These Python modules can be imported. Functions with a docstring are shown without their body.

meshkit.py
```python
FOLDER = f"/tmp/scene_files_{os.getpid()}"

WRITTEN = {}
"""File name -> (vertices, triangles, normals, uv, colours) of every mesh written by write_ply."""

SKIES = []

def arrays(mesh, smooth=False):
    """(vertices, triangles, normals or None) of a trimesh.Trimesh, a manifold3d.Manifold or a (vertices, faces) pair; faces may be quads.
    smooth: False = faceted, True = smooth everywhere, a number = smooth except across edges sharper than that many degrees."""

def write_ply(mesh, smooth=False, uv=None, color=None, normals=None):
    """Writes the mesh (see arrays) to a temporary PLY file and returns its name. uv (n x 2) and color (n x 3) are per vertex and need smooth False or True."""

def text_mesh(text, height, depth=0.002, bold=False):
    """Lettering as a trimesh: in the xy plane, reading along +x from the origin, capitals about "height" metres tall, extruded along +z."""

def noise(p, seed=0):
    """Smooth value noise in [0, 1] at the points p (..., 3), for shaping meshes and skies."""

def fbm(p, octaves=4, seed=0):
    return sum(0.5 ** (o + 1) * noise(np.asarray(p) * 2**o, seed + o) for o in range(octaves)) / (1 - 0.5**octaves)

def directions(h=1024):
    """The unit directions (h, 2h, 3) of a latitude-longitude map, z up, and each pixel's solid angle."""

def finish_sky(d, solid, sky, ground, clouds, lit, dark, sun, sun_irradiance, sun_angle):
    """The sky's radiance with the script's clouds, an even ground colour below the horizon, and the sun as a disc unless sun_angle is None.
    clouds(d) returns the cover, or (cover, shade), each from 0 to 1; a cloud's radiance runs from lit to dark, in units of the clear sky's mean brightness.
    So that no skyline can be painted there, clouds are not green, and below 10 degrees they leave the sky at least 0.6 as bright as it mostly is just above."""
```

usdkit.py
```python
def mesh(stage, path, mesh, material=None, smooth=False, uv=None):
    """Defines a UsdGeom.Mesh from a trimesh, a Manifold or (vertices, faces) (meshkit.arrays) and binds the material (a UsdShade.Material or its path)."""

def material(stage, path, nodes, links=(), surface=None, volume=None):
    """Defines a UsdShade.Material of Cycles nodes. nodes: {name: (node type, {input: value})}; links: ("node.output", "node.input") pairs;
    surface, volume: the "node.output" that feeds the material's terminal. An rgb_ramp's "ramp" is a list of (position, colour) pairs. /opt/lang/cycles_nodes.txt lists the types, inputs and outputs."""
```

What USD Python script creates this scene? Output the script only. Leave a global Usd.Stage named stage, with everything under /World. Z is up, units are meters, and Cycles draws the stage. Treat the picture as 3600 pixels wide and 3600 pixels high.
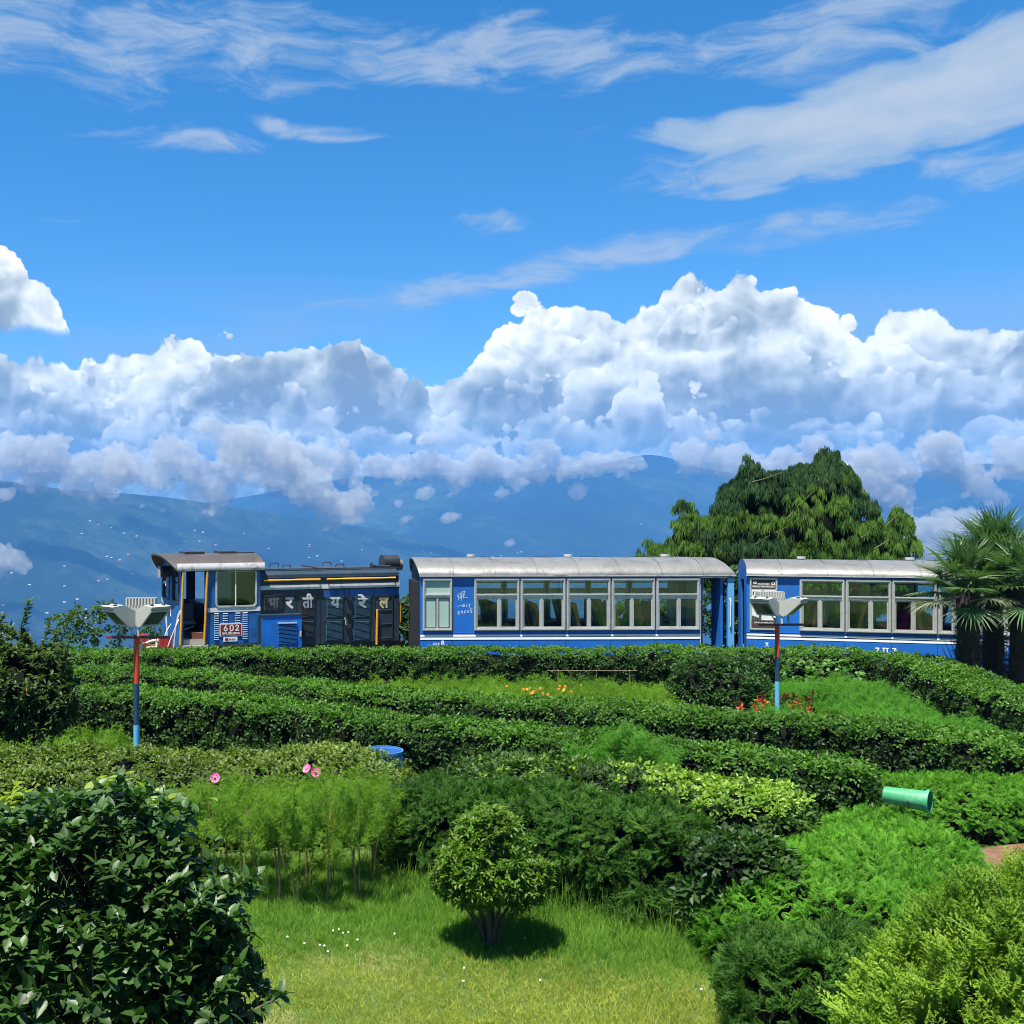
import math, random
import numpy as np
import trimesh
import manifold3d
import meshkit
import usdkit
from pxr import Gf, Sdf, Usd, UsdGeom, UsdLux, UsdShade, Vt

stage = Usd.Stage.CreateInMemory()
UsdGeom.SetStageUpAxis(stage, "Z")
UsdGeom.SetStageMetersPerUnit(stage, 1.0)
UsdGeom.Xform.Define(stage, "/World")
stage.SetDefaultPrim(stage.GetPrimAtPath("/World"))
UsdGeom.Scope.Define(stage, "/World/Looks")

# ------------------------------------------------------------------ camera
F, CX, CY, EYE = 3800.0, 1200.0, 1820.0, 3.6      # focal length and optical axis in photo pixels, eye height in metres
cam = UsdGeom.Camera.Define(stage, "/World/camera")
cam.CreateHorizontalApertureAttr(36.0)
cam.CreateVerticalApertureAttr(36.0)
cam.CreateFocalLengthAttr(F / 100.0)
cam.CreateHorizontalApertureOffsetAttr((1800 - CX) / 100.0)
cam.CreateVerticalApertureOffsetAttr((CY - 1800) / 100.0)
cam.CreateClippingRangeAttr(Gf.Vec2f(0.1, 60000.0))
cam.CreateExposureAttr(1.45)
cx_ = UsdGeom.Xformable(cam)
cx_.AddTranslateOp().Set(Gf.Vec3d(0, 0, EYE))
cx_.AddRotateXOp().Set(90.0)


def P(px, py, d):
    """The point seen at photo pixel (px, py) at distance d along the optical axis."""
    return np.array([(px - CX) / F * d, d, EYE - (py - CY) / F * d])


def G(px, py, z=0.0):
    """The point of the level z seen at a photo pixel."""
    d = (EYE - z) * F / (py - CY)
    return np.array([(px - CX) / F * d, d, z])


# ------------------------------------------------------------------ sun and sky
SUN = np.array([-0.20, -0.25, 0.95]); SUN /= np.linalg.norm(SUN)
sun = UsdLux.DistantLight.Define(stage, "/World/sun")
sun.CreateIntensityAttr(1.25)
sun.CreateAngleAttr(0.53)
sun.CreateColorAttr(Gf.Vec3f(1.0, 0.94, 0.83))
sun.GetPrim().CreateAttribute("inputs:normalize", Sdf.ValueTypeNames.Bool).Set(True)
zax = Gf.Vec3d(*SUN); xax = Gf.Cross(Gf.Vec3d(0, 1, 0), zax).GetNormalized(); yax = Gf.Cross(zax, xax)
m4 = Gf.Matrix4d(*xax, 0, *yax, 0, *zax, 0, 0, 0, 0, 1)
UsdGeom.Xformable(sun).AddTransformOp().Set(m4)


class Nodes:
    """Collects shader nodes; every method returns the name of an output."""
    def __init__(self): self.n, self.l, self.k = {}, [], 0
    def add(self, kind, out, **kw):
        self.k += 1
        nm = f"{kind[:9]}_{self.k}".replace("-", "_")
        vals = {}
        for k, v in kw.items():
            if isinstance(v, str) and "." in v and v.split(".")[0] in self.n: self.l.append((v, f"{nm}.{k}"))
            else: vals[k] = v
        self.n[nm] = (kind, vals)
        return f"{nm}.{out}"
    def math(self, op, a, b=0.0, c=0.0, clamp=False): return self.add("math", "value", math_type=op, value1=a, value2=b, value3=c, use_clamp=clamp)
    def mr(self, v, a, b, c=0.0, d=1.0, t="smoothstep"): return self.add("map_range", "result", range_type=t, value=v, from_min=a, from_max=b, to_min=c, to_max=d, clamp=True)
    def mixc(self, f, a, b, t="mix"): return self.add("mix_color", "result", blend_type=t, fac=f, a=a, b=b, use_clamp=False)
    def vec(self, x, y, z): return self.add("combine_xyz", "vector", x=x, y=y, z=z)
    def noise(self, v, s, detail=4.0, rough=0.5, dist=0.0, out="fac"): return self.add("noise_texture", out, dimensions="3D", type="fBM", use_normalize=True, vector=v, scale=s, detail=detail, roughness=rough, lacunarity=2.0, distortion=dist)
    def ramp(self, f, stops): return self.add("rgb_ramp", "color", fac=f, ramp=stops)
    def build(self, path, surface=None, volume=None): return usdkit.material(stage, path, self.n, self.l, surface, volume)


SKY = 0.085


def build_sky():
    N = Nodes()
    pos = "geo.position"; N.n["geo"] = ("geometry", {})
    sep = N.add("separate_xyz", "x", vector=pos); nm = sep.split(".")[0]; X, Y, Z = nm + ".x", nm + ".y", nm + ".z"
    phi = N.math("arctan2", X, Y)
    hor = N.math("sqrt", N.math("add", N.math("multiply", X, X), N.math("multiply", Y, Y)))
    el = N.math("divide", Z, N.math("maximum", hor, 0.02))
    el = N.math("minimum", el, 6.0)
    sky = N.add("sky_texture", "color", sky_type="single_scattering", sun_disc=False, sun_elevation=math.asin(SUN[2]), sun_rotation=math.atan2(SUN[0], SUN[1]), altitude=2200.0, air_density=1.0, aerosol_density=0.6, ozone_density=3.0)
    sky = N.add("hsv", "color", hue=0.497, saturation=1.34, value=0.80, fac=1.0, color=sky)
    ph = lambda px: math.atan((px - CX) / F)
    ev = lambda px, py: (CY - py) / F * math.cos(ph(px))
    lo, hi = -math.pi, math.pi
    def profile(pts):
        """An elevation that depends on the azimuth: photo points in the frame, a calm continuation outside."""
        a = np.array([[ph(x), ev(x, y)] for x, y in pts])
        mean = a[:, 1].mean()
        xs = np.linspace(-0.75, 0.95, 256)
        v = np.interp(xs, a[:, 0], a[:, 1])
        out = np.clip(np.maximum((a[0, 0] - xs) / 0.25, (xs - a[-1, 0]) / 0.25), 0, 1)
        v = v * (1 - out) + mean * out
        f = N.mr(phi, -0.75, 0.95, t="linear")
        return N.add("separate_color", "r", color_type="rgb", color=N.ramp(f, [(i / 255, (t, t, t)) for i, t in enumerate(v)]))
    uv = N.vec(phi, el, 0.0)

    # thin high cloud: streaky noise, denser inside a few soft patches
    def ellipse(px, py, rx, ry, rot=0.0):
        c, s = math.cos(rot) * F, math.sin(rot) * F
        at = (ph(px), ev(px, py), 0.0)
        d = N.add("vector_math", "vector", math_type="subtract", vector1=uvw, vector2=at)
        a = N.add("vector_math", "value", math_type="dot_product", vector1=d, vector2=(c / rx, s / rx, 0.0))
        b = N.add("vector_math", "value", math_type="dot_product", vector1=d, vector2=(-s / ry, c / ry, 0.0))
        r = N.math("add", N.math("multiply", a, a), N.math("multiply", b, b))
        return N.mr(r, 1.4, 0.0, 0.0, 1.0, "linear")
    def noise2(v, s, detail, rough, dist=0.0, out="fac"):
        return N.add("noise_texture", out, dimensions="2D", type="fBM", use_normalize=True, vector=v, scale=s, detail=detail, roughness=rough, lacunarity=2.0, distortion=dist)
    def scaled(v, x, y, add=(0.0, 0.0, 0.0)):
        return N.add("vector_math", "vector", math_type="multiply_add", vector1=v, vector2=(x, y, 0.0), vector3=add)
    warp = noise2(uv, 7.0, 2.0, 0.55, 0.0, "color")
    uvw = N.add("vector_math", "vector", math_type="multiply_add", vector1=warp, vector2=(0.12, 0.035, 0.0), vector3=N.vec(N.math("subtract", phi, 0.06), N.math("subtract", el, 0.0175), 0.0))
    n1 = noise2(scaled(uvw, 7.0, 24.0), 1.5, 7.0, 0.64, 0.25)
    mask = None
    for e in ((420, 150, 1150, 200, 0.03), (1750, 190, 800, 150, -0.12), (2950, 120, 560, 150, 0.16), (600, 485, 330, 50, 0.0), (1100, 440, 260, 42, -0.15), (2550, 655, 230, 35, -0.1), (2900, 800, 380, 90, 0.0), (3560, 545, 330, 70, 0.0), (1750, 760, 260, 50, -0.1), (1900, 950, 1100, 75, 0.13), (2250, 880, 330, 70, 0.12)):
        m = ellipse(*e)
        mask = m if mask is None else N.math("maximum", mask, m)
    mask = N.math("maximum", mask, N.mr(el, 0.52, 0.9, 0.0, 0.62))  # thin cloud overhead, out of view, placed to make the sky light less blue
    th = N.math("add", n1, N.math("multiply", mask, 0.46))
    wisp = N.math("multiply", N.mr(th, 0.66, 1.02), 0.66)
    big_e = N.math("maximum", ellipse(3280, 325, 930, 170, 0.17), ellipse(2760, 440, 480, 100, 0.0))
    bth = N.math("add", N.math("multiply", n1, 0.75), N.math("multiply", big_e, 0.75))
    puff = N.math("multiply", N.mr(bth, 0.58, 0.84), 0.90)
    wisp = N.math("maximum", wisp, puff)
    shade = N.mr(N.math("maximum", th, bth), 0.75, 1.2)
    col = N.mixc(wisp, sky, N.mixc(shade, (1.7, 2.3, 2.9), (2.75, 2.95, 3.1)))
    # a pale grey veil low in the sky
    veil = N.math("multiply", N.mr(el, 0.13, 0.24, 1.0, 0.0), N.mr(noise2(scaled(uvw, 3.0, 12.0), 1.0, 3.0, 0.55), 0.38, 0.66))
    col = N.mixc(N.math("multiply", veil, 0.62), col, (1.5, 2.15, 2.85))

    high = col
    # the cumulus bank: curtains of billows, each standing in front of the one before
    top = [(0, 1270), (200, 1285), (320, 1265), (480, 1268), (560, 1248), (640, 1228), (850, 1238), (950, 1290), (1060, 1238), (1140, 1270), (1240, 1215), (1380, 1290), (1440, 1355), (1520, 1395), (1650, 1330), (1700, 1245), (1760, 1175), (1850, 1120), (1950, 1108), (2200, 1130), (2300, 1135), (2325, 1055), (2400, 1005), (2480, 1025), (2580, 990), (2640, 1005), (2690, 1065), (2800, 1055), (2870, 1090), (2950, 1140), (3030, 1205), (3080, 1125), (3150, 1085), (3300, 1110), (3340, 1170), (3450, 1190), (3600, 1180)]
    big = noise2(scaled(uv, 1.0, 1.25), 9.0, 2.0, 0.5)
    fine = N.math("multiply", N.math("subtract", noise2(uv, 110.0, 4.0, 0.6), 0.5), 0.0045)
    layers = [  # top edge, seed, height of the billows, tone
        ([(-300, 880), (0, 905), (70, 930), (130, 1000), (185, 1050), (225, 1110), (262, 1260), (340, 1900), (3600, 1900)], 1.3, 0.026, 1.0),
        (top, 2.4, 0.024, 1.0),
        ([(x, y + 95 + 70 * math.sin(x / 170.0 + 1)) for x, y in top], 3.7, 0.05, 0.94),
        ([(x, y * 0.45 + 1370 * 0.55 + 60 + 80 * math.sin(x / 230.0)) for x, y in top], 5.2, 0.055, 0.84),
        ([(x, 1510 + 75 * math.sin(x / 260.0 + 2)) for x in range(0, 3601, 60)], 6.9, 0.055, 0.85),
        ([(x, 1610 + 55 * math.sin(x / 190.0 + 4)) for x in range(0, 3601, 60)], 8.8, 0.045, 0.87)]
    for k, (pts, seed, amp, tone) in enumerate(layers):
        t = profile(pts)
        p3 = scaled(uv, 1.0, 1.0, (seed * 3.1, seed * 1.7, 0.0))
        wob = noise2(p3, 18.0, 2.0, 0.5, 0.0, "color")
        p4 = N.add("vector_math", "vector", math_type="multiply_add", vector1=wob, vector2=(0.022, 0.022, 0.0), vector3=p3)
        vor = lambda v, det: N.add("voronoi_texture", "distance", dimensions="2D", metric="euclidean", feature="f1", use_normalize=True, vector=v, scale=24.0, detail=det, roughness=0.5, lacunarity=2.15, smoothness=0.35, exponent=1.0, randomness=0.95)
        vo = vor(p4, 3.0)
        bil = N.math("subtract", 0.42, vo)
        f2 = N.math("subtract", N.add("separate_color", "b", color_type="rgb", color=wob), 0.5)
        h = N.math("add", t, N.math("add", N.math("multiply", bil, amp * 1.9), N.math("multiply", f2, amp * (0.6 if k < 2 else 2.0))))
        dep = N.math("subtract", h, el)                    # how far under its own top edge
        cov = N.mr(N.math("add", dep, fine), -0.0003, 0.0022 + 0.0007 * k)
        if k == 0: cov = N.math("multiply", cov, N.mr(N.math("add", el, N.math("add", N.math("multiply", bil, -0.02), fine)), ev(60, 1185), ev(60, 1140)))
        p5 = N.add("vector_math", "vector", math_type="add", vector1=p4, vector2=(-0.005, 0.009, 0.0))
        rel = N.math("multiply", N.math("subtract", vor(p5, 2.0), vo), 1.5)
        lit = N.math("add", N.mr(dep, 0.0, 0.055, 0.62 + (tone - 0.9) * 2, 0.12 + (tone - 0.9) * 2, "linear"), rel)
        lit = N.math("add", lit, N.math("multiply", N.math("subtract", big, 0.5), 1.5))
        cc = N.ramp(N.math("add", lit, 0.0, clamp=True), [(0.0, (1.35, 1.55, 1.5)), (0.25, (2.05, 2.3, 2.15)), (0.5, (3.35, 3.55, 3.3)), (0.75, (4.9, 5.0, 4.6)), (1.0, (6.4, 6.3, 5.7))])
        col = N.mixc(cov, col, cc)
    full = N.add("background_shader", "background", color=col, strength=SKY)
    plain = N.add("background_shader", "background", color=high, strength=SKY)
    below = N.add("background_shader", "background", color=(1.0, 1.35, 1.7), strength=SKY)
    band = N.add("mix_closure", "closure", fac=N.math("less_than", el, 0.30), closure1=plain, closure2=full)
    return N.build("/World/Looks/sky", surface=N.add("mix_closure", "closure", fac=N.math("greater_than", el, -0.03), closure1=below, closure2=band))


dome = UsdLux.DomeLight.Define(stage, "/World/sky")
dome.CreateIntensityAttr(1.0)
dome.GetPrim().SetCustomDataByKey("kind", "structure")
UsdShade.MaterialBindingAPI.Apply(dome.GetPrim()).Bind(build_sky())
GLYPHS = {'भा':[[[(0,51),(1,59),(4,63),(10,66),(22,66),(28,63),(32,58),(34,37),(46,37),(47,52),(35,54),(36,66),(94,66),(95,54),(85,52),(85,1),(72,1),(71,53),(61,52),(61,2),(59,0),(49,0),(47,2),(46,24),(35,24),(33,18),(30,15),(20,16),(12,26),(12,33),(15,38),(5,41)],[(14,52),(18,51),(19,52),(14,54)]]],'र':[[[(0,56),(1,67),(45,67),(47,65),(47,56),(45,54),(38,53),(38,42),(36,37),(25,27),(44,9),(43,5),(38,0),(34,0),(30,3),(11,22),(4,33),(4,40),(7,44),(16,45),(21,42),(24,44),(24,54),(2,54)]]],'ती':[[[(0,56),(1,67),(35,67),(34,81),(40,90),(47,93),(57,93),(64,90),(70,83),(75,68),(87,66),(87,55),(77,53),(77,2),(64,2),(64,54),(52,53),(52,2),(40,1),(38,4),(38,33),(24,33),(18,30),(18,25),(20,20),(31,11),(32,6),(26,0),(22,0),(7,16),(4,25),(5,34),(11,42),(17,45),(37,46),(38,53),(2,54)],[(48,77),(51,67),(62,68),(58,78),(54,80),(51,80)]]],'य':[[[(0,55),(1,66),(63,65),(63,54),(53,52),(52,0),(41,0),(39,2),(38,15),(23,13),(10,20),(4,32),(4,39),(15,44),(15,50),(13,53),(2,53)],[(20,31),(25,26),(31,26),(39,30),(39,53),(28,53),(29,42),(26,35)]]],'रे':[[[(0,56),(1,67),(21,68),(16,79),(2,80),(0,90),(6,93),(15,93),(23,90),(29,83),(35,67),(45,67),(47,65),(47,56),(45,54),(38,53),(38,42),(36,37),(25,27),(44,9),(43,5),(38,0),(34,0),(30,3),(11,22),(4,33),(4,40),(7,44),(16,45),(21,42),(24,44),(24,54),(2,54)]]],'ल':[[[(0,56),(1,67),(71,67),(73,64),(72,55),(63,53),(62,2),(49,2),(48,34),(43,31),(39,21),(27,25),(28,34),(21,35),(19,33),(18,28),(21,22),(36,9),(35,5),(29,0),(24,1),(9,16),(5,24),(5,37),(11,45),(19,48),(27,48),(37,44),(49,48),(49,54),(2,54)]]],'एन.डी.एम६':[[[(238,73),(239,84),(354,84),(356,82),(356,73),(354,71),(346,70),(346,20),(344,18),(334,18),(332,20),(331,42),(318,42),(313,33),(303,34),(295,44),(295,51),(303,56),(303,70),(291,71),(288,46),(282,39),(274,36),(288,26),(291,18),(290,9),(287,3),(282,0),(273,6),(277,17),(249,36),(246,43),(246,70)],[(317,56),(332,55),(332,71),(317,71)],[(259,51),(261,43),(269,39),(268,49),(275,51),(276,55),(276,71),(259,71)]],[[(358,73),(363,81),(369,84),(385,85),(391,83),(391,73),(389,71),(375,72),(372,67),(375,64),(388,65),(391,63),(389,52),(398,49),(403,41),(399,30),(406,19),(405,15),(399,12),(394,12),(386,28),(371,30),(363,37),(361,42),(361,52),(363,57),(358,65)],[(374,47),(375,43),(381,41),(383,47),(388,51),(377,51)]],[[(219,23),(221,34),(231,36),(236,32),(237,24),(233,18),(225,17),(221,19)]],[[(132,73),(133,84),(167,84),(166,98),(172,107),(179,110),(189,110),(196,107),(202,100),(207,85),(219,83),(219,72),(209,70),(209,19),(196,19),(196,71),(184,71),(183,56),(159,56),(161,51),(174,52),(181,50),(189,41),(189,30),(182,21),(174,18),(161,18),(151,21),(143,26),(134,36),(140,43),(145,44),(159,32),(171,31),(175,33),(175,37),(172,39),(157,37),(146,48),(145,58),(147,63),(159,70),(134,71)],[(180,94),(183,84),(194,85),(190,95),(186,97),(183,97)]],[[(113,23),(115,34),(125,36),(130,32),(131,24),(127,18),(119,17),(115,19)]],[[(0,73),(1,84),(112,84),(114,82),(113,72),(104,70),(104,20),(102,18),(90,19),(89,47),(80,47),(78,40),(75,37),(69,36),(63,39),(57,47),(57,56),(62,60),(90,60),(90,71),(53,71),(50,46),(44,39),(36,36),(50,26),(53,18),(52,9),(49,3),(46,0),(42,1),(35,6),(39,17),(11,36),(8,43),(8,70)],[(21,51),(23,43),(31,39),(30,49),(37,51),(38,55),(38,71),(21,71)]]]}
# ------------------------------------------------------------------ naming and mesh helpers
USED = {}


def numbered(parent, name):
    k = USED.get((parent, name), 0); USED[(parent, name)] = k + 1
    return f"{parent}/{name}" if k == 0 else f"{parent}/{name}_{k:03d}"


def tag(prim, label=None, cat=None, group=None, kind=None):
    for k, v in (("label", label), ("category", cat), ("group", group), ("kind", kind)):
        if v: prim.SetCustomDataByKey(k, v)
    return prim


def obj(name, mesh, mat, parent="/World", smooth=False, **kw):
    """One Mesh prim under parent; returns its path."""
    path = numbered(parent, name)
    m = usdkit.mesh(stage, path, mesh, mat, smooth=smooth)
    tag(m.GetPrim(), **kw)
    return path


def thing(name, label, cat, loc=(0, 0, 0), rz=0.0, ry=0.0, group=None, kind=None):
    path = numbered("/World", name)
    x = UsdGeom.Xform.Define(stage, path)
    x.AddTranslateOp().Set(Gf.Vec3d(*map(float, loc)))
    if rz: x.AddRotateZOp().Set(float(rz))
    if ry: x.AddRotateYOp().Set(float(ry))
    tag(x.GetPrim(), label, cat, group, kind)
    return path


def copy_of(src, name, label, cat, loc, rz=0.0, group=None):
    path = thing(name, label, cat, loc, rz, group=group)
    p = stage.GetPrimAtPath(path)
    p.GetReferences().AddInternalReference(src)
    p.SetInstanceable(True)
    return path


def box(x0, x1, y0, y1, z0, z1):
    m = trimesh.creation.box([x1 - x0, y1 - y0, z1 - z0]); m.apply_translation([(x0 + x1) / 2, (y0 + y1) / 2, (z0 + z1) / 2]); return m


def cat_(ms): return trimesh.util.concatenate(ms)


def tube(pts, r, n=8, closed_ends=True):
    """A round bar along points; r one radius or one per point."""
    p = np.asarray(pts, float); r = np.broadcast_to(np.asarray(r, float), (len(p),))
    t = np.gradient(p, axis=0); t /= np.linalg.norm(t, axis=1, keepdims=True) + 1e-12
    ref = np.array([0.0, 0.0, 1.0]) if abs(t[:, 2]).mean() < 0.8 else np.array([1.0, 0.0, 0.0])
    a = np.cross(t, ref); a /= np.linalg.norm(a, axis=1, keepdims=True) + 1e-12
    b = np.cross(t, a); ang = np.arange(n) * 2 * math.pi / n
    v = (p[:, None] + r[:, None, None] * (np.cos(ang)[None, :, None] * a[:, None] + np.sin(ang)[None, :, None] * b[:, None])).reshape(-1, 3)
    i, j = np.meshgrid(np.arange(len(p) - 1), np.arange(n), indexing="ij"); j2 = (j + 1) % n
    f = [np.stack([i * n + j, (i + 1) * n + j, i * n + j2], -1).reshape(-1, 3), np.stack([i * n + j2, (i + 1) * n + j, (i + 1) * n + j2], -1).reshape(-1, 3)]
    if closed_ends:
        e = (len(p) - 1) * n; k = np.arange(1, n - 1)
        f += [np.stack([0 * k, k, k + 1], -1), np.stack([e + 0 * k, e + k + 1, e + k], -1)]
    return trimesh.Trimesh(v, np.vstack(f), process=False)


def prism_xz(poly, y0, y1):
    """A polygon in x, z given a thickness along y."""
    from shapely.geometry import Polygon
    g = poly if hasattr(poly, "exterior") else Polygon(poly)
    m = trimesh.creation.extrude_polygon(g, y1 - y0, engine="earcut")
    v = m.vertices.copy(); m.vertices = np.stack([v[:, 0], y1 - v[:, 2], v[:, 1]], 1)
    return m


def grid_mesh(V):
    """A sheet from an (n, m, 3) array of points."""
    n, m = V.shape[:2]
    i, j = np.meshgrid(np.arange(n - 1), np.arange(m - 1), indexing="ij"); a = i * m + j
    f = np.stack([a, a + m, a + m + 1, a + 1], -1).reshape(-1, 4)
    return (V.reshape(-1, 3), f)


# ------------------------------------------------------------------ materials
MATS = {}


def M(name, color, rough=0.6, metal=0.0, vary=0.12, scale=3.0, spec=0.5, bump=0.0, bscale=40.0, dirt=None, dirt_amt=0.0, dirt_scale=2.0, coat=0.0, streak=0.0):
    """A principled surface whose tone wanders a little, with optional fine relief and patches of dirt."""
    if name in MATS: return MATS[name]
    N = Nodes(); N.n["tc"] = ("texture_coordinate", {}); N.n["p"] = ("principled_bsdf", {"metallic": metal, "roughness": rough, "specular_ior_level": spec, "coat_weight": coat})
    c = np.asarray(color, float)
    nz = N.noise("tc.object", scale, 5.0, 0.6)
    col = N.ramp(nz, [(0.25, tuple(c * (1 - vary))), (0.75, tuple(np.minimum(c * (1 + vary), 1)))])
    if dirt is not None:
        d = N.mr(N.noise("tc.object", dirt_scale, 8.0, 0.7, 0.4), 0.48, 0.70, 0.0, dirt_amt)
        col = N.mixc(d, col, tuple(dirt))
        N.l.append((N.mr(d, 0, 1, rough, min(1, rough + 0.3)), "p.roughness"))
    if streak:
        sv = N.add("vector_math", "vector", math_type="multiply", vector1="tc.object", vector2=(7.0, 7.0, 0.7))
        col = N.mixc(N.mr(N.noise(sv, 1.6, 5.0, 0.6), 0.50, 0.78, 0.0, streak), col, tuple(c * 0.35 + np.array([0.035, 0.03, 0.024])))
    N.l.append((col, "p.base_color"))
    if bump:
        N.l.append((N.add("bump", "normal", height=N.noise("tc.object", bscale, 4.0, 0.6), strength=bump, distance=0.02), "p.normal"))
    MATS[name] = N.build("/World/Looks/" + name, "p.BSDF")
    return MATS[name]


def leaf_mat(name, dark, light, tip=None, rough=0.45, trans=0.30, spec=0.5, patch=0.7, blotch=None, blotch_amt=0.0):
    """Leaves: the tone differs from leaf to leaf and from clump to clump; light passes through."""
    if name in MATS: return MATS[name]
    N = Nodes(); N.n["geo"] = ("geometry", {}); N.n["oi"] = ("object_info", {}); N.n["p"] = ("principled_bsdf", {"roughness": rough, "specular_ior_level": spec}); N.n["t"] = ("translucent_bsdf", {})
    N.n["mx"] = ("mix_closure", {"fac": trans})
    r = N.math("add", N.math("multiply", "geo.random_per_island", 0.6), N.math("multiply", "oi.random", 0.4))
    w = N.noise("geo.position", patch, 4.0, 0.6)
    f = N.math("add", N.math("multiply", r, 0.65), N.math("multiply", N.mr(w, 0.3, 0.7), 0.35))
    stops = [(0.1, tuple(dark)), (0.62, tuple(light))] + ([(0.95, tuple(tip))] if tip is not None else [])
    col = N.ramp(f, stops)
    if blotch is not None:
        col = N.mixc(N.mr(N.noise("geo.position", patch * 0.8, 3.0, 0.6), 0.55, 0.72, 0.0, blotch_amt), col, tuple(blotch))
    N.l += [(col, "p.base_color"), (N.mixc(0.75, col, tuple(np.minimum(np.array(light) * np.array([1.3, 1.6, 0.5]), 1)), "mix"), "t.color"), ("p.BSDF", "mx.closure1"), ("t.BSDF", "mx.closure2")]
    MATS[name] = N.build("/World/Looks/" + name, "mx.closure")
    return MATS[name]


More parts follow.
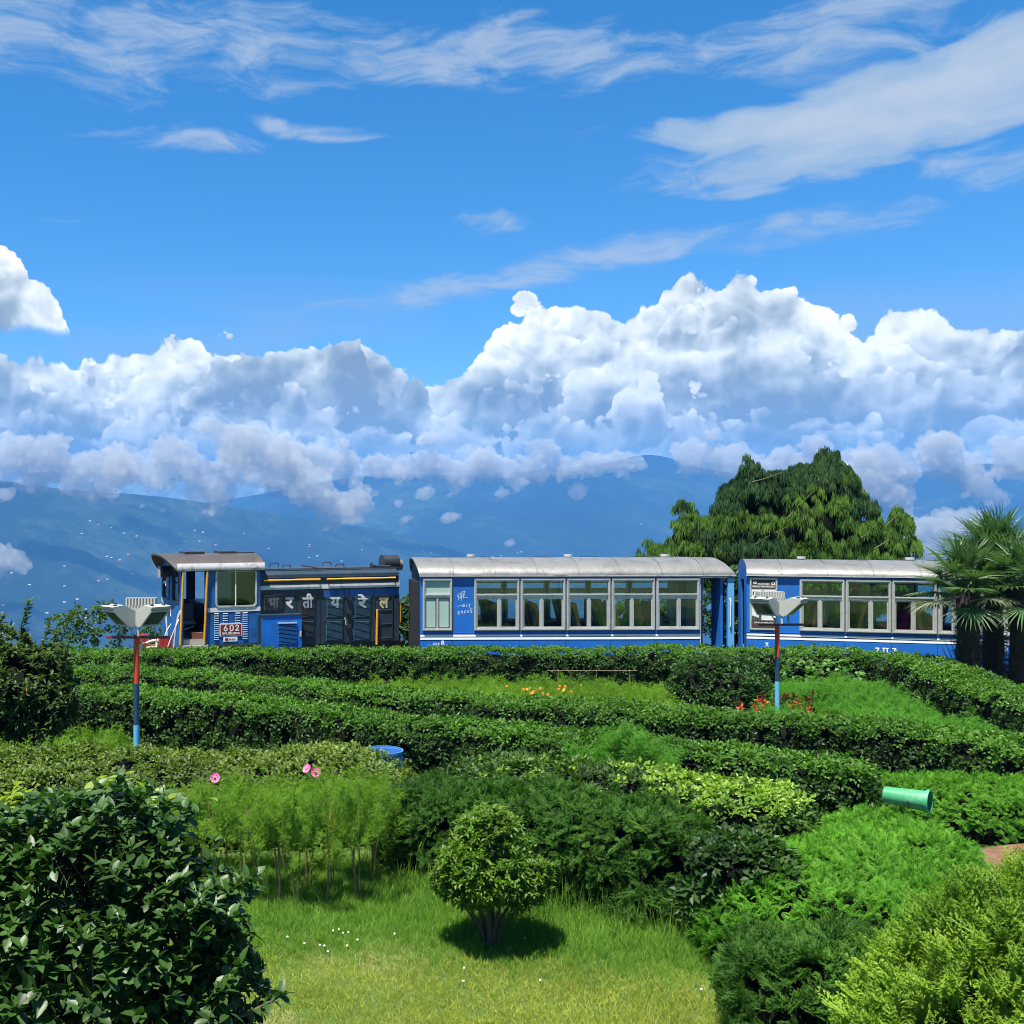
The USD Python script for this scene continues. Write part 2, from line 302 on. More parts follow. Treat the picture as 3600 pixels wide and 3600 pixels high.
# ------------------------------------------------------------------ hills and air
def build_hills():
    N = Nodes(); N.n["geo"] = ("geometry", {}); N.n["p"] = ("principled_bsdf", {"roughness": 0.95, "specular_ior_level": 0.1})
    a = N.noise("geo.position", 0.0011, 9.0, 0.66, 0.5); b = N.noise("geo.position", 0.011, 7.0, 0.7)
    col = N.ramp(N.math("add", N.math("multiply", a, 0.65), N.math("multiply", b, 0.35)), [(0.36, (0.002, 0.005, 0.006)), (0.50, (0.008, 0.016, 0.012)), (0.60, (0.026, 0.040, 0.026)), (0.74, (0.075, 0.085, 0.055))])
    N.l.append((col, "p.base_color"))
    mat = N.build("/World/Looks/hillside", "p.BSDF")
    ph = lambda px: math.atan((px - CX) / F)

    def ridge(name, pts, dist, foot, depth, seed, rough, behind):
        """A mountain whose crest is seen along the photo points pts, at a distance dist; its foot lies at (distance, level) foot."""
        az = np.radians(np.linspace(-38, 52, 420)); n_r = 130
        a = np.array([[ph(x), (CY - y) / F * math.cos(ph(x))] for x, y in pts])
        crest = np.interp(az, a[:, 0], a[:, 1])
        k = np.exp(-0.5 * (np.arange(-9, 10) / 3.5) ** 2); k /= k.sum()
        crest = np.convolve(np.pad(crest, 9, mode="edge"), k, mode="valid")
        t = np.linspace(0, 1.0 + behind, n_r)
        R = foot[0] + (dist - foot[0]) * t
        V = np.zeros((len(az), n_r, 3))
        for i, al in enumerate(az):
            d = R * (1 + 0.05 * math.sin(al * 9 + seed))
            hz = crest[i] * dist + EYE
            s = np.clip(t, 0, 1); prof = np.where(t <= 1, s ** 1.25, 1 - 0.9 * (t - 1))
            x, y = d * math.sin(al), d * math.cos(al)
            p = np.stack([x / 1300.0, y / 1300.0, np.full(n_r, seed)], 1)
            n = meshkit.fbm(p, 6, int(seed)) - 0.5
            gul = np.abs(meshkit.fbm(np.stack([np.full(n_r, al * 26), d / 6000.0, np.full(n_r, seed + 5)], 1), 4, int(seed) + 3) - 0.5)
            env = np.sin(np.clip(s, 0, 1) * math.pi) ** 0.7
            V[i, :, 0], V[i, :, 1] = x, y
            V[i, :, 2] = foot[1] + (hz - foot[1]) * prof + rough * (n * (0.10 + env) * 1.0 - gul * env * 0.8)
        obj(name, grid_mesh(V), mat, smooth=True, kind="structure")
    ridge("far_hills", [(-900, 1760), (0, 1770), (600, 1780), (1000, 1720), (1300, 1668), (1600, 1676), (1800, 1664), (2100, 1640), (2300, 1590), (2430, 1640), (2700, 1680), (3000, 1680), (3300, 1640), (3450, 1610), (3600, 1630), (4400, 1620)], 8200, (3600, -1050), 0, 3.3, 330, 0.12)
    ridge("near_hills", [(-900, 1640), (0, 1690), (200, 1718), (560, 1742), (900, 1795), (1100, 1822), (1300, 1850), (1600, 1935), (1900, 2040), (2300, 2150), (2800, 2250), (4400, 2350)], 5600, (2500, -950), 0, 7.7, 260, 0.1)


def build_air():
    N = Nodes(); N.n["v"] = ("principled_volume", {"color": HAZE_COLOR, "density": HAZE_DENSITY, "anisotropy": 0.0})
    mat = N.build("/World/Looks/haze", volume="v.volume")
    obj("haze", box(-9000, 12500, -600, 10500, -1800, 640), mat, kind="stuff")


HAZE_COLOR, HAZE_DENSITY = (0.095, 0.36, 0.86), 0.000118
# ------------------------------------------------------------------ ground
def build_ground():
    N = Nodes(); N.n["geo"] = ("geometry", {}); N.n["p"] = ("principled_bsdf", {"roughness": 0.95, "specular_ior_level": 0.15})
    a = N.noise("geo.position", 0.9, 7.0, 0.65); b = N.noise("geo.position", 14.0, 5.0, 0.6)
    col = N.ramp(N.math("add", N.math("multiply", a, 0.6), N.math("multiply", b, 0.4)), [(0.34, (0.030, 0.055, 0.012)), (0.5, (0.05, 0.09, 0.018)), (0.6, (0.09, 0.11, 0.03)), (0.72, (0.13, 0.11, 0.05))])
    N.l += [(col, "p.base_color"), (N.add("bump", "normal", height=b, strength=0.5, distance=0.03), "p.normal")]
    mat = N.build("/World/Looks/turf_soil", "p.BSDF")
    ys = np.concatenate([np.linspace(-20, 29, 60), 29 + np.linspace(0.3, 1, 40) ** 3 * 2700])
    V = np.zeros((len(ys), 90, 3))
    for i, y in enumerate(ys):
        half = 34 + max(0, y - 29) * 1.4
        xs = np.linspace(-half, half + 6, 90)
        t = np.clip((y - 29) / 2700, 0, 1)
        z = -1150 * (1 - (1 - t) ** 2.2)
        n = meshkit.fbm(np.stack([xs * 0.5, np.full(90, y * 0.5), np.zeros(90)], 1), 3, 4) - 0.5
        V[i] = np.stack([xs, np.full(90, y), z + n * (0.06 + min(60, max(0, y - 29) * 0.1))], 1)
    obj("ground", grid_mesh(V), mat, smooth=True, kind="structure")
    N = Nodes(); N.n["geo"] = ("geometry", {}); N.n["p"] = ("principled_bsdf", {"roughness": 0.95, "specular_ior_level": 0.1})
    c = N.ramp(N.noise("geo.position", 6.0, 8.0, 0.7), [(0.3, (0.085, 0.048, 0.030)), (0.7, (0.19, 0.11, 0.07))])
    N.l += [(c, "p.base_color"), (N.add("bump", "normal", height=N.noise("geo.position", 30.0, 5.0, 0.7), strength=0.6, distance=0.03), "p.normal")]
    pm = N.build("/World/Looks/brown_soil", "p.BSDF")
    pts = np.array([[5.6, 10.1], [6.6, 10.9], [7.8, 11.35], [10.0, 11.7], [14.0, 11.9]]); s = np.linspace(0, 1, 24)
    px_, py_ = np.interp(s, np.linspace(0, 1, 5), pts[:, 0]), np.interp(s, np.linspace(0, 1, 5), pts[:, 1])
    V = np.zeros((24, 6, 3))
    for j, o in enumerate(np.linspace(-0.75, 0.55, 6)):
        V[:, j] = np.stack([px_ + o * 0.35, py_ + o, 0.085 + 0.015 * np.sin(px_ * 5 + j) + 0 * s], 1)
    obj("path", grid_mesh(V), pm, smooth=True, kind="structure")


# ------------------------------------------------------------------ leaves and scatter
def leaf_batch(base, direc, roll, L, W, fold=0.25, droop=0.15, rows=1):
    """Pointed folded leaves in one mesh: base points, directions, roll angles, lengths and widths, all arrays."""
    n = len(base); d = direc / (np.linalg.norm(direc, axis=1, keepdims=True) + 1e-9)
    ref = np.where(np.abs(d[:, 2:]) < 0.95, [[0, 0, 1.0]], [[1.0, 0, 0]])
    a = np.cross(d, ref); a /= np.linalg.norm(a, axis=1, keepdims=True) + 1e-9; b = np.cross(a, d)
    s = a * np.cos(roll)[:, None] + b * np.sin(roll)[:, None]; u = np.cross(s, d)
    L = np.broadcast_to(L, (n,))[:, None]; W = np.broadcast_to(W, (n,))[:, None]
    if rows == 1:
        v = np.stack([base, base + d * L * 0.5 - u * W * fold, base + d * L * 0.45 - s * W + u * W * fold, base + d * L * 0.45 + s * W + u * W * fold, base + d * L - u * L * droop], 1)
        f = np.array([[0, 1, 2], [2, 1, 4], [0, 3, 1], [1, 3, 4]]); k = 5
    else:
        ts, ws = [0.10, 0.38, 0.70], [0.55, 1.0, 0.72]
        col = [base]
        for t, w in zip(ts, ws):
            c = base + d * L * t - u * L * droop * t * t
            col += [c - s * W * w + u * W * fold * w, c - u * W * 0.05, c + s * W * w + u * W * fold * w]
        col.append(base + d * L - u * L * droop)
        v = np.stack(col, 1); k = 11
        f = [[0, 2, 1], [0, 3, 2]]
        for r in (0, 1):
            o, q = 1 + 3 * r, 4 + 3 * r
            f += [[o, o + 1, q + 1], [o, q + 1, q], [o + 1, o + 2, q + 2], [o + 1, q + 2, q + 1]]
        f += [[7, 8, 10], [8, 9, 10]]; f = np.array(f)
    return v.reshape(-1, 3), (np.arange(n)[:, None, None] * k + f[None]).reshape(-1, 3)


def merge(parts):
    vs, fs, o = [], [], 0
    for v, f in parts:
        vs.append(v); fs.append(f + o); o += len(v)
    return np.vstack(vs), np.vstack(fs)


def rand_dirs(rng, n, up=0.3):
    d = rng.normal(size=(n, 3)); d /= np.linalg.norm(d, axis=1, keepdims=True); d[:, 2] = np.abs(d[:, 2]) * 0.8 + up
    return d


def leaf_sprig(seed, n=20, rad=0.085, L=0.050, W=0.0175, up=0.18, rows=1):
    rng = np.random.default_rng(seed); d = rand_dirs(rng, n, up)
    b = d * rad * rng.uniform(0.05, 0.75, (n, 1)) * [1, 1, 0.7]
    return leaf_batch(b, d + rng.normal(size=(n, 3)) * 0.25, rng.uniform(-0.5, 0.5, n), L * rng.uniform(0.75, 1.2, n), W * rng.uniform(0.8, 1.2, n), rows=rows)


def whorl(seed, n=9, L=0.05, W=0.011, tilt=0.75):
    """A rosette of narrow leaves round a shoot tip."""
    rng = np.random.default_rng(seed); a = np.arange(n) * 2.4 + rng.uniform(0, 6); t = rng.uniform(0.3, 1.0, n) * tilt
    d = np.stack([np.cos(a) * np.sin(t), np.sin(a) * np.sin(t), np.cos(t)], 1)
    return leaf_batch(d * 0.004 + [0, 0, -0.02], d, rng.uniform(-0.3, 0.3, n), L * rng.uniform(0.8, 1.15, n), W, fold=0.3, droop=0.05)


def spray(seed, n=4, length=0.135, side=0.042, w=0.0040, pairs=7, up=0.8, droop=0.30):
    """Flat scaly conifer sprays: an axis with paired side shoots, themselves forked."""
    rng = np.random.default_rng(seed); out = []
    for k in range(n):
        d = rand_dirs(rng, 1, up)[0]; d /= np.linalg.norm(d); s = np.cross(d, [0, 0, 1.0] + rng.normal(size=3) * 0.3); s /= np.linalg.norm(s)
        o = rng.normal(size=3) * 0.02; l = length * rng.uniform(0.75, 1.2); t = np.linspace(0.12, 0.95, pairs)
        axis = lambda tt: o + d * l * tt[:, None] + np.array([0, 0, -1.0]) * (droop * l * tt ** 2)[:, None]
        bases, dirs, lens = [axis(np.array([0.0]))], [d[None]], [np.array([l])]
        for sg in (-1, 1):
            b = axis(t); dd = d * 0.75 + s * sg * 0.8 + rng.normal(size=(pairs, 3)) * 0.12 + [0, 0, -0.1]
            ll = side * (1.15 - 0.75 * t) * rng.uniform(0.8, 1.25, pairs)
            bases.append(b); dirs.append(dd); lens.append(ll)
            for q in (-1, 1):
                bases.append(b + dd * (ll * 0.45)[:, None]); dirs.append(dd + q * np.cross(dd, np.cross(d, s)) * 0.7 + 0 * dd); lens.append(ll * 0.5)
        B, D, Ls = np.vstack(bases), np.vstack(dirs), np.concatenate(lens)
        out.append(leaf_batch(B, D, rng.uniform(-0.5, 0.5, len(B)), Ls, w, fold=0.2, droop=0.15))
    return merge(out)


def feather(seed, h=0.34, n=46, L=0.10, w=0.0035):
    """A thread-leaved stem, as of cosmos."""
    rng = np.random.default_rng(seed); t = rng.uniform(0.0, 1, n); a = rng.uniform(0, 6.28, n)
    lean = rng.normal(size=2) * 0.05
    b = np.stack([lean[0] * t, lean[1] * t, h * t], 1)
    d = np.stack([np.cos(a), np.sin(a), rng.uniform(0.2, 1.1, n)], 1)
    l = L * rng.uniform(0.6, 1.2, n) * (1.1 - 0.5 * t)
    tips = b + d / np.linalg.norm(d, axis=1, keepdims=True) * (l * 0.55)[:, None]
    d2 = d + rng.normal(size=(n, 3)) * 0.7
    return merge([leaf_batch(b, d, rng.uniform(-1, 1, n), l, w, droop=0.2), leaf_batch(tips, d2, rng.uniform(-1, 1, n), l * 0.6, w * 0.9), leaf_batch(tips, d + rng.normal(size=(n, 3)) * 0.7, rng.uniform(-1, 1, n), l * 0.6, w * 0.9)])


def blades(seed, n=11, h=0.07, w=0.0028, spread=0.035, lean=0.5):
    rng = np.random.default_rng(seed); a = rng.uniform(0, 6.28, n); r = spread * np.sqrt(rng.uniform(0, 1, n))
    b = np.stack([np.cos(a) * r, np.sin(a) * r, 0 * a - 0.01], 1)
    d = np.stack([rng.normal(size=n) * lean, rng.normal(size=n) * lean, np.ones(n)], 1)
    return leaf_batch(b, d, rng.uniform(-3, 3, n), h * rng.uniform(0.6, 1.3, n), w, fold=0.2, droop=0.25)


def quats(nrm, rng, yaw=math.pi):
    """Rotations that take +z to each normal, with a random turn about it."""
    n = nrm / (np.linalg.norm(nrm, axis=1, keepdims=True) + 1e-9)
    q = np.stack([1 + n[:, 2], -n[:, 1], n[:, 0], 0 * n[:, 0]], 1)
    q[q[:, 0] < 1e-4] = [0, 1, 0, 0]
    q /= np.linalg.norm(q, axis=1, keepdims=True)
    a = rng.uniform(-yaw, yaw, len(n)) / 2; c, s = np.cos(a), np.sin(a)
    w, x, y, z = q.T
    return np.stack([w * c - z * s, x * c + y * s, y * c - x * s, z * c + w * s], 1)


def scatter(parent, name, protos, mat, pts, nrm, rng, smin=0.8, smax=1.25, scales=None, yaw=math.pi, kind="stuff", **kw):
    """Many copies of a few shapes as one part."""
    path = numbered(parent, name); pi = UsdGeom.PointInstancer.Define(stage, path)
    paths = []
    for k, m in enumerate(protos):
        p = f"{path}/shoot_{k:03d}"; usdkit.mesh(stage, p, m, mat if not isinstance(mat, list) else mat[k], smooth=False); paths.append(Sdf.Path(p))
    pi.CreatePrototypesRel().SetTargets(paths)
    n = len(pts)
    pi.CreateProtoIndicesAttr(Vt.IntArray.FromNumpy(rng.integers(0, len(protos), n).astype(np.int32)))
    pi.CreatePositionsAttr(Vt.Vec3fArray.FromNumpy(np.asarray(pts, np.float32)))
    q = quats(np.asarray(nrm, float), rng, yaw)
    pi.CreateOrientationsAttr(Vt.QuathArray([Gf.Quath(*map(float, r)) for r in q]))
    sc = rng.uniform(smin, smax, n) if scales is None else scales
    pi.CreateScalesAttr(Vt.Vec3fArray.FromNumpy(np.repeat(np.asarray(sc, np.float32)[:, None], 3, 1)))
    tag(pi.GetPrim(), kind=kind, **kw)
    return path


def px_path(pts):
    """(photo x, distance[, half width, height]) points as a smooth path on the ground."""
    a = np.asarray(pts, float); X = (a[:, 0] - CX) / F * a[:, 1]
    c = np.column_stack([X, a[:, 1], a[:, 2:]]); s = np.concatenate([[0], np.cumsum(np.linalg.norm(np.diff(c[:, :2], axis=0), axis=1))])
    t = np.linspace(0, s[-1], max(12, int(s[-1] / 0.15)))
    out = np.stack([np.interp(t, s, c[:, k]) for k in range(c.shape[1])], 1)
    k = np.hanning(9)[1:-1] if len(t) > 20 else np.ones(1); k = k / k.sum()
    m = len(k) // 2
    return np.stack([np.convolve(np.pad(out[:, j], m, mode="edge"), k, mode="valid") for j in range(out.shape[1])], 1)


CORE = None


def hedge(name, label, cat, pts, protos, mat, seed, per_m2=70, rough=0.12, boxy=0.38, smin=0.8, smax=1.3, core=None, up=0.45, top_mat=None, group=None, stems=True, upper=None):
    """A clipped hedge along a path of (photo x, distance, half width, height) points: core coloured as inner shade, stems, leafy skin."""
    rng = np.random.default_rng(seed); p = px_path(pts); n = len(p)
    tan = np.gradient(p[:, :2], axis=0); tan /= np.linalg.norm(tan, axis=1, keepdims=True); side = np.stack([tan[:, 1], -tan[:, 0]], 1)
    seg = np.concatenate([[0], np.cumsum(np.linalg.norm(np.diff(p[:, :2], axis=0), axis=1))]); length = seg[-1]

    def surf(s, th, inset=0.0, wob=True):
        x, y = np.interp(s, seg, p[:, 0]), np.interp(s, seg, p[:, 1]); hw, h = np.interp(s, seg, p[:, 2]), np.interp(s, seg, p[:, 3])
        sx, sy = np.interp(s, seg, side[:, 0]), np.interp(s, seg, side[:, 1])
        e = np.clip(np.minimum(s, length - s) / 0.45, 0, 1); e = np.sqrt(1 - (1 - e) ** 2)
        hw, h = np.maximum(hw * (0.25 + 0.75 * e) - inset, 0.03), np.maximum(h * (0.35 + 0.65 * e) - inset, 0.03)
        c, sn = np.cos(th), np.sin(th)
        o = hw * np.sign(c) * np.abs(c) ** boxy; z = h * np.abs(sn) ** boxy
        nr = np.stack([sx * np.sign(c) * np.abs(c) ** (2 - boxy) / hw, sy * np.sign(c) * np.abs(c) ** (2 - boxy) / hw, np.abs(sn) ** (2 - boxy) / h], -1)
        nr /= np.linalg.norm(nr, axis=-1, keepdims=True) + 1e-9
        q = np.stack([x + sx * o, y + sy * o, z], -1)
        if wob:
            q = q + nr * ((meshkit.fbm(q * 1.6, 4, seed) - 0.5) * rough * 2)[..., None]
        return q, nr
    root = thing(name, label, cat, (0, 0, 0), group=group)
    S, T = np.meshgrid(np.linspace(0, length, max(8, int(length / 0.3))), np.linspace(0, math.pi, 15), indexing="ij")
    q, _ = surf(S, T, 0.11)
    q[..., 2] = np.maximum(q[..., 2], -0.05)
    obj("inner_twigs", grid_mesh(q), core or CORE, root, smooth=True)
    peri = 2 * p[:, 3].mean() + 2 * p[:, 2].mean(); cnt = int(length * peri * per_m2)
    s = rng.uniform(0, length, cnt); th = np.arccos(rng.uniform(-1, 1, cnt)) if False else rng.uniform(0, math.pi, cnt)
    a = rng.uniform(0, peri, cnt); hh, ww = p[:, 3].mean(), p[:, 2].mean()                       # even over sides and top
    c = np.where(a < hh, 1.0, np.where(a > hh + 2 * ww, -1.0, 1 - (a - hh) / ww)); zz = np.where(a < hh, a / hh, np.where(a > hh + 2 * ww, (peri - a) / hh, 1.0))
    co = np.where((a >= hh) & (a <= hh + 2 * ww), np.clip(np.abs(c), 0, 1) ** (1 / boxy), 0); si = np.clip(zz, 0, 1) ** (1 / boxy)
    th = np.where((a >= hh) & (a <= hh + 2 * ww), np.arccos(np.clip(np.sign(c) * co, -1, 1)), np.where(c > 0, np.arcsin(si), math.pi - np.arcsin(si)))
    q, nr = surf(s, th)
    dens = meshkit.fbm(q * 2.3, 3, seed + 9)
    keep = (q[:, 2] > 0.03) & (rng.uniform(0, 1, cnt) < np.clip(0.35 + (dens - 0.32) * 3.0 + 0.6 * (nr[:, 2] > 0.6), 0.25, 1)) & (rng.uniform(0, 1, cnt) < np.clip(q[:, 2] / 0.22, 0.25, 1))
    q, nr = q[keep], nr[keep]
    q = q - nr * rng.uniform(0, 0.07, (len(q), 1))
    nr = nr + [0, 0, up] + rng.normal(size=q.shape) * 0.25
    if upper is not None:
        sel = (q[:, 2] > np.interp(np.clip((q[:, 0]), p[:, 0].min(), p[:, 0].max()), np.sort(p[:, 0]), p[np.argsort(p[:, 0]), 3]) - 0.16) & (rng.uniform(0, 1, len(q)) < upper[1](q))
        scatter(root, "young_shoots", upper[2] if len(upper) > 2 else protos, upper[0], q[sel] + [0, 0, 0.02], nr[sel], rng, smin, smax)
        q, nr = q[~sel], nr[~sel]
    scatter(root, "foliage", protos, mat, q, nr, rng, smin, smax)
    return root


def blob_bush(name, label, cat, centre, lobes, protos, mat, seed, n, smin=0.8, smax=1.3, up=0.4, rough=0.12, trunk=None, core=True, bark=None, holes=0.3, group=None, inset=0.14, deep=0.10):
    """A free-standing bush: leafy shoots over and inside a set of overlapping ellipsoids (offset, radii)."""
    rng = np.random.default_rng(seed); root = thing(name, label, cat, centre, group=group)
    lob = np.array([[*o, *r] for o, r in lobes], float); area = (lob[:, 3] * lob[:, 4] * lob[:, 5]) ** (2 / 3)
    k = rng.choice(len(lob), n, p=area / area.sum()); d = rng.normal(size=(n, 3)); d /= np.linalg.norm(d, axis=1, keepdims=True)
    depth = np.clip(1 - np.abs(rng.normal(size=n)) * deep, 0.25, 1)
    q = lob[k, :3] + d * lob[k, 3:] * depth[:, None]
    nr = d / lob[k, 3:]; nr /= np.linalg.norm(nr, axis=1, keepdims=True)
    inside = np.zeros(n, bool)
    for j in range(len(lob)):
        inside |= (k != j) & ((((q - lob[j, :3]) / lob[j, 3:]) ** 2).sum(1) < (0.72 if deep < 0.15 else 0.4))
    q = q + nr * ((meshkit.fbm(q * 3.0 + 7, 4, seed) - 0.5) * rough * 2)[:, None]
    dens = meshkit.fbm(q * 3.4, 3, seed + 2)
    keep = ~inside & (q[:, 2] > 0.05) & (dens > holes)
    q, nr = q[keep], nr[keep]
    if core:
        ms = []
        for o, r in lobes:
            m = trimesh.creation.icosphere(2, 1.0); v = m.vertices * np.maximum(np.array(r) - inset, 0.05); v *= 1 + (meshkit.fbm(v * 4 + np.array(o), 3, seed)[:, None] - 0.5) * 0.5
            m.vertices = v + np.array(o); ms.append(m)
        obj("inner_twigs", cat_(ms), CORE, root, smooth=True)  # solid core coloured near black for the shade behind the leaves
    if trunk:
        for pts, r in trunk: obj("stem", tube(pts, r, 7), bark, root, smooth=40)
    return root, q, nr + [0, 0, up] + rng.normal(size=q.shape) * 0.3, rng
# ------------------------------------------------------------------ the train
class Side:
    """Maps photo pixels on a vehicle's near side to its own x (along) and z (up)."""
    def __init__(self, x0, d0, rz): self.x0, self.d0, self.rz, self.c, self.s = x0, d0, rz, math.cos(math.radians(rz)), math.sin(math.radians(rz))
    def x(self, px, dy=0.0):
        u = (px - CX) / F; X0, D0 = self.x0 - dy * self.s, self.d0 + dy * self.c
        return (u * D0 - X0) / (self.c - u * self.s)
    def z(self, py, x=0.0, dy=0.0): return EYE - (py - CY) / F * (self.d0 + x * self.s + dy * self.c)


def rrect(x0, x1, z0, z1, r):
    from shapely.geometry import box as sbox
    return sbox(x0 + r, z0 + r, x1 - r, z1 - r).buffer(r, 6)


def frame_ring(x0, x1, z0, z1, w, y0, y1, r=0.0):
    from shapely.geometry import box as sbox
    o = rrect(x0, x1, z0, z1, r) if r else sbox(x0, z0, x1, z1)
    i = rrect(x0 + w, x1 - w, z0 + w, z1 - w, max(r - w * 0.6, 0.005)) if r else sbox(x0 + w, z0 + w, x1 - w, z1 - w)
    return prism_xz(o.difference(i), y0, y1)


def wall_with_holes(x0, x1, z0, z1, holes, y0, y1):
    from shapely.geometry import box as sbox
    from shapely import union_all
    g = sbox(x0, z0, x1, z1)
    if holes: g = g.difference(union_all([h if hasattr(h, "exterior") else sbox(*h) for h in holes]))
    return cat_([prism_xz(q, y0, y1) for q in getattr(g, "geoms", [g])])


def words(text, height, x, y, z, depth=0.004, bold=True, squeeze=1.0):
    """Lettering on a near side: capitals of a height, starting at x with its foot at z, proud of y."""
    m = meshkit.text_mesh(text, height, depth, bold); v = m.vertices.copy()
    m.vertices = np.stack([x + v[:, 0] * squeeze, y - v[:, 2], z + v[:, 1]], 1); m.invert() if m.volume < 0 else None
    return m


def glass(name, tint, fac=0.10, rough=0.03):
    if name in MATS: return MATS[name]
    N = Nodes(); N.n["t"] = ("transparent_bsdf", {"color": tint}); N.n["g"] = ("glossy_bsdf", {"color": (1, 1, 1), "roughness": rough}); N.n["f"] = ("fresnel", {"IOR": 1.5}); N.n["m"] = ("mix_closure", {})
    N.l += [(N.math("add", N.math("multiply", "f.fac", 1.0), fac), "m.fac"), ("t.BSDF", "m.closure1"), ("g.BSDF", "m.closure2")]
    MATS[name] = N.build("/World/Looks/" + name, "m.closure"); return MATS[name]


def train_materials():
    M("coach_blue", (0.012, 0.125, 0.47), 0.42, vary=0.10, scale=1.6, dirt=(0.02, 0.08, 0.22), dirt_amt=0.55, dirt_scale=1.4, spec=0.4, streak=0.6)
    M("loco_blue", (0.010, 0.105, 0.34), 0.40, vary=0.16, scale=2.2, dirt=(0.012, 0.035, 0.07), dirt_amt=0.8, dirt_scale=1.8, spec=0.4, streak=0.6)
    M("loco_dark", (0.012, 0.030, 0.050), 0.45, vary=0.35, scale=2.5, dirt=(0.03, 0.028, 0.022), dirt_amt=0.6, dirt_scale=3.0, streak=0.6)
    M("slat_dark", (0.035, 0.045, 0.055), 0.45, vary=0.4, scale=6.0); M("slat_blue", (0.035, 0.085, 0.13), 0.42, vary=0.4, scale=6.0)
    M("bright_blue", (0.008, 0.13, 0.52), 0.38, vary=0.15, scale=1.5, dirt=(0.01, 0.07, 0.2), dirt_amt=0.7, dirt_scale=2.0)
    M("white_band", (0.62, 0.61, 0.60), 0.5, vary=0.10, scale=7.0, dirt=(0.22, 0.19, 0.16), dirt_amt=0.6, dirt_scale=6.0)
    M("white_stripe", (0.78, 0.80, 0.82), 0.45, vary=0.04)
    M("yellow_rail", (0.62, 0.29, 0.02), 0.42, vary=0.15, scale=8.0, dirt=(0.2, 0.08, 0.02), dirt_amt=0.6, dirt_scale=8.0)
    M("orange_trim", (0.92, 0.36, 0.06), 0.6, vary=0.1)
    M("silver_roof", (0.20, 0.20, 0.195), 0.42, metal=0.45, vary=0.16, scale=1.2, dirt=(0.07, 0.06, 0.055), dirt_amt=0.85, dirt_scale=1.9, bump=0.5, bscale=4.0, streak=0.35)
    M("roof_joint", (0.13, 0.125, 0.12), 0.55, metal=0.3, vary=0.4, scale=5.0)
    M("cab_roof", (0.055, 0.048, 0.046), 0.55, metal=0.2, vary=0.25, scale=2.5, dirt=(0.09, 0.06, 0.045), dirt_amt=0.7, dirt_scale=2.2, bump=0.3, bscale=9.0)
    M("worn_silver", (0.55, 0.54, 0.53), 0.4, metal=0.35, vary=0.12, scale=5.0, dirt=(0.10, 0.075, 0.06), dirt_amt=0.85, dirt_scale=5.0)
    M("aluminium", (0.50, 0.51, 0.50), 0.40, metal=0.45, vary=0.06, scale=3.0, dirt=(0.30, 0.29, 0.27), dirt_amt=0.5, dirt_scale=5.0)
    M("black_rubber", (0.014, 0.014, 0.016), 0.6, vary=0.4, scale=4.0)
    M("black_steel", (0.02, 0.021, 0.024), 0.42, vary=0.4, scale=5.0, dirt=(0.06, 0.04, 0.03), dirt_amt=0.5, dirt_scale=6.0)
    M("seat_grey", (0.15, 0.165, 0.185), 0.75, vary=0.2)
    M("seat_dark", (0.03, 0.032, 0.04), 0.75, vary=0.2)
    M("cabin_lining", (0.55, 0.57, 0.56), 0.7, vary=0.15)
    M("cabin_floor", (0.34, 0.30, 0.25), 0.8, vary=0.3)
    M("frosted_glass", (0.30, 0.42, 0.39), 0.25, vary=0.05, scale=1.0)
    M("plate_red", (0.20, 0.012, 0.016), 0.45, vary=0.2, scale=8.0)
    M("plate_white", (0.74, 0.73, 0.70), 0.5, vary=0.06, scale=8.0, dirt=(0.4, 0.35, 0.3), dirt_amt=0.4, dirt_scale=7.0)
    M("letter_white", (0.62, 0.62, 0.60), 0.55, vary=0.12, scale=16.0, dirt=(0.20, 0.17, 0.12), dirt_amt=0.75, dirt_scale=14.0)
    M("letter_faded", (0.17, 0.18, 0.19), 0.6, vary=0.3, scale=16.0)
    M("letter_yellowed", (0.50, 0.42, 0.20), 0.6, vary=0.25, scale=12.0)
    M("coupler_red", (0.36, 0.022, 0.018), 0.5, vary=0.2, scale=9.0, dirt=(0.07, 0.03, 0.02), dirt_amt=0.6, dirt_scale=9.0)
    M("cream_hose", (0.50, 0.43, 0.33), 0.6, vary=0.2, scale=12.0)
    M("rust", (0.13, 0.055, 0.03), 0.8, vary=0.35, scale=9.0)
    M("chalk", (0.42, 0.52, 0.66), 0.8, vary=0.2, scale=20.0)
    M("poster_dark", (0.045, 0.035, 0.032), 0.5, vary=0.1)
    M("poster_paper", (0.62, 0.64, 0.62), 0.5, vary=0.12, scale=5.0, dirt=(0.3, 0.33, 0.32), dirt_amt=0.7, dirt_scale=5.0)
    M("poster_ink", (0.05, 0.055, 0.055), 0.6, vary=0.3, scale=14.0)
    M("light_blue_post", (0.10, 0.33, 0.62), 0.45, vary=0.1)
    glass("window_glass", (0.88, 0.93, 0.92), 0.02); glass("dull_glass", (0.30, 0.36, 0.34), 0.07)


def slats(parent, x0, x1, z0, z1, n, y, mat, depth=0.030):
    """Louvre blades: each a sloped strip of its own."""
    h = (z1 - z0) / n
    for k in range(n):
        a = z0 + k * h
        v = np.array([[x0, y, a + h * 0.9], [x1, y, a + h * 0.9], [x1, y - depth, a + h * 0.28], [x0, y - depth, a + h * 0.28], [x1, y, a + h * 0.05], [x0, y, a + h * 0.05]])
        f = np.array([[0, 3, 1], [1, 3, 2], [3, 5, 4], [3, 4, 2], [0, 5, 3], [1, 2, 4]])
        obj("slat", (v, f), mat, parent)


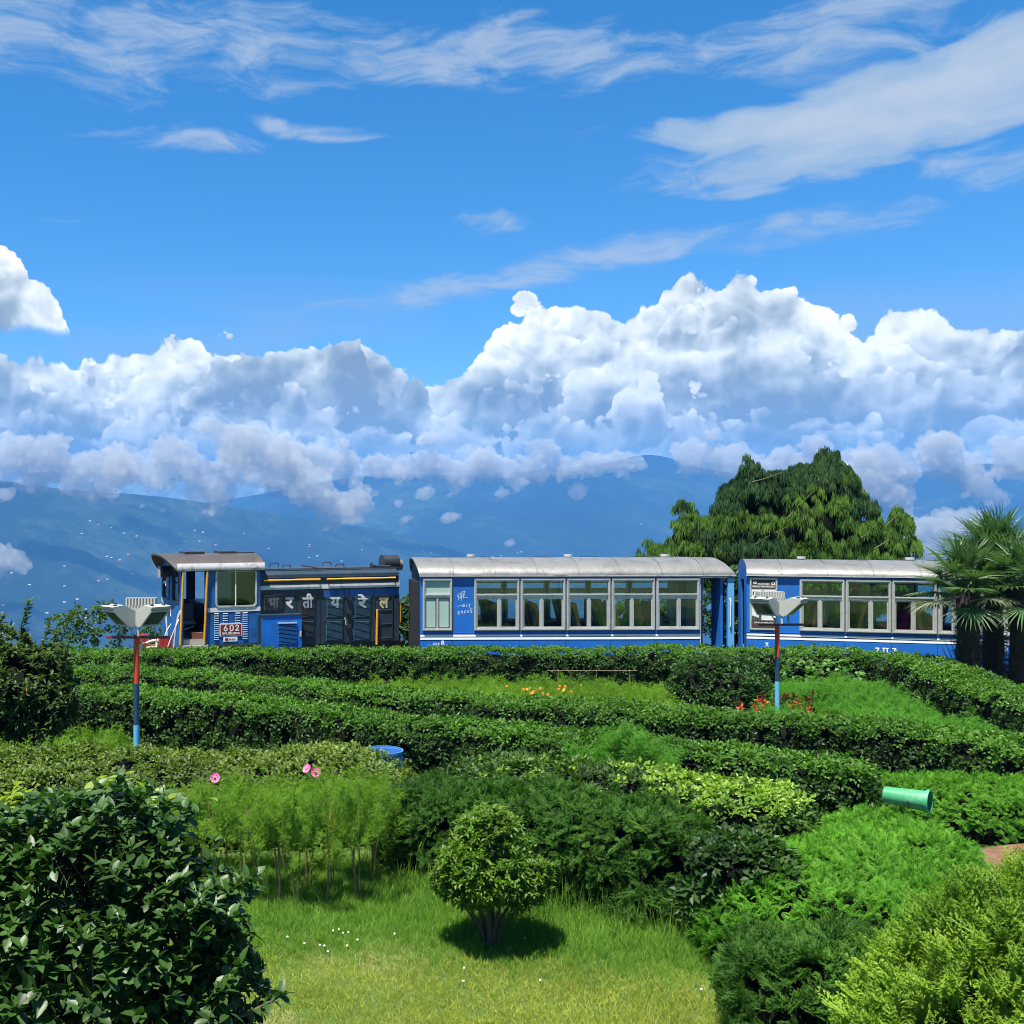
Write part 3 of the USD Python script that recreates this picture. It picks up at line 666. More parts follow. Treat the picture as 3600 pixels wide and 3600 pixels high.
def louvre_panel(root, S, px0, px1, py0, py1, n, y, mat, rim=True):
    xm = S.x((px0 + px1) / 2); x0, x1, z0, z1 = S.x(px0), S.x(px1), S.z(py1, xm), S.z(py0, xm)
    p = obj("louvre_panel", box(x0, x1, y - 0.006, y - 0.001, z0, z1), mat, root)
    slats(p, x0 + 0.02, x1 - 0.02, z0 + 0.02, z1 - 0.03, n, y - 0.007, MATS["slat_dark" if mat is MATS["loco_dark"] else "slat_blue"])
    if rim: obj("rim", cat_([box(x0 - 0.012, x1 + 0.012, y - 0.03, y - 0.0005, z1 - 0.02, z1 + 0.006), box(x0 - 0.012, x1 + 0.012, y - 0.022, y - 0.0005, z0 - 0.01, z0 + 0.008)]), mat, p)
    return p


def bogie(parent, x, W, ztop, z0=0.0):
    for w in (-0.55, 0.55):
        ms = []
        for yy in (W / 2 - 0.36, W / 2 + 0.30):
            c = trimesh.creation.cylinder(0.30, 0.06, sections=20); c.apply_transform(trimesh.transformations.rotation_matrix(math.pi / 2, [1, 0, 0])); c.apply_translation([x + w, yy, z0 + 0.30]); ms.append(c)
        a = trimesh.creation.cylinder(0.05, 0.8, sections=10); a.apply_transform(trimesh.transformations.rotation_matrix(math.pi / 2, [1, 0, 0])); a.apply_translation([x + w, W / 2, z0 + 0.30]); ms.append(a)
        obj("wheelset", cat_(ms), "/World/Looks/black_steel", parent, smooth=30)
    obj("bogie_frame", cat_([box(x - 0.85, x + 0.85, W / 2 - 0.55, W / 2 - 0.45, z0 + 0.24, z0 + 0.40), box(x - 0.85, x + 0.85, W / 2 + 0.45, W / 2 + 0.55, z0 + 0.24, z0 + 0.40), box(x - 0.15, x + 0.15, W / 2 - 0.45, W / 2 + 0.45, z0 + 0.30, ztop)]), "/World/Looks/black_steel", parent)


def window_unit(root, x0, x1, z0, z1, zr0, zr1, xm, y, mats, frosted=False, near=True, gap=True):
    """An aluminium window in a wall of thickness .06 whose outer face is y: outer frame, transom, mullion, sashes, three panes."""
    sg = -1 if near else 1
    yo = lambda a: sorted((y + sg * a[0], y + sg * a[1]))
    A = mats["aluminium"]
    w = obj("window", frame_ring(x0, x1, z0, z1, 0.055, *yo((-0.03, 0.035))), A, root)
    obj("moulding", frame_ring(x0 + 0.012, x1 - 0.012, z0 + 0.012, z1 - 0.012, 0.022, *yo((0.036, 0.048))), A, w)
    obj("transom", cat_([box(x0 + 0.056, x1 - 0.056, *yo((-0.02, 0.022)), zr0, zr1), box(x0 + 0.05, x1 - 0.05, *yo((0.023, 0.038)), zr1 - 0.028, zr1 - 0.004)]), A, w)
    obj("mullion", box(xm - 0.022, xm + 0.022, *yo((-0.018, 0.018)), z0 + 0.056, zr0 - 0.001), A, w)
    g = mats["frosted_glass"] if frosted else mats["window_glass"]
    sash = [(x0 + 0.058, xm - 0.023), (xm + 0.023, x1 - 0.058)]
    for k, (a, b) in enumerate(sash):
        if not frosted: obj("sash", frame_ring(a, b, z0 + 0.058, zr0 - 0.003, 0.026, *yo((-0.012, 0.010))), A, w)
        obj("pane", box(a + 0.02, b - 0.02, *yo((-0.003, 0.003)), z0 + 0.075, zr0 - 0.015), g, w)
    obj("pane", box(x0 + 0.05, x1 - 0.05, *yo((-0.003, 0.003)), zr1 - 0.005, z1 - 0.05), g, w)


def arch_z(y, W, ze, zr): return ze + (zr - ze) * (1 - np.abs(2 * y / W - 1) ** 2.6) ** 0.62


def roof_shell(x0, x1, W, over, ze, zr, t=0.03, bow0=0.0, bow1=0.0, dents=0, nx=60):
    """An arched roof; its ends bow outwards or inwards along the arch."""
    ys = W / 2 + (W / 2 + over) * -np.cos(np.linspace(0, math.pi, 29)); xs = np.linspace(0, 1, nx)
    V = np.zeros((nx, 29, 3)); yn = (ys + over) / (W + 2 * over)
    z = ze + (zr - ze) * (1 - np.abs(2 * yn - 1) ** 2.6) ** 0.62
    rise = (z - ze) / (zr - ze)
    for i, s in enumerate(xs):
        V[i, :, 0] = x0 + (x1 - x0) * s - bow0 * rise * (1 - s) + bow1 * rise * s; V[i, :, 1] = ys; V[i, :, 2] = z
    if dents:
        n = meshkit.fbm(np.stack([V[..., 0] * 1.6, V[..., 1] * 3, 0 * V[..., 0] + dents], -1), 4, dents) - 0.5
        V[..., 2] += n * 0.035 * (1 - rise * 0.5); V[..., 1] += n * 0.05 * (V[..., 1] < W / 2) * (1 - rise)
    ci = np.array([W / 2, ze])
    inner = V.copy(); inner[..., 1] = ci[0] + (V[..., 1] - ci[0]) * (1 - t / (W / 2)); inner[..., 2] = V[..., 2] - t
    v1, f1 = grid_mesh(V); v2, f2 = grid_mesh(inner); f1 = np.vstack([f1[:, [0, 1, 2]], f1[:, [0, 2, 3]]]); f2 = np.vstack([f2[:, [0, 2, 1]], f2[:, [0, 3, 2]]]) + len(v1)
    rim = []
    n0, m0 = nx, 29; idx = lambda i, j: i * m0 + j
    loop = [idx(i, 0) for i in range(n0)] + [idx(n0 - 1, j) for j in range(1, m0)] + [idx(i, m0 - 1) for i in range(n0 - 2, -1, -1)] + [idx(0, j) for j in range(m0 - 2, 0, -1)]
    for a, b in zip(loop, loop[1:] + loop[:1]): rim += [[b, a, a + len(v1)], [b, a + len(v1), b + len(v1)]]
    return trimesh.Trimesh(np.vstack([v1, v2]), np.vstack([f1, f2, np.array(rim)]), process=False)


def seat(parent, x, y, W, face, mats, zf):
    """A high-backed coach seat for one side of the gangway, its back leaning away from the way it faces; orange piping on the gangway edge."""
    s = face
    prof = np.array([[0, 0.42], [0.10 * -s, 0.80], [0.16 * -s, 1.05], [0.10 * -s, 1.13], [0.0, 1.10], [0.06 * s, 0.80], [0.12 * s, 0.45]]) + [x, zf]
    b = obj("seat_back", prism_xz(prof, y, y + W), mats["seat_grey"], parent, smooth=35)
    pr = np.array([[x + 0.1 * s, zf + 0.30], [x + 0.12 * s, zf + 0.46], [x + 0.54 * s, zf + 0.46], [x + 0.54 * s, zf + 0.30]])
    obj("cushion", prism_xz(pr, y, y + W), mats["seat_dark"], b)
    tr = np.array([[0.06 * s, 0.42], [0.01 * s, 0.72], [-0.05 * s, 0.95], [-0.12 * s, 1.06], [-0.08 * s, 1.13], [0.01 * s, 1.09], [0.07 * s, 0.80], [0.13 * s, 0.44]]) + [x, zf]
    obj("side_trim", prism_xz(tr, y - 0.025, y - 0.001), mats["orange_trim"], b)
    obj("pedestal", box(x + 0.2 * s - 0.05, x + 0.2 * s + 0.05, y + W / 2 - 0.15, y + W / 2 + 0.15, zf, zf + 0.30), mats["black_steel"], b)


def build_coach(first):
    mats = MATS
    if first:
        X0, D0, rz, L = (1477 - CX) / F * 24.4, 24.4, 1.8, 7.17
        px = [(1485.4, 1590), (1666, 1826), (1829, 1988), (1991, 2146), (2149, 2302), (2306, 2459)]
    else:
        X0, D0, rz, L = (2625 - CX) / F * 24.7, 24.7, -15.0, 7.3
        px = [(2635, 2733), (2810, 2969), (2972, 3133), (3135, 3294), (3297, 3455), (3458, 3610)]
    S = Side(X0, D0, rz); W = 2.0
    root = thing("passenger_coach", "blue narrow gauge coach with orange edged seats and dark open doorway" if first else "blue narrow gauge coach carrying a framed poster, partly behind the palms", "train coach", (X0, D0, 0), rz, group="coaches of the toy train")
    ztop, zb = 2.285, 0.32; z0, z1, zr0, zr1 = 1.05, 2.225, 1.785, 1.875
    if not first: z0, z1, zr0, zr1 = 1.045, 2.215, 1.765, 1.85
    wx = [(S.x(a) + 0.004, S.x(b) - 0.004) for a, b in px]
    xd0, xd1 = (S.x(2464), S.x(2556)) if first else (S.x(3625), S.x(3712))
    holes = [(a + 0.01, z0 + 0.01, b - 0.01, z1 - 0.01) for a, b in (wx if first else wx[1:])]
    door = (xd0, zb + 0.02, xd1, 2.225)
    obj("body_side", wall_with_holes(0, L, zb, ztop, holes + [door], 0.0, 0.05), mats["coach_blue"], root)
    fh = [(a + 0.01, z0 + 0.01, b - 0.01, z1 - 0.01) for a, b in wx[1:]]
    obj("body_side", wall_with_holes(0, L, zb, ztop, fh, W - 0.05, W), mats["coach_blue"], root, label=None)
    for a, b in ((0.0, 0.05), (L - (0.29 if first else 0.05), L - (0.24 if first else 0.0))):
        arc = [(0.051, zb), (W - 0.051, zb)] + [(y, arch_z(y, W, ztop - 0.02, 2.60)) for y in np.linspace(W - 0.052, 0.052, 17)]
        from shapely.geometry import Polygon, box as sbox
        g = Polygon(arc).difference(sbox(0.62, zb + 0.05, 1.38, 2.15))
        m = prism_xz(g, 0, b - a); v = m.vertices.copy(); m.vertices = np.stack([a + v[:, 1], v[:, 0], v[:, 2]], 1); m.invert()
        obj("end_wall", m, mats["black_rubber" if a == 0 and first else "coach_blue"], root)
    # gangway bellows and end door frames
    ex = [(-0.16, -0.001)] if first else [(-0.10, -0.001)]
    if first: ex.append((L + 0.001, L + 0.05))
    else: ex = []
    for a, b in ex:
        for yy in (np.linspace(0.05, 0.95, 4) if a < 0 else (0.7,)):
            obj("gangway_rib", box(a, b, yy, yy + (0.10 if a < 0 else 0.6), zb + 0.02, 2.16), mats["black_rubber"], root)
    obj("roof", roof_shell(-0.02 if first else 0.0, L + 0.02, W, 0.05, ztop + 0.02, 2.665 if first else 2.62, 0.03, 0.09 if first else 0.0, -0.22 if first else 0.02, 3 if first else 8), mats["silver_roof"], root, smooth=50)
    obj("gutter", cat_([box(-0.02, L + 0.02, -0.062, -0.03, ztop - 0.012, ztop + 0.014)]), mats["worn_silver"], root)
    obj("gutter", cat_([box(-0.02, L + 0.02, W + 0.03, W + 0.062, ztop - 0.012, ztop + 0.014)]), mats["worn_silver"], root)
    for k in range(6):
        xs = 0.6 + k * (L - 1.2) / 5
        obj("roof_patch", roof_strip(xs - 0.22, xs + 0.25, W, ztop + 0.02, 2.665 if first else 2.62, 0.62, 0.72), mats["black_steel" if k % 2 else "worn_silver"], root)
    for k in range(3):
        xs = 1.3 + k * 2.3
        c = trimesh.creation.cylinder(0.10, 0.05, sections=16); c.apply_translation([xs, W / 2 - 0.03, (2.665 if first else 2.62) + 0.045]); obj("roof_vent", c, mats["worn_silver"], root, smooth=30)
    for k, (a, b) in enumerate(wx):
        if not first and k == 0: continue
        xm = (a + b) / 2 + ((0.0, 0.055, -0.035, 0.01, -0.03, 0.02) if first else (0.0, -0.04, 0.05, -0.02, -0.12, 0.0))[k]
        window_unit(root, a, b, z0, z1, zr0, zr1, xm, 0.0, mats, frosted=(first and k == 0))
    for k, (a, b) in enumerate(wx[1:]):
        window_unit(root, a, b, z0, z1, zr0, zr1, (a + b) / 2, W, mats, near=False)
    for q, (za, zz) in enumerate(((0.905, 0.962), (0.838, 0.898)) if first else ((0.915, 0.955), (0.84, 0.885))):
        if first:
            obj("white_line", box(0.0, xd0 - 0.02, -0.008, -0.001, za + 0.004, zz - 0.006), mats["white_stripe"], root)
        else:
            obj("white_line", box(0.0, L, -0.006, -0.001, za, zz), mats["white_stripe"], root)
    for k, (a, b) in enumerate(wx):                                     # panel joints and rivets between the windows
        xj = b + 0.012
        if xj < (xd0 - 0.05 if first else L): obj("panel_joint", box(xj - 0.006, xj + 0.006, -0.003, -0.0006, zb + 0.02, ztop - 0.03), mats["loco_dark"], root)
    for k, xs in enumerate(np.arange(0.75, L - 0.4, 0.95)):
        obj("roof_seam", roof_strip(xs - 0.010, xs + 0.010, W, ztop + 0.018, 2.662 if first else 2.617, 0.0, 1.0, 0.05), mats["roof_joint"], root)
    r_ = np.random.default_rng(3 if first else 4)
    for k in range(12):                                                # soot and tar patches along the ridge
        xs = r_.uniform(0.2, L - 0.6); a_ = r_.uniform(0.40, 0.58); obj("tar_patch", roof_strip(xs, xs + r_.uniform(0.08, 0.5), W, ztop + 0.026, 2.667 if first else 2.622, a_, a_ + r_.uniform(0.02, 0.07)), mats["black_steel"], root)
    obj("dark_line", box(0.0, xd0 - 0.02 if first else L, -0.004, -0.0005, 0.895, 0.915 if not first else 0.913), mats["loco_dark"], root)
    obj("sill_rail", box(0.0, xd0 - 0.02 if first else L, -0.012, -0.0005, 0.985, 0.998), mats["coach_blue"], root)
    if first:
        obj("door_frame", cat_([box(xd0 - 0.018, xd0, -0.012, 0.0, zb + 0.02, 2.23), box(xd0 - 0.018, xd1, -0.012, -0.001, 2.2255, 2.245)]), mats["worn_silver"], root)
        obj("open_door", box(xd0 + 0.02, xd0 + 0.05, 0.06, 0.62, zb + 0.05, 2.2), mats["loco_dark"], root)  # leaf coloured dark to stand for the shade inside the doorway
        obj("door_post", box(xd1 + 0.012, L - 0.004, -0.02, -0.001, zb + 0.02, 2.22), mats["light_blue_post"], root)
        obj("grab_rail", tube([[xd1 + 0.06, -0.02, 1.1], [xd1 + 0.06, -0.06, 1.14], [xd1 + 0.06, -0.06, 1.72], [xd1 + 0.06, -0.02, 1.76]], 0.012, 6), mats["plate_white"], root, smooth=40)
        obj("partition", wall_partition(xd0 - 0.10, W, zb, 2.3), mats["cabin_lining"], root)
        obj("partition", wall_partition(S.x(1640), W, zb, 2.3, solid=True), mats["cabin_lining"], root)
        # chalk scribbles on the blue panel
        from shapely.geometry import LineString
        def scribble(strokes, name, r=0.007):
            ms = []
            for st in strokes:
                pts = [(S.x(1400 + a / 3.513), S.z(1930 + b / 3.513, 1.0)) for a, b in st]
                ms.append(prism_xz(LineString(pts).buffer(r, 2), -0.003, -0.001))
            obj(name, cat_(ms), mats["chalk"], root)
        scribble([[(735, 585), (738, 560), (765, 548)], [(742, 580), (742, 630)], [(740, 600), (770, 590)], [(775, 540), (770, 615)], [(788, 528), (782, 640)], [(788, 530), (825, 520), (812, 575), (790, 590)], [(805, 545), (800, 605), (855, 598)]], "chalk_scribble", 0.006)
        scribble([[(735, 705), (745, 705)], [(760, 700), (775, 698)], [(790, 690), (790, 715)], [(805, 690), (820, 690), (818, 712), (804, 712), (805, 690)], [(845, 690), (848, 715)], [(880, 680), (884, 725)], [(872, 690), (880, 678), (890, 690)]], "chalk_scribble")
        scribble([[(735, 780), (750, 770), (757, 785), (738, 803), (760, 805)], [(785, 765), (778, 785), (795, 785)], [(795, 765), (792, 800)], [(835, 760), (815, 770), (830, 782), (815, 795)], [(870, 752), (855, 770), (872, 780), (858, 788)], [(915, 738), (890, 742), (892, 765), (910, 768), (908, 785), (890, 782)]], "chalk_scribble")
        n8 = S.x(1549); obj("painted_number", words("8", 0.10, n8, -0.001, 0.72), mats["white_stripe"], root)
        obj("painted_letters", words("D.H.R", 0.05, S.x(1522), -0.001, 0.72, squeeze=0.8), mats["white_stripe"], root)
        for k in range(6):
            xs = S.x(1666) + 0.55 + k * 0.90
            if xs > xd0 - 0.35: break
            seat(root, xs, 0.12, 0.55, 1, mats, 0.55); seat(root, xs, 1.32, 0.55, 1, mats, 0.55)
        ribs = 0
    else:
        for k in range(6):
            xs = 1.5 + k * 0.95
            if k not in (2, 3): seat(root, xs, 0.12, 0.55, -1, mats, 0.55)
            seat(root, xs, 1.32, 0.55, -1, mats, 0.55)
        seat(root, S.x(3188) + 0.17, 0.12, 0.55, -1, mats, 0.55); seat(root, S.x(3262) - 0.17, 0.12, 0.55, 1, mats, 0.55)
        obj("painted_number", words("3", 0.11, S.x(2687), -0.001, S.z(2277, 0.5)), mats["white_stripe"], root)
        obj("painted_letters", words("7 II 7", 0.12, S.x(3074), -0.001, S.z(2298, 3.0)), mats["white_stripe"], root)
        obj("painted_number", words("94", 0.15, S.x(3520), -0.001, S.z(2299, 5.6)), mats["white_stripe"], root)
        # framed poster
        a, b = wx[0]; zt, zl = S.z(2032, 0.4), S.z(2214, 0.4); y = -0.001
        pf = obj("poster", box(a + 0.03, b - 0.03, -0.012, -0.002, zl + 0.03, zt - 0.03), mats["poster_paper"], root)
        obj("poster_frame", frame_ring(a, b, zl, zt, 0.035, -0.03, -0.001), mats["aluminium"], pf)
        zh, zf = S.z(2071, 0.4), S.z(2180, 0.4)
        obj("heading_board", box(a + 0.036, b - 0.036, -0.015, -0.0125, zh, zt - 0.036), mats["poster_dark"], pf)
        obj("foot_board", box(a + 0.036, b - 0.036, -0.015, -0.0125, zl + 0.036, zf), mats["poster_dark"], pf)
        wd = b - a
        def fit(text, h, zc, frac):
            m = meshkit.text_mesh(text, h, 0.002, True); w = m.bounds[1, 0] - m.bounds[0, 0]; sq = min(1.0, (wd * frac) / w)
            obj("lettering", words(text, h, a + wd / 2 - w * sq / 2, -0.0155, zc, 0.002, squeeze=sq), mats["plate_white"], pf)
        fit("DARJEELING", 0.034, zh + 0.10, 0.42); fit("HIMALAYAN RAILWAY", 0.040, zh + 0.04, 0.82)
        fit("DARJEELING HIMALAYAN", 0.026, zf - 0.07, 0.70); fit("RAILWAY", 0.026, zf - 0.125, 0.3)
        def disc(px_, py_, r, mat, r2=0.0, yy=-0.0155, sx=1.0):
            from shapely.geometry import Point
            from shapely import affinity
            g = Point(0, 0).buffer(r, 10)
            if r2: g = g.difference(Point(0, 0).buffer(r2, 10))
            g = affinity.translate(affinity.scale(g, sx, 1), S.x(2550 + px_ / 3.22), S.z(1950 + py_ / 3.22, 0.4))
            obj("drawing", prism_xz(g, yy - 0.002, yy), mats[mat], pf)
        disc(335, 315, 0.038, "plate_white", 0.018); disc(540, 322, 0.034, "plate_white", 0.02); obj("drawing", box(S.x(2550 + 520 / 3.22), S.x(2550 + 562 / 3.22), -0.018, -0.0155, S.z(1950 + 336 / 3.22), S.z(1950 + 328 / 3.22)), mats["plate_white"], pf)
        disc(415, 447, 0.062, "poster_ink", 0.032); disc(415, 447, 0.018, "poster_ink"); disc(425, 498, 0.05, "poster_ink", 0.0, sx=1.3)
        disc(425, 545, 0.075, "poster_ink", 0.05, sx=1.2); disc(425, 560, 0.055, "poster_ink", sx=1.1)
        from shapely.geometry import Polygon
        for poly in ([(445, 500), (500, 470), (545, 500), (560, 560), (520, 570), (490, 530)], [(310, 420), (325, 415), (322, 455), (308, 450)], [(410, 405), (440, 405), (436, 420), (414, 420)], [(300, 690), (400, 720), (380, 738), (300, 735)], [(440, 600), (500, 590), (560, 640), (470, 660)], [(320, 560), (390, 575), (360, 600)]):
            pts = [(S.x(2550 + u / 3.22), S.z(1950 + v / 3.22, 0.4)) for u, v in poly]
            obj("drawing", prism_xz(Polygon(pts).buffer(0), -0.0178, -0.0155), mats["poster_ink"], pf)
        for k, (u, v) in enumerate(((470, 505), (500, 520), (520, 545))):
            disc(u, v, 0.012, "poster_paper", yy=-0.0180)
    obj("floor", box(0.05, L - 0.05, 0.051, W - 0.051, zb + 0.1, 0.55), mats["cabin_floor"], root)
    obj("ceiling", roof_strip(0.06, L - 0.06, W, ztop - 0.05, 2.56, 0.03, 0.97), mats["cabin_lining"], root)
    obj("luggage_rack", cat_([box(0.4, (xd0 - 0.2), 0.07, 0.40, 2.0, 2.02)] if False else [box(S.x(1670) if first else 1.1, (xd0 - 0.2) if first else L - 0.3, W - 0.36, W - 0.07, 2.02, 2.04)]), mats["cabin_lining"], root)
    obj("underframe", box(0.1, L - 0.1, 0.25, W - 0.25, 0.30, zb + 0.09), mats["black_steel"], root)
    for x in (1.3, L - 1.3): bogie(root, x, W, 0.32, 0.02)
    return S, root


def roof_strip(x0, x1, W, ze, zr, a, b, over=0.0):
    """A thin sheet lying on the arch between the shares a and b of its width (0 is the near eave)."""
    n = 12 if not over else 40; t = a + (b - a) * (0.5 - 0.5 * np.cos(np.linspace(0, math.pi, n))); w = W + 2 * over
    ys = w * t - over; z = arch_z(np.clip(ys + over, 0.002, w - 0.002), w, ze, zr) + 0.012
    ys = W / 2 + (ys - W / 2) * (1 + 0.010 * (over > 0))
    V = np.zeros((2, n, 3)); V[0, :, 0], V[1, :, 0] = x0, x1; V[:, :, 1] = ys; V[:, :, 2] = z
    return grid_mesh(V)


def wall_partition(x, W, z0, z1, solid=False):
    if solid: return cat_([box(x, x + 0.03, 0.06, W - 0.06, z0 + 0.24, z1)])
    return cat_([box(x, x + 0.03, 0.06, 0.65, z0 + 0.24, z1), box(x, x + 0.03, 1.35, W - 0.06, z0 + 0.24, z1)])
def build_loco():
    from shapely.geometry import LineString, Point, Polygon, box as sbox
    from shapely import affinity
    mats = MATS
    W, rz, D0 = 2.05, 21.0, 23.2
    X0 = (636 - CX) / F * D0; S = Side(X0, D0, rz); L = S.x(1406)
    root = thing("diesel_locomotive", "small blue diesel locomotive with open cab doorway, yellow rails and dark louvred hood", "locomotive", (X0, D0, 0), rz)
    A = lambda u, v: (500 + u / 3.864, 1920 + v / 3.864)            # points of the cab
    B = lambda u, v: (900 + u / 3.513, 1920 + v / 3.513)            # points of the hood
    xc = S.x(915)                                                    # cab and hood meet here
    zs, ze = S.z(2268, 0.3), S.z(1998, 0.9)                          # sill and eave
    zb = 0.5; zroof = ze + 0.30
    # ---- cab
    xd0, xd1 = S.x(645), S.x(720); wx0, wx1, wz0, wz1 = S.x(761), S.x(899), S.z(2130, 1.3), S.z(2007, 1.3)
    obj("cab_side", wall_with_holes(0, xc, zs, ze, [(xd0, zs - 0.01, xd1, ze - 0.03), rrect(wx0, wx1, wz0, wz1, 0.07)], 0, 0.05), mats["loco_blue"], root)
    obj("cab_side", wall_with_holes(0, xc, zs, ze, [(xd0 + 0.02, zs + 0.85, xd1 + 0.05, ze - 0.05), rrect(wx0, wx1, wz0, wz1, 0.07)], W - 0.05, W), mats["loco_blue"], root)
    # front wall with two windows, and back wall
    arc = [(0.051, zs - 0.25), (W - 0.051, zs - 0.25)] + [(y, arch_z(y, W, ze - 0.02, zroof - 0.04)) for y in np.linspace(W - 0.052, 0.052, 17)]
    front = Polygon(arc).difference(rrect(0.20, 0.84, ze - 0.72, ze - 0.05, 0.05)).difference(rrect(1.20, 1.86, ze - 0.72, ze - 0.05, 0.05))
    def yz(g, x0, x1):
        m = prism_xz(g, 0, x1 - x0); v = m.vertices.copy(); m.vertices = np.stack([x0 + v[:, 1], v[:, 0], v[:, 2]], 1); m.invert(); return m
    obj("cab_front", yz(front, 0, 0.05), mats["loco_blue"], root)
    obj("cab_back", yz(Polygon(arc).difference(rrect(0.2, 0.8, ze - 0.25, ze - 0.05, 0.03)), xc - 0.05, xc), mats["loco_blue"], root)
    for ya, yb in ((0.20, 0.84), (1.20, 1.86)):
        w = obj("front_window", yz(rrect(ya - 0.03, yb + 0.03, ze - 0.75, ze - 0.02, 0.06).difference(rrect(ya + 0.01, yb - 0.01, ze - 0.71, ze - 0.06, 0.04)), -0.018, -0.001), mats["loco_dark"], root)
        obj("pane", yz(rrect(ya + 0.005, yb - 0.005, ze - 0.715, ze - 0.055, 0.05), 0.02, 0.026), mats["dull_glass"], w)
        obj("wiper", tube([[-0.02, ya + 0.3, ze - 0.02], [-0.03, ya + 0.22, ze - 0.45]], 0.008, 5), mats["black_steel"], w)
    # white arcs on the front: from the band at the corner down towards the coupling
    for pts in ([(W * 0.03, ze - 0.93), (0.13, ze - 0.95), (0.30, ze - 1.06), (0.50, ze - 1.30), (0.66, ze - 1.62), (0.74, ze - 1.85)], [(W - 0.05, ze - 0.78), (W - 0.15, ze - 0.80), (W - 0.32, ze - 0.92), (W - 0.48, ze - 1.12), (W - 0.6, ze - 1.4), (W - 0.68, ze - 1.75)]):
        obj("white_arc", yz(LineString(pts).buffer(0.045, 4).intersection(sbox(0.02, zs - 0.25, W - 0.02, ze)), -0.006, -0.001), mats["white_band"], root)
    obj("warning_sticker", yz(affinity.scale(Point(1.02, ze - 0.98).buffer(0.1, 8), 1.0, 1.3), -0.005, -0.001), mats["coupler_red"], root)
    obj("warning_sticker", yz(Polygon([(0.97, ze - 1.10), (1.07, ze - 1.10), (1.02, ze - 0.90)]), -0.008, -0.0055), mats["plate_white"], root)
    # headlight
    hl = trimesh.creation.cylinder(0.13, 0.20, sections=24); hl.apply_transform(trimesh.transformations.rotation_matrix(math.pi / 2, [0, 1, 0])); hl.apply_translation([-0.12, 1.03, ze - 0.10])
    h = obj("headlight", hl, mats["black_steel"], root, smooth=40)
    ln = trimesh.creation.cylinder(0.105, 0.02, sections=24); ln.apply_transform(trimesh.transformations.rotation_matrix(math.pi / 2, [0, 1, 0])); ln.apply_translation([-0.242, 1.03, ze - 0.10])
    obj("lens", ln, mats["lens_grey"], h, smooth=40)
    obj("guard_bars", cat_([box(-0.27, -0.255, 1.03 + o - 0.012, 1.03 + o + 0.012, ze - 0.22, ze + 0.02) for o in (-0.09, -0.03, 0.03, 0.09)]), mats["worn_silver"], h)
    obj("bracket", tube([[-0.02, 1.15, ze - 0.28], [-0.10, 1.10, ze - 0.36], [-0.16, 1.0, ze - 0.34], [-0.16, 0.80, ze - 0.30], [-0.16, 0.78, ze - 0.40]], 0.02, 6), mats["plate_white"], h, smooth=40)
    # doorway: rails, sill, inside
    for xx, tilt in ((xd0 - 0.03, 0.045), (xd1 + 0.03, 0.05)):
        obj("yellow_rail", tube([[xx - tilt, -0.035, zs + 0.02], [xx + tilt * 0.4, -0.035, ze - 0.06]], 0.026, 8), mats["yellow_rail"], root, smooth=40)
        obj("rail_foot", tube([[xx - tilt, 0.0, zs + 0.03], [xx - tilt, -0.05, zs + 0.03]], 0.02, 6), mats["white_band"], root)
        obj("rail_foot", tube([[xx + tilt * 0.4, 0.0, ze - 0.07], [xx + tilt * 0.4, -0.05, ze - 0.07]], 0.02, 6), mats["white_band"], root)
    obj("door_sill", box(-0.02, xd1 + 0.06, -0.06, -0.001, zs - 0.05, zs - 0.002), mats["worn_silver"], root)
    obj("cab_floor", box(0.05, xc - 0.05, 0.051, W - 0.051, zs - 0.06, zs + 0.12), mats["cabin_floor"], root)
    obj("driver_desk", box(xd1 + 0.10, xc - 0.10, 0.5, W - 0.1, zs + 0.12, zs + 0.85), mats["loco_dark"], root)
    obj("driver_seat", cat_([box(xd0 + 0.02, xd0 + 0.36, 0.55, 0.95, zs + 0.40, zs + 0.48), box(xd0 + 0.06, xd0 + 0.44, 0.95, 1.02, zs + 0.40, zs + 0.82)]), mats["seat_grey"], root)
    obj("brake_lever", tube([[xd0 + 0.1, 0.4, zs + 0.3], [xd0 + 0.3, 0.4, zs + 0.36], [xd0 + 0.36, 0.4, zs + 0.46]], 0.012, 6), mats["worn_silver"], root)
    obj("cab_step_box", box(xd0 + 0.2, xd1 - 0.02, 0.06, 0.4, zs + 0.121, zs + 0.26), mats["rust"], root)
    # side window
    w = obj("cab_window", prism_xz(rrect(wx0 - 0.025, wx1 + 0.025, wz0 - 0.025, wz1 + 0.025, 0.09).difference(rrect(wx0 + 0.012, wx1 - 0.012, wz0 + 0.012, wz1 - 0.012, 0.06)), -0.02, 0.02), mats["worn_silver"], root)
    obj("mullion", box(S.x(828) - 0.012, S.x(828) + 0.012, -0.008, 0.014, wz0 + 0.013, wz1 - 0.013), mats["plate_white"], w)
    obj("pane", box(wx0 + 0.005, S.x(828) - 0.013, 0.0, 0.006, wz0 + 0.005, wz1 - 0.005), mats["dull_glass"], w)
    obj("pane", box(S.x(828) + 0.013, wx1 - 0.005, 0.012, 0.018, wz0 + 0.005, wz1 - 0.005), mats["dull_glass"], w)
    # white band on the cab
    zw0, zw1 = S.z(2150, 1.2), S.z(2135, 1.2)
    obj("white_band", box(xd1 + 0.06, xc, -0.008, -0.001, zw0, zw1), mats["white_band"], root)
    obj("white_band", box(0.0, xd0 - 0.055, -0.008, -0.001, zw0, zw1), mats["white_band"], root)
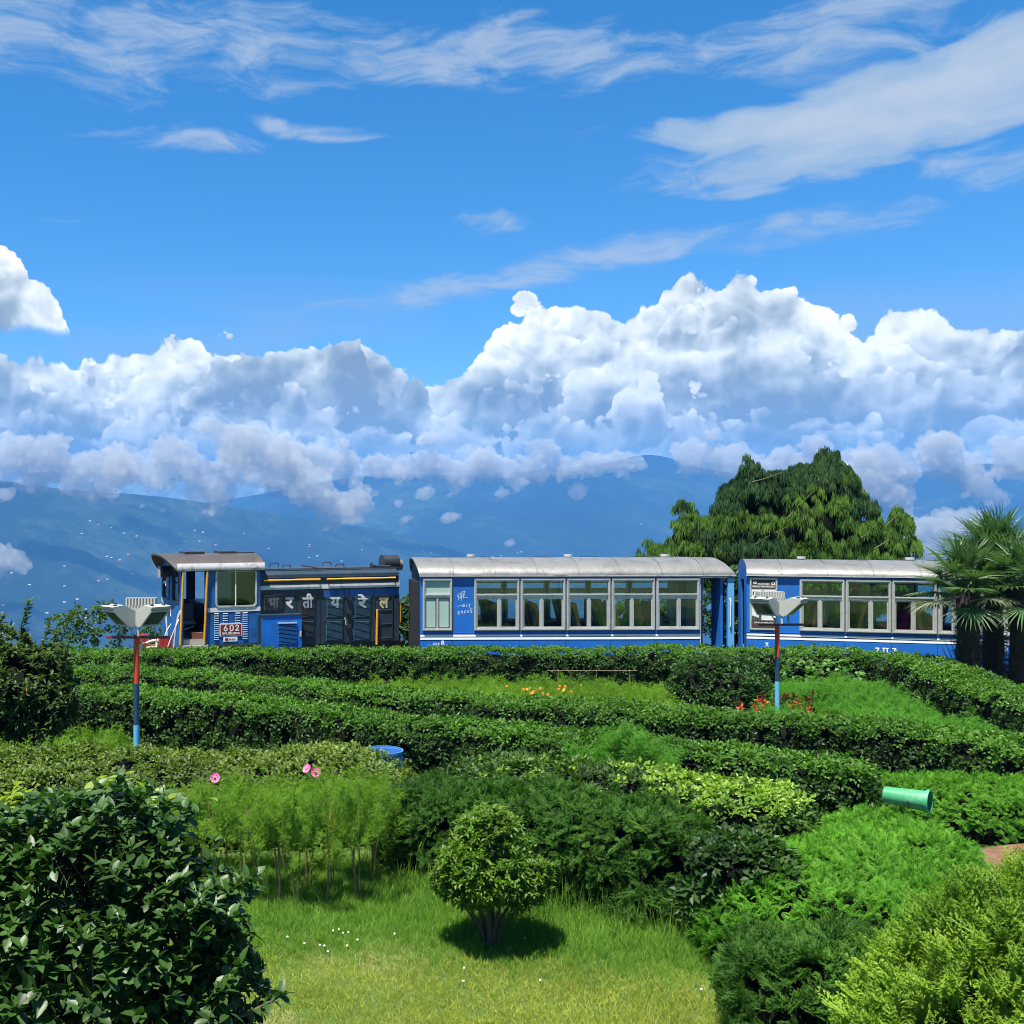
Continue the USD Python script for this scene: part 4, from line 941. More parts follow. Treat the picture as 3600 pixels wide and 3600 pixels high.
    # vents
    for (u0, u1, vb) in ((978, 1040, 1250), (1095, 1162, 1035), (1265, 1330, 1035), (1365, 1430, 1250)):
        (a, t), (b, bo) = A(u0, 905), A(u1, vb); n = int(round((vb - 905) / 30.0)) + 1
        x0, x1, z0, z1 = S.x(a), S.x(b), S.z(bo, 1.2), S.z(t, 1.2)
        for k in range(n):
            z = z1 - (z1 - z0) * k / max(1, n - 1)
            v = np.array([[x0, -0.001, z], [x1, -0.001, z], [x1, -0.018, z - 0.012], [x0, -0.018, z - 0.012], [x1, -0.001, z - 0.022], [x0, -0.001, z - 0.022]])
            obj("vent_slat", (v, np.array([[0, 3, 1], [1, 3, 2], [3, 5, 4], [3, 4, 2], [0, 5, 3], [1, 2, 4]])), mats["light_vent"], root)
    # number plates
    px0, px1, pz0, pz1 = S.x(772), S.x(850.5), S.z(2234.5, 1.4), S.z(2190, 1.4)
    pl = obj("number_plate", prism_xz(rrect(px0, px1, pz0, pz1, 0.02), -0.016, -0.002), mats["plate_white"], root)
    obj("plate_field", prism_xz(rrect(px0 + 0.018, px1 - 0.018, pz0 + 0.018, pz1 - 0.018, 0.008), -0.019, -0.0162), mats["plate_red"], pl)
    pw, phh = px1 - px0, pz1 - pz0
    t = meshkit.text_mesh("602", 0.125, 0.003, True); tw = t.bounds[1, 0] - t.bounds[0, 0]
    for ch, at in (("6", 0.14), ("0", 0.41), ("2", 0.66)):
        obj("digit", words(ch, 0.125, px0 + pw * at, -0.0195, pz0 + phh * 0.42, 0.003), mats["plate_white"], pl)
    obj("lettering", deva("एन.डी.एम६", px0 + pw * 0.10, pz0 + phh * 0.10, pw * 0.80, phh * 0.26, -0.022, -0.0195), mats["plate_white"], pl)
    qx0, qx1, qz0, qz1 = S.x(784.5), S.x(834), S.z(2253, 1.4), S.z(2237, 1.4)
    p2 = obj("maker_plate", prism_xz(rrect(qx0, qx1, qz0, qz1, 0.015), -0.014, -0.002), mats["plate_white"], root)
    obj("emblem", prism_xz(affinity.scale(Point(qx0 + 0.075, (qz0 + qz1) / 2).buffer(0.032, 10), 1.25, 1), -0.017, -0.0142), mats["plate_red"], p2)
    obj("lettering", words("SR DLS", 0.034, qx0 + 0.125, -0.0145, qz0 + 0.030, 0.002, squeeze=0.9), mats["poster_ink"], p2)
    # roof
    obj("cab_roof", roof_shell(-0.10, xc + 0.10, W, 0.05, ze - 0.03, zroof, 0.03, 0.26, 0.0, 5, 24), mats["cab_roof"], root, smooth=50)
    fz0, fz1 = ze - 0.05, ze + 0.085
    V = np.zeros((20, 5, 3)); xs = np.linspace(-0.09, xc + 0.09, 20)
    for j, (y, z) in enumerate(((-0.052, fz0), (-0.064, fz0 + 0.02), (-0.068, fz0 + 0.06), (-0.062, fz0 + 0.105), (-0.035, fz1 + 0.03))): V[:, j] = np.stack([xs, np.full(20, y), np.full(20, z)], 1)
    obj("eave_strip", grid_mesh(V), mats["worn_silver"], root, smooth=True)
    obj("eave_bead", box(-0.09, xc + 0.09, -0.055, -0.002, ze - 0.058, ze - 0.042), mats["black_steel"], root)
    for a, b in ((660, 732), (787, 846)):
        obj("roof_hatch", box(S.x(a) + 0.1, S.x(b) + 0.1, 0.72, 1.3, zroof - 0.01, zroof + 0.045), mats["black_steel"], root)
    obj("roof_hatch", box(S.x(846) + 0.12, S.x(915) + 0.1, 0.78, 1.3, zroof - 0.015, zroof + 0.02), mats["black_steel"], root)
    obj("antenna", tube([[S.x(773) + 0.1, 0.9, zroof - 0.01], [S.x(773) + 0.1, 0.9, zroof + 0.07]], 0.008, 5), mats["black_steel"], root)
    # ---- hood
    zh0, zh1 = S.z(2263, 3.5), S.z(2003, 3.0); y0 = 0.06; yh = W - 0.06
    prof = Polygon([(y0, zh0), (yh, zh0), (yh, zh1 - 0.22), (yh - 0.02, zh1 - 0.10), (yh - 0.22, zh1), (y0 + 0.22, zh1), (y0 + 0.02, zh1 - 0.10), (y0, zh1 - 0.22)])
    obj("hood", yz(prof, xc + 0.001, L), mats["loco_dark"], root)
    yf = y0
    obj("blue_panel", box(S.x(1140), S.x(1404), yf - 0.004, yf - 0.0005, S.z(2098, 4.0), S.z(2073, 4.0)), mats["loco_blue"], root)
    obj("hood_top_rail", cat_([box(xc + 0.02, L - 0.02, y0 + 0.16, y0 + 0.19, zh1 + 0.0, zh1 + 0.022)]), mats["black_steel"], root)
    obj("eave_lip", box(xc + 0.002, L + 0.01, yf - 0.03, yf - 0.001, zh1 - 0.135, zh1 - 0.12), mats["loco_dark"], root)
    zb0, zb1 = S.z(2070, 3.2), S.z(2055.5, 3.2)
    for a, b in ((918, 1027), (1027.6, 1136), (1136.6, 1404)):
        obj("white_band", box(S.x(a), S.x(b), yf - 0.010, yf - 0.001, zb0, zb1), mats["white_band"], root)
    for a, b in ((928, 1126), (1150, 1391)):
        zz = S.z(2037.5, 3.0); xa, xb = S.x(a), S.x(b)
        r = obj("yellow_rail", tube([[xa, yf - 0.06, zz], [xb, yf - 0.06, zz]], 0.022, 8), mats["yellow_rail"], root, smooth=40)
        obj("rail_bracket", cat_([tube([[x, yf, zz], [x, yf - 0.075, zz]], 0.016, 6) for x in (xa + 0.02, xb - 0.02)]), mats["worn_silver"], r)
    for k, px_ in enumerate((1043.0, 1128.0, 1213.5, 1247 - 18.0, 1318.0)):
        x = S.x(px_); obj("panel_seam", box(x - 0.008, x + 0.008, yf - 0.010, yf - 0.0008, zh0 + 0.02, zb0 - 0.005), mats["black_steel"], root)
    lp = [louvre_panel(root, S, *B(100, 0)[:1], B(345, 0)[0], B(0, 580)[1], B(0, 795)[1], 14, yf, mats["loco_dark"])]
    for (u0, u1, v0, v1, n) in ((545, 738, 625, 880, 16), (553, 725, 910, 1120, 13), (878, 1090, 625, 880, 16), (868, 1080, 910, 1165, 16), (1222, 1428, 625, 880, 16), (1208, 1415, 910, 1165, 16)):
        lp.append(louvre_panel(root, S, B(u0, 0)[0], B(u1, 0)[0], B(0, v0)[1], B(0, v1)[1], n, yf, mats["loco_dark" if u0 < 600 else "loco_slate"]))
    # painted letters across the panels
    for txt, u0, u1, v0, v1, mat, yy in (("भा", 158, 290, 640, 775, "letter_faded", yf - 0.031), ("र", 370, 478, 635, 775, "letter_white", yf - 0.001), ("ती", 578, 712, 585, 770, "letter_white", yf - 0.031), ("य", 925, 1045, 632, 765, "letter_white", yf - 0.031), ("रे", 1262, 1382, 592, 768, "letter_white", yf - 0.031), ("ल", 1530, 1650, 632, 770, "letter_yellowed", yf - 0.012)):
        (a, t), (b, bo) = B(u0, v0), B(u1, v1); xm = S.x((a + b) / 2)
        obj("painted_letter", deva(txt, S.x(a), S.z(bo, xm), S.x(b) - S.x(a), S.z(t, xm) - S.z(bo, xm), yy - 0.003, yy), mats[mat], root)
    # tall door near the rear
    dx0, dx1, dz0, dz1 = S.x(1321), S.x(1381), S.z(2252, 4.5), S.z(2098, 4.5)
    dr = obj("hood_door", box(dx0, dx1, yf - 0.008, yf - 0.001, dz0, dz1), mats["loco_dark"], root)
    obj("door_rim", frame_ring(dx0 - 0.02, dx1 + 0.02, dz0 - 0.01, dz1 + 0.02, 0.022, yf - 0.024, yf - 0.0085), mats["black_steel"], dr)
    for v in (795, 965, 1140):
        z = S.z(B(0, v)[1], 4.5); obj("door_bar", box(dx0 + 0.002, dx1 - 0.002, yf - 0.022, yf - 0.0085, z - 0.012, z + 0.012), mats["loco_slate"], dr)
    obj("yellow_rail", tube([[S.x(1326.5), yf - 0.055, S.z(2142, 4.5)], [S.x(1324.5), yf - 0.055, S.z(2266, 4.5)]], 0.028, 8), mats["yellow_rail"], root, smooth=40)
    obj("yellow_rail", tube([[L + 0.02, 0.10, S.z(2118, 5.1)], [L + 0.05, 0.10, S.z(2124, 5.1)], [L + 0.05, 0.10, S.z(2190, 5.1)]], 0.022, 8), mats["yellow_rail"], root, smooth=40)
    for (u, v) in ((1160, 640), (1155, 815), (1150, 985)):
        (a, t) = B(u, v); x, z = S.x(a), S.z(t, 4.0)
        obj("door_handle", cat_([box(x - 0.06, x + 0.05, yf - 0.05, yf - 0.001, z - 0.03, z + 0.03), box(x - 0.03, x + 0.05, yf - 0.06, yf - 0.0505, z - 0.06, z + 0.01)]), mats["black_steel"], root)
    obj("grab_handle", tube([[S.x(a), yf - 0.03, S.z(t, 4.0)] for a, t in (B(1100, 885), B(1116, 925), B(1112, 965), B(1130, 980))], 0.014, 6), mats["cream_hose"], root, smooth=40)
    # battery box
    bx0, bx1, bz0, bz1 = S.x(914), S.x(1053), S.z(2276, 2.2), S.z(2163, 2.2)
    bb = obj("battery_box", box(bx0, bx1, -0.16, y0 - 0.001, bz0, bz1), mats["bright_blue"], root)
    obj("lid", box(bx0 - 0.01, bx1 + 0.015, -0.175, y0 - 0.002, bz1 + 0.001, bz1 + 0.028), mats["loco_dark"], bb)
    xa, xb = S.x(B(247, 0)[0]), S.x(B(470, 0)[0]); za, zz = S.z(B(0, 1195)[1], 2.2), S.z(B(0, 935)[1], 2.2)
    slats(bb, xa, xb, za, zz - 0.03, 15, -0.1605, mats["loco_blue"])
    obj("vent_hood", box(xa - 0.01, xb + 0.01, -0.195, -0.1605, zz - 0.03, zz), mats["light_vent"], bb)
    obj("hasp", box(S.x(B(520, 0)[0]) - 0.015, S.x(B(520, 0)[0]) + 0.015, -0.18, -0.1605, S.z(B(0, 1115)[1], 2.2), S.z(B(0, 1050)[1], 2.2)), mats["cream_hose"], bb)
    obj("junction_post", box(S.x(905), bx0 - 0.002, -0.10, -0.001, bz0, bz1 + 0.03), mats["loco_dark"], root)
    # things on the hood
    for u0, u1, v in ((272, 380, 232), (393, 488, 250), (938, 1042, 232), (1056, 1156, 252)):
        x0, x1 = S.x(B(u0, 0)[0]), S.x(B(u1, 0)[0]); zt = zh1 + (0.135 if v < 240 else 0.10); yy = y0 + (0.55 if v < 240 else 0.30)
        obj("lifting_loop", tube([[x0, yy, zh1 - 0.01], [x0, yy, zt - 0.02], [x0 + 0.02, yy, zt], [x1 - 0.02, yy, zt], [x1, yy, zt - 0.02], [x1, yy, zh1 - 0.01]], 0.013, 6), mats["black_steel"], root, smooth=40)
    obj("hood_bar", tube([[S.x(B(630, 0)[0]), y0 + 0.35, zh1 + 0.09], [S.x(B(860, 0)[0]), y0 + 0.25, zh1 + 0.012]], 0.02, 6), mats["black_steel"], root)
    def drum(px0_, px1_, py0_, py1_, yc):
        x0, x1 = S.x(px0_, yc), S.x(px1_, yc); zt, zl = S.z(py0_, 5, yc), S.z(py1_, 5, yc)
        c = trimesh.creation.cylinder((zt - zl) / 2, x1 - x0, sections=32); c.apply_transform(trimesh.transformations.rotation_matrix(math.pi / 2, [0, 1, 0])); c.apply_translation([(x0 + x1) / 2, yc, (zt + zl) / 2]); return c
    ac = obj("air_cleaner", drum(1342, 1396, 1951, 2009, 0.85), mats["black_steel"], root, smooth=40)
    obj("cleaner_cap", drum(1396, 1411, 1968, 2003, 0.85), mats["worn_dark"], ac, smooth=40)
    obj("saddle", box(S.x(1340, 0.85), S.x(1400, 0.85), 0.60, 1.10, zh1 - 0.005, S.z(2004, 5, 0.85)), mats["black_steel"], ac)
    x0, x1, zz = S.x(1305, 0.45), S.x(1372, 0.45), S.z(1991, 5, 0.45)
    prof2 = [(0.0, 0.10), (0.015, 0.095), (0.06, 0.055), (0.14, 0.036), (0.30, 0.030), (x1 - x0, 0.030)]
    hn = tube([[x0 + a, 0.45, zz] for a, _ in prof2], [r for _, r in prof2], 16)
    hr = obj("horn", hn, mats["black_steel"], root, smooth=50)
    obj("horn_foot", box(x0 + 0.22, x0 + 0.30, 0.42, 0.48, zh1 - 0.005, zz - 0.02), mats["black_steel"], hr)
    # front coupling, hoses and jumper box
    zc = zs - 0.10
    obj("front_beam", box(-0.16, -0.001, 0.05, W - 0.05, zs - 0.34, zs - 0.14), mats["rust"], root)
    jb = obj("jumper_box", box(-0.42, -0.17, 0.12, 0.42, zs - 0.06, zs + 0.18), mats["coupler_red"], root)
    th = np.linspace(0, 2 * math.pi, 20)
    obj("hose_ring", tube(np.stack([np.full(20, -0.45), 0.30 + 0.075 * np.cos(th), zs + 0.06 + 0.115 * np.sin(th)], 1), 0.022, 6, False), mats["cream_hose"], jb, smooth=True)
    def hose(pts, r=0.014, mat="cream_hose", name="hose"):
        p = np.array(pts, float); t = np.linspace(0, 1, len(p)); tt = np.linspace(0, 1, 24)
        from scipy.interpolate import CubicSpline
        obj(name, tube(CubicSpline(t, p)(tt), r, 6), mats[mat], root, smooth=True)
    hose([[-0.02, 0.15, zs + 0.55], [-0.10, 0.06, zs + 0.40], [-0.22, 0.05, zs + 0.12], [-0.30, 0.06, zs - 0.12], [-0.30, 0.2, zs - 0.28]])
    hose([[-0.05, 0.75, zs + 0.40], [-0.16, 0.70, zs + 0.25], [-0.25, 0.62, zs + 0.05]], 0.012)
    hose([[-0.20, 0.9, zs + 0.0], [-0.42, 0.95, zs + 0.02], [-0.58, 1.02, zs - 0.08], [-0.55, 1.05, zs - 0.24], [-0.62, 1.05, zs - 0.33]], 0.035)
    hose([[-0.15, 0.5, zs - 0.08], [-0.5, 0.8, zs - 0.10], [-0.6, 1.0, zs - 0.16]], 0.02)
    cp = obj("coupling_block", cat_([box(-0.50, -0.161, 0.80, 1.15, zs - 0.30, zs - 0.08), box(-0.66, -0.501, 0.88, 1.07, zs - 0.26, zs - 0.02)]), mats["rust"], root)
    obj("buffer_cup", cat_([box(-0.62, -0.50, 1.18, 1.30, zs - 0.02, zs + 0.14), box(-0.60, -0.50, 1.42, 1.52, zs - 0.04, zs + 0.12)]), mats["coupler_red"], root)
    # rear: white hoses and coupling bar
    hose([[L, 0.35, S.z(2025, 5.2)], [L + 0.12, 0.32, S.z(2060, 5.2)], [L + 0.06, 0.3, S.z(2110, 5.2)], [L + 0.10, 0.3, S.z(2150, 5.2)], [L + 0.03, 0.3, S.z(2200, 5.2)]], 0.012, "plate_white")
    hose([[L, 0.15, S.z(2080, 5.2)], [L + 0.06, 0.12, S.z(2120, 5.2)], [L + 0.03, 0.12, S.z(2200, 5.2)]], 0.010, "plate_white")
    hose([[L, 0.2, S.z(2123, 5.2)], [L + 0.22, 0.16, S.z(2130, 5.3)], [L + 0.52, 0.0, S.z(2143, 5.4)]], 0.03, "black_steel", "coupling_bar")
    obj("rear_beam", box(L + 0.001, L + 0.12, 0.2, W - 0.2, zs - 0.34, zs - 0.14), mats["coupler_red"], root)
    obj("tail_block", box(L + 0.001, L + 0.13, 0.25, 0.5, S.z(2264, 5.2), S.z(2232, 5.2)), mats["coupler_red"], root)
    obj("underframe", box(0.02, L, 0.12, W - 0.12, 0.42, zs - 0.061), mats["black_steel"], root)
    for x in (1.2, L - 1.2): bogie(root, x, W, 0.42, 0.02)
    return S


def deva(txt, x, z, w, h, y0, y1):
    """Painted Devanagari letters fitted into a box on a near side."""
    from shapely.geometry import Polygon
    from shapely import affinity, union_all
    g = union_all([Polygon(r[0], r[1:]).buffer(0) for r in GLYPHS[txt]]); a, b, c, d = g.bounds
    g = affinity.translate(affinity.scale(g, w / (c - a), h / (d - b), origin=(a, b)), x - a, z - b)
    return cat_([prism_xz(q, y0, y1) for q in getattr(g, "geoms", [g])])


def build_track():
    """Ballast, sleepers and rails under the whole train and on, following the bend."""
    pts = np.array([[-12.0, 17.5], [-8.0, 20.2], [-4.3, 23.4], [1.0, 25.35], [5.2, 25.65], [9.3, 25.65], [16.2, 24.65], [22.0, 22.5]])
    from scipy.interpolate import CubicSpline
    s = np.concatenate([[0], np.cumsum(np.linalg.norm(np.diff(pts, axis=0), axis=1))]); cs = CubicSpline(s, pts); t = np.linspace(0, s[-1], 120)
    c = cs(t); d = cs(t, 1); d /= np.linalg.norm(d, axis=1, keepdims=True); n = np.stack([-d[:, 1], d[:, 0]], 1)
    V = np.zeros((120, 5, 3))
    for j, (o, z) in enumerate(((-1.3, 0.0), (-0.95, 0.05), (0, 0.06), (0.95, 0.05), (1.3, 0.0))): V[:, j] = np.column_stack([c + n * o, np.full(120, z - 0.13 + 0.012)])
    V[:, :, 2] += 0.12
    obj("track_bed", grid_mesh(V), M("ballast", (0.13, 0.12, 0.11), 0.95, vary=0.5, scale=22.0, bump=0.8, bscale=30.0), smooth=True, kind="structure")
    root = thing("railway_track", "narrow gauge track with rusty rails and dark sleepers under the train", "railway track", (0, 0, 0))
    for o in (-0.33, 0.33):
        obj("rail", tube(np.column_stack([c + n * o, np.full(120, 0.105)]), 0.035, 6), MATS["rust"], root)
    m = M("sleeper_wood", (0.06, 0.045, 0.035), 0.9, vary=0.3)
    for k in np.arange(0.3, s[-1], 0.62):
        p, dd = cs(k), cs(k, 1); b = box(-0.11, 0.11, -0.75, 0.75, 0.035, 0.082); b.apply_transform(trimesh.transformations.rotation_matrix(math.atan2(dd[1], dd[0]), [0, 0, 1])); b.apply_translation([p[0], p[1], 0])
        obj("sleeper", b, m, root)


# ------------------------------------------------------------------ people inside the second coach
def person(loc, label, top, rz, joints, hair, skin, standing=False, extra=None):
    """A figure as one smooth body from jointed bones; hair and clothes are its children."""
    root = thing("person", label, "person", loc, rz)
    def skinmesh(bones, step=0.03, it=8):
        parts = []
        for (a, ra), (b, rb) in bones:
            s1 = manifold3d.Manifold.sphere(ra, 16).translate(tuple(map(float, a))); s2 = manifold3d.Manifold.sphere(rb, 16).translate(tuple(map(float, b)))
            parts.append(manifold3d.Manifold.batch_hull([s1, s2]))
        m = parts[0]
        for q in parts[1:]: m = m + q
        m = m.refine_to_length(step).to_mesh(); t = trimesh.Trimesh(m.vert_properties[:, :3], m.tri_verts, process=True)
        trimesh.smoothing.filter_taubin(t, 0.5, -0.53, it); return t
    J = joints; b = lambda a, c: (J[a], J[c])
    body = [b("head", "chin"), b("chin", "neck"), b("neck", "chest"), b("chest", "waist"), b("waist", "hip"), b("neck", "shl"), b("neck", "shr"), b("shl", "chest"), b("shr", "chest")]
    for s in "lr": body += [b("sh" + s, "el" + s), b("el" + s, "wr" + s), b("wr" + s, "ha" + s), b("hip", "th" + s), b("th" + s, "kn" + s), b("kn" + s, "an" + s), b("an" + s, "to" + s)]
    hp = np.array(J["head"][0]); body += [((hp + [0, -0.10, -0.03], 0.014), (hp + [0, -0.085, 0.0], 0.010))]
    for s in "lr":
        h0 = np.array(J["ha" + s][0]); w0 = np.array(J["wr" + s][0]); d = h0 - w0; d /= np.linalg.norm(d) + 1e-9; sd = np.cross(d, [0, 0, 1.0]); sd /= np.linalg.norm(sd) + 1e-9
        for q, ln in zip((-1.5, -0.5, 0.5, 1.5), (0.055, 0.07, 0.065, 0.05)): body.append(((h0 + sd * q * 0.020, 0.010), (h0 + sd * q * 0.023 + d * ln + [0, 0, -0.02], 0.008)))
        body.append(((h0 - d * 0.03 + sd * 0.03, 0.011), (h0 + d * 0.02 + sd * 0.06, 0.009)))
    obj("body", skinmesh(body, 0.028, 6), skin, root, smooth=True)
    gm = lambda k: (J[k][0], J[k][1] + 0.014)
    cl = [(gm("neck") if False else (np.array(J["neck"][0]) - [0, 0, 0.05], J["neck"][1] + 0.02), gm("chest")), (gm("chest"), gm("waist")), (gm("waist"), gm("hip"))]
    for s in "lr": cl += [((np.array(J["neck"][0]) - [0, 0, 0.05], J["neck"][1] + 0.01), gm("sh" + s)), (gm("sh" + s), gm("chest")), (gm("sh" + s), gm("el" + s)), (gm("el" + s), (np.array(J["el" + s][0]) * 0.3 + np.array(J["wr" + s][0]) * 0.7, J["wr" + s][1] + 0.016))]
    obj("shirt", skinmesh(cl, 0.035, 6), top, root, smooth=True)
    tr = [(gm("hip"), gm("hip"))]
    for s in "lr": tr += [(gm("hip"), gm("th" + s)), (gm("th" + s), gm("kn" + s)), (gm("kn" + s), gm("an" + s))]
    obj("trousers", skinmesh(tr, 0.04, 5), M("dark_cloth", (0.02, 0.022, 0.03), 0.85), root, smooth=True)
    obj("hair", skinmesh([((hp + [0, 0.02, 0.035], 0.098), (hp + [0, 0.045, -0.02], 0.085)), ((hp + [0, 0.03, 0.06], 0.08), (hp + [0, -0.03, 0.065], 0.06))] + ([((hp + [0, 0.06, -0.03], 0.07), (hp + [0, 0.09, -0.18], 0.05))] if hair == "long" else []), 0.03, 4), M("black_hair", (0.012, 0.010, 0.010), 0.45), root, smooth=True)
    for s in (-1, 1): obj("eye", trimesh.creation.icosphere(1, 0.012).apply_translation(hp + [s * 0.033, -0.090, 0.005]) if False else _ball(hp + [s * 0.033, -0.088, 0.005], 0.012), M("eye_dark", (0.02, 0.018, 0.016), 0.2), root, smooth=True)
    if extra: extra(root, skinmesh)
    return root


def _ball(c, r):
    m = trimesh.creation.icosphere(1, r); m.apply_translation(c); return m


def seated(lean=0.0, reach=0.0):
    a = np.array
    J = dict(head=(a([0, lean - 0.02, 1.24]), 0.100), chin=(a([0, lean - 0.045, 1.17]), 0.062), neck=(a([0, lean * 0.9, 1.07]), 0.055), chest=(a([0, lean * 0.6 + 0.01, 0.86]), 0.135), waist=(a([0, 0.02, 0.66]), 0.12), hip=(a([0, 0.02, 0.52]), 0.14))
    for s, k in ((-1, "l"), (1, "r")):
        J |= {"sh" + k: (a([s * 0.19, lean * 0.85, 1.00]), 0.062), "el" + k: (a([s * 0.26, lean - 0.02 - reach * 0.3, 0.74]), 0.046), "wr" + k: (a([s * 0.16, lean - 0.24 - reach, 0.66 + reach * 0.3]), 0.032), "ha" + k: (a([s * 0.13, lean - 0.31 - reach, 0.66 + reach * 0.3]), 0.034),
              "th" + k: (a([s * 0.10, -0.06, 0.50]), 0.085), "kn" + k: (a([s * 0.12, -0.44, 0.48]), 0.062), "an" + k: (a([s * 0.12, -0.46, 0.08]), 0.042), "to" + k: (a([s * 0.13, -0.60, 0.04]), 0.035)}
    return J


def standing():
    a = np.array
    J = dict(head=(a([0, -0.02, 1.52]), 0.100), chin=(a([0, -0.045, 1.45]), 0.062), neck=(a([0, 0, 1.36]), 0.055), chest=(a([0, 0.01, 1.16]), 0.135), waist=(a([0, 0.01, 0.97]), 0.115), hip=(a([0, 0.01, 0.84]), 0.13))
    for s, k in ((-1, "l"), (1, "r")):
        J |= {"sh" + k: (a([s * 0.18, 0, 1.30]), 0.06), "el" + k: (a([s * 0.23, 0.02, 1.04]), 0.045), "wr" + k: (a([s * 0.21, -0.12, 0.85]), 0.032), "ha" + k: (a([s * 0.20, -0.16, 0.79]), 0.034),
              "th" + k: (a([s * 0.09, 0, 0.76]), 0.085), "kn" + k: (a([s * 0.10, -0.02, 0.45]), 0.06), "an" + k: (a([s * 0.10, 0.0, 0.07]), 0.042), "to" + k: (a([s * 0.11, -0.13, 0.035]), 0.034)}
    return J
# ------------------------------------------------------------------ bushes and trees made of single leaves
def leafy_bush(name, label, cat, centre, lobes, mat, seed, twigs, per, L, W, parts=300, rows=2, up=0.35, rough=0.15, holes=0.3, stems=(), bark=None, droop=0.18, fold=0.3, spread=0.9, inset=0.2, extra=(), group=None, tw=None, deep=0.10, core=True):
    root, q, nr, rng = blob_bush(name, label, cat, centre, lobes, None, None, seed, twigs, up=up, rough=rough, holes=holes, inset=inset, group=group, deep=deep, core=core)
    for pts, r in stems: obj("stem", tube(pts, r, 7), bark, root, smooth=40)
    if tw is not None:                                                # twigs from the core out to the shoots
        ms = [tube([q[i] - nr[i] * tw[1] - [0, 0, tw[1] * 0.8], q[i]], [0.006, 0.003], 4, False) for i in rng.choice(len(q), min(tw[0], len(q)), replace=False)]
        obj("twigs", cat_(ms), bark, root, kind="stuff")
    tips, dirs = [q], [nr / np.linalg.norm(nr, axis=1, keepdims=True)]
    for p0, p1, k in extra:                                           # shoots that stand out of the outline
        p0, p1 = np.array(p0, float), np.array(p1, float)
        obj("shoot", tube([p0, (p0 + p1) / 2 + rng.normal(size=3) * 0.02, p1], [0.012, 0.009, 0.005], 5), bark, root)
        t = np.linspace(0.35, 1, k)[:, None]; tips.append(p0 + (p1 - p0) * t); dirs.append(np.tile((p1 - p0) / np.linalg.norm(p1 - p0), (k, 1)))
    q, nr = np.vstack(tips), np.vstack(dirs); n = len(q)
    a = rng.uniform(0, 6.28, (n, 1)) + np.arange(per)[None] * 2.4
    ref = np.where(np.abs(nr[:, 2:]) < 0.9, [[0, 0, 1.0]], [[1.0, 0, 0]]); s = np.cross(nr, ref); s /= np.linalg.norm(s, axis=1, keepdims=True); u = np.cross(s, nr)
    lift = rng.uniform(0.15, 1.0, (n, per))
    d = nr[:, None] * lift[..., None] + spread * (s[:, None] * np.cos(a)[..., None] + u[:, None] * np.sin(a)[..., None]) + rng.normal(size=(n, per, 3)) * 0.22 + [0, 0, 0.12]
    b = q[:, None] - nr[:, None] * (np.arange(per) / per * L * 0.7)[None, :, None] + 0 * d
    b, d = b.reshape(-1, 3), d.reshape(-1, 3); m = len(b)
    Ls = L * rng.uniform(0.55, 1.25, m); roll = rng.uniform(-0.5, 0.5, m)
    V, Fc = leaf_batch(b, d, roll, Ls, W * rng.uniform(0.8, 1.15, m) , fold, droop, rows)
    k = 11 if rows == 2 else 5; f1 = Fc[:len(Fc) // m]
    # those nearest the camera side become parts of their own
    w = np.asarray(centre) + b; view = np.array([0, 0, EYE]) - np.asarray(centre); view /= np.linalg.norm(view)
    order = np.argsort(-(b - b.mean(0)) @ view + rng.uniform(0, 0.25, m)); near = order[:parts]; rest = order[parts:]
    V = V.reshape(m, k, 3)
    for i in near: obj("leaf", (V[i], f1), mat, root, smooth=True)
    if len(rest): obj("foliage", (V[rest].reshape(-1, 3), (np.arange(len(rest))[:, None, None] * k + f1[None]).reshape(-1, 3)), mat, root, smooth=True, kind="stuff")
    return root


def tassel(seed, n=22, L=0.29, w=0.0125):
    rng = np.random.default_rng(seed); a = rng.uniform(0, 6.28, n); r = rng.uniform(0, 0.05, n)
    b = np.stack([np.cos(a) * r, np.sin(a) * r, rng.uniform(-0.08, 0.03, n)], 1)
    d = np.stack([np.cos(a) * 0.28, np.sin(a) * 0.28, -np.ones(n)], 1)
    return leaf_batch(b, d, rng.uniform(-3, 3, n), L * rng.uniform(0.6, 1.15, n), w, fold=0.3, droop=-0.05)


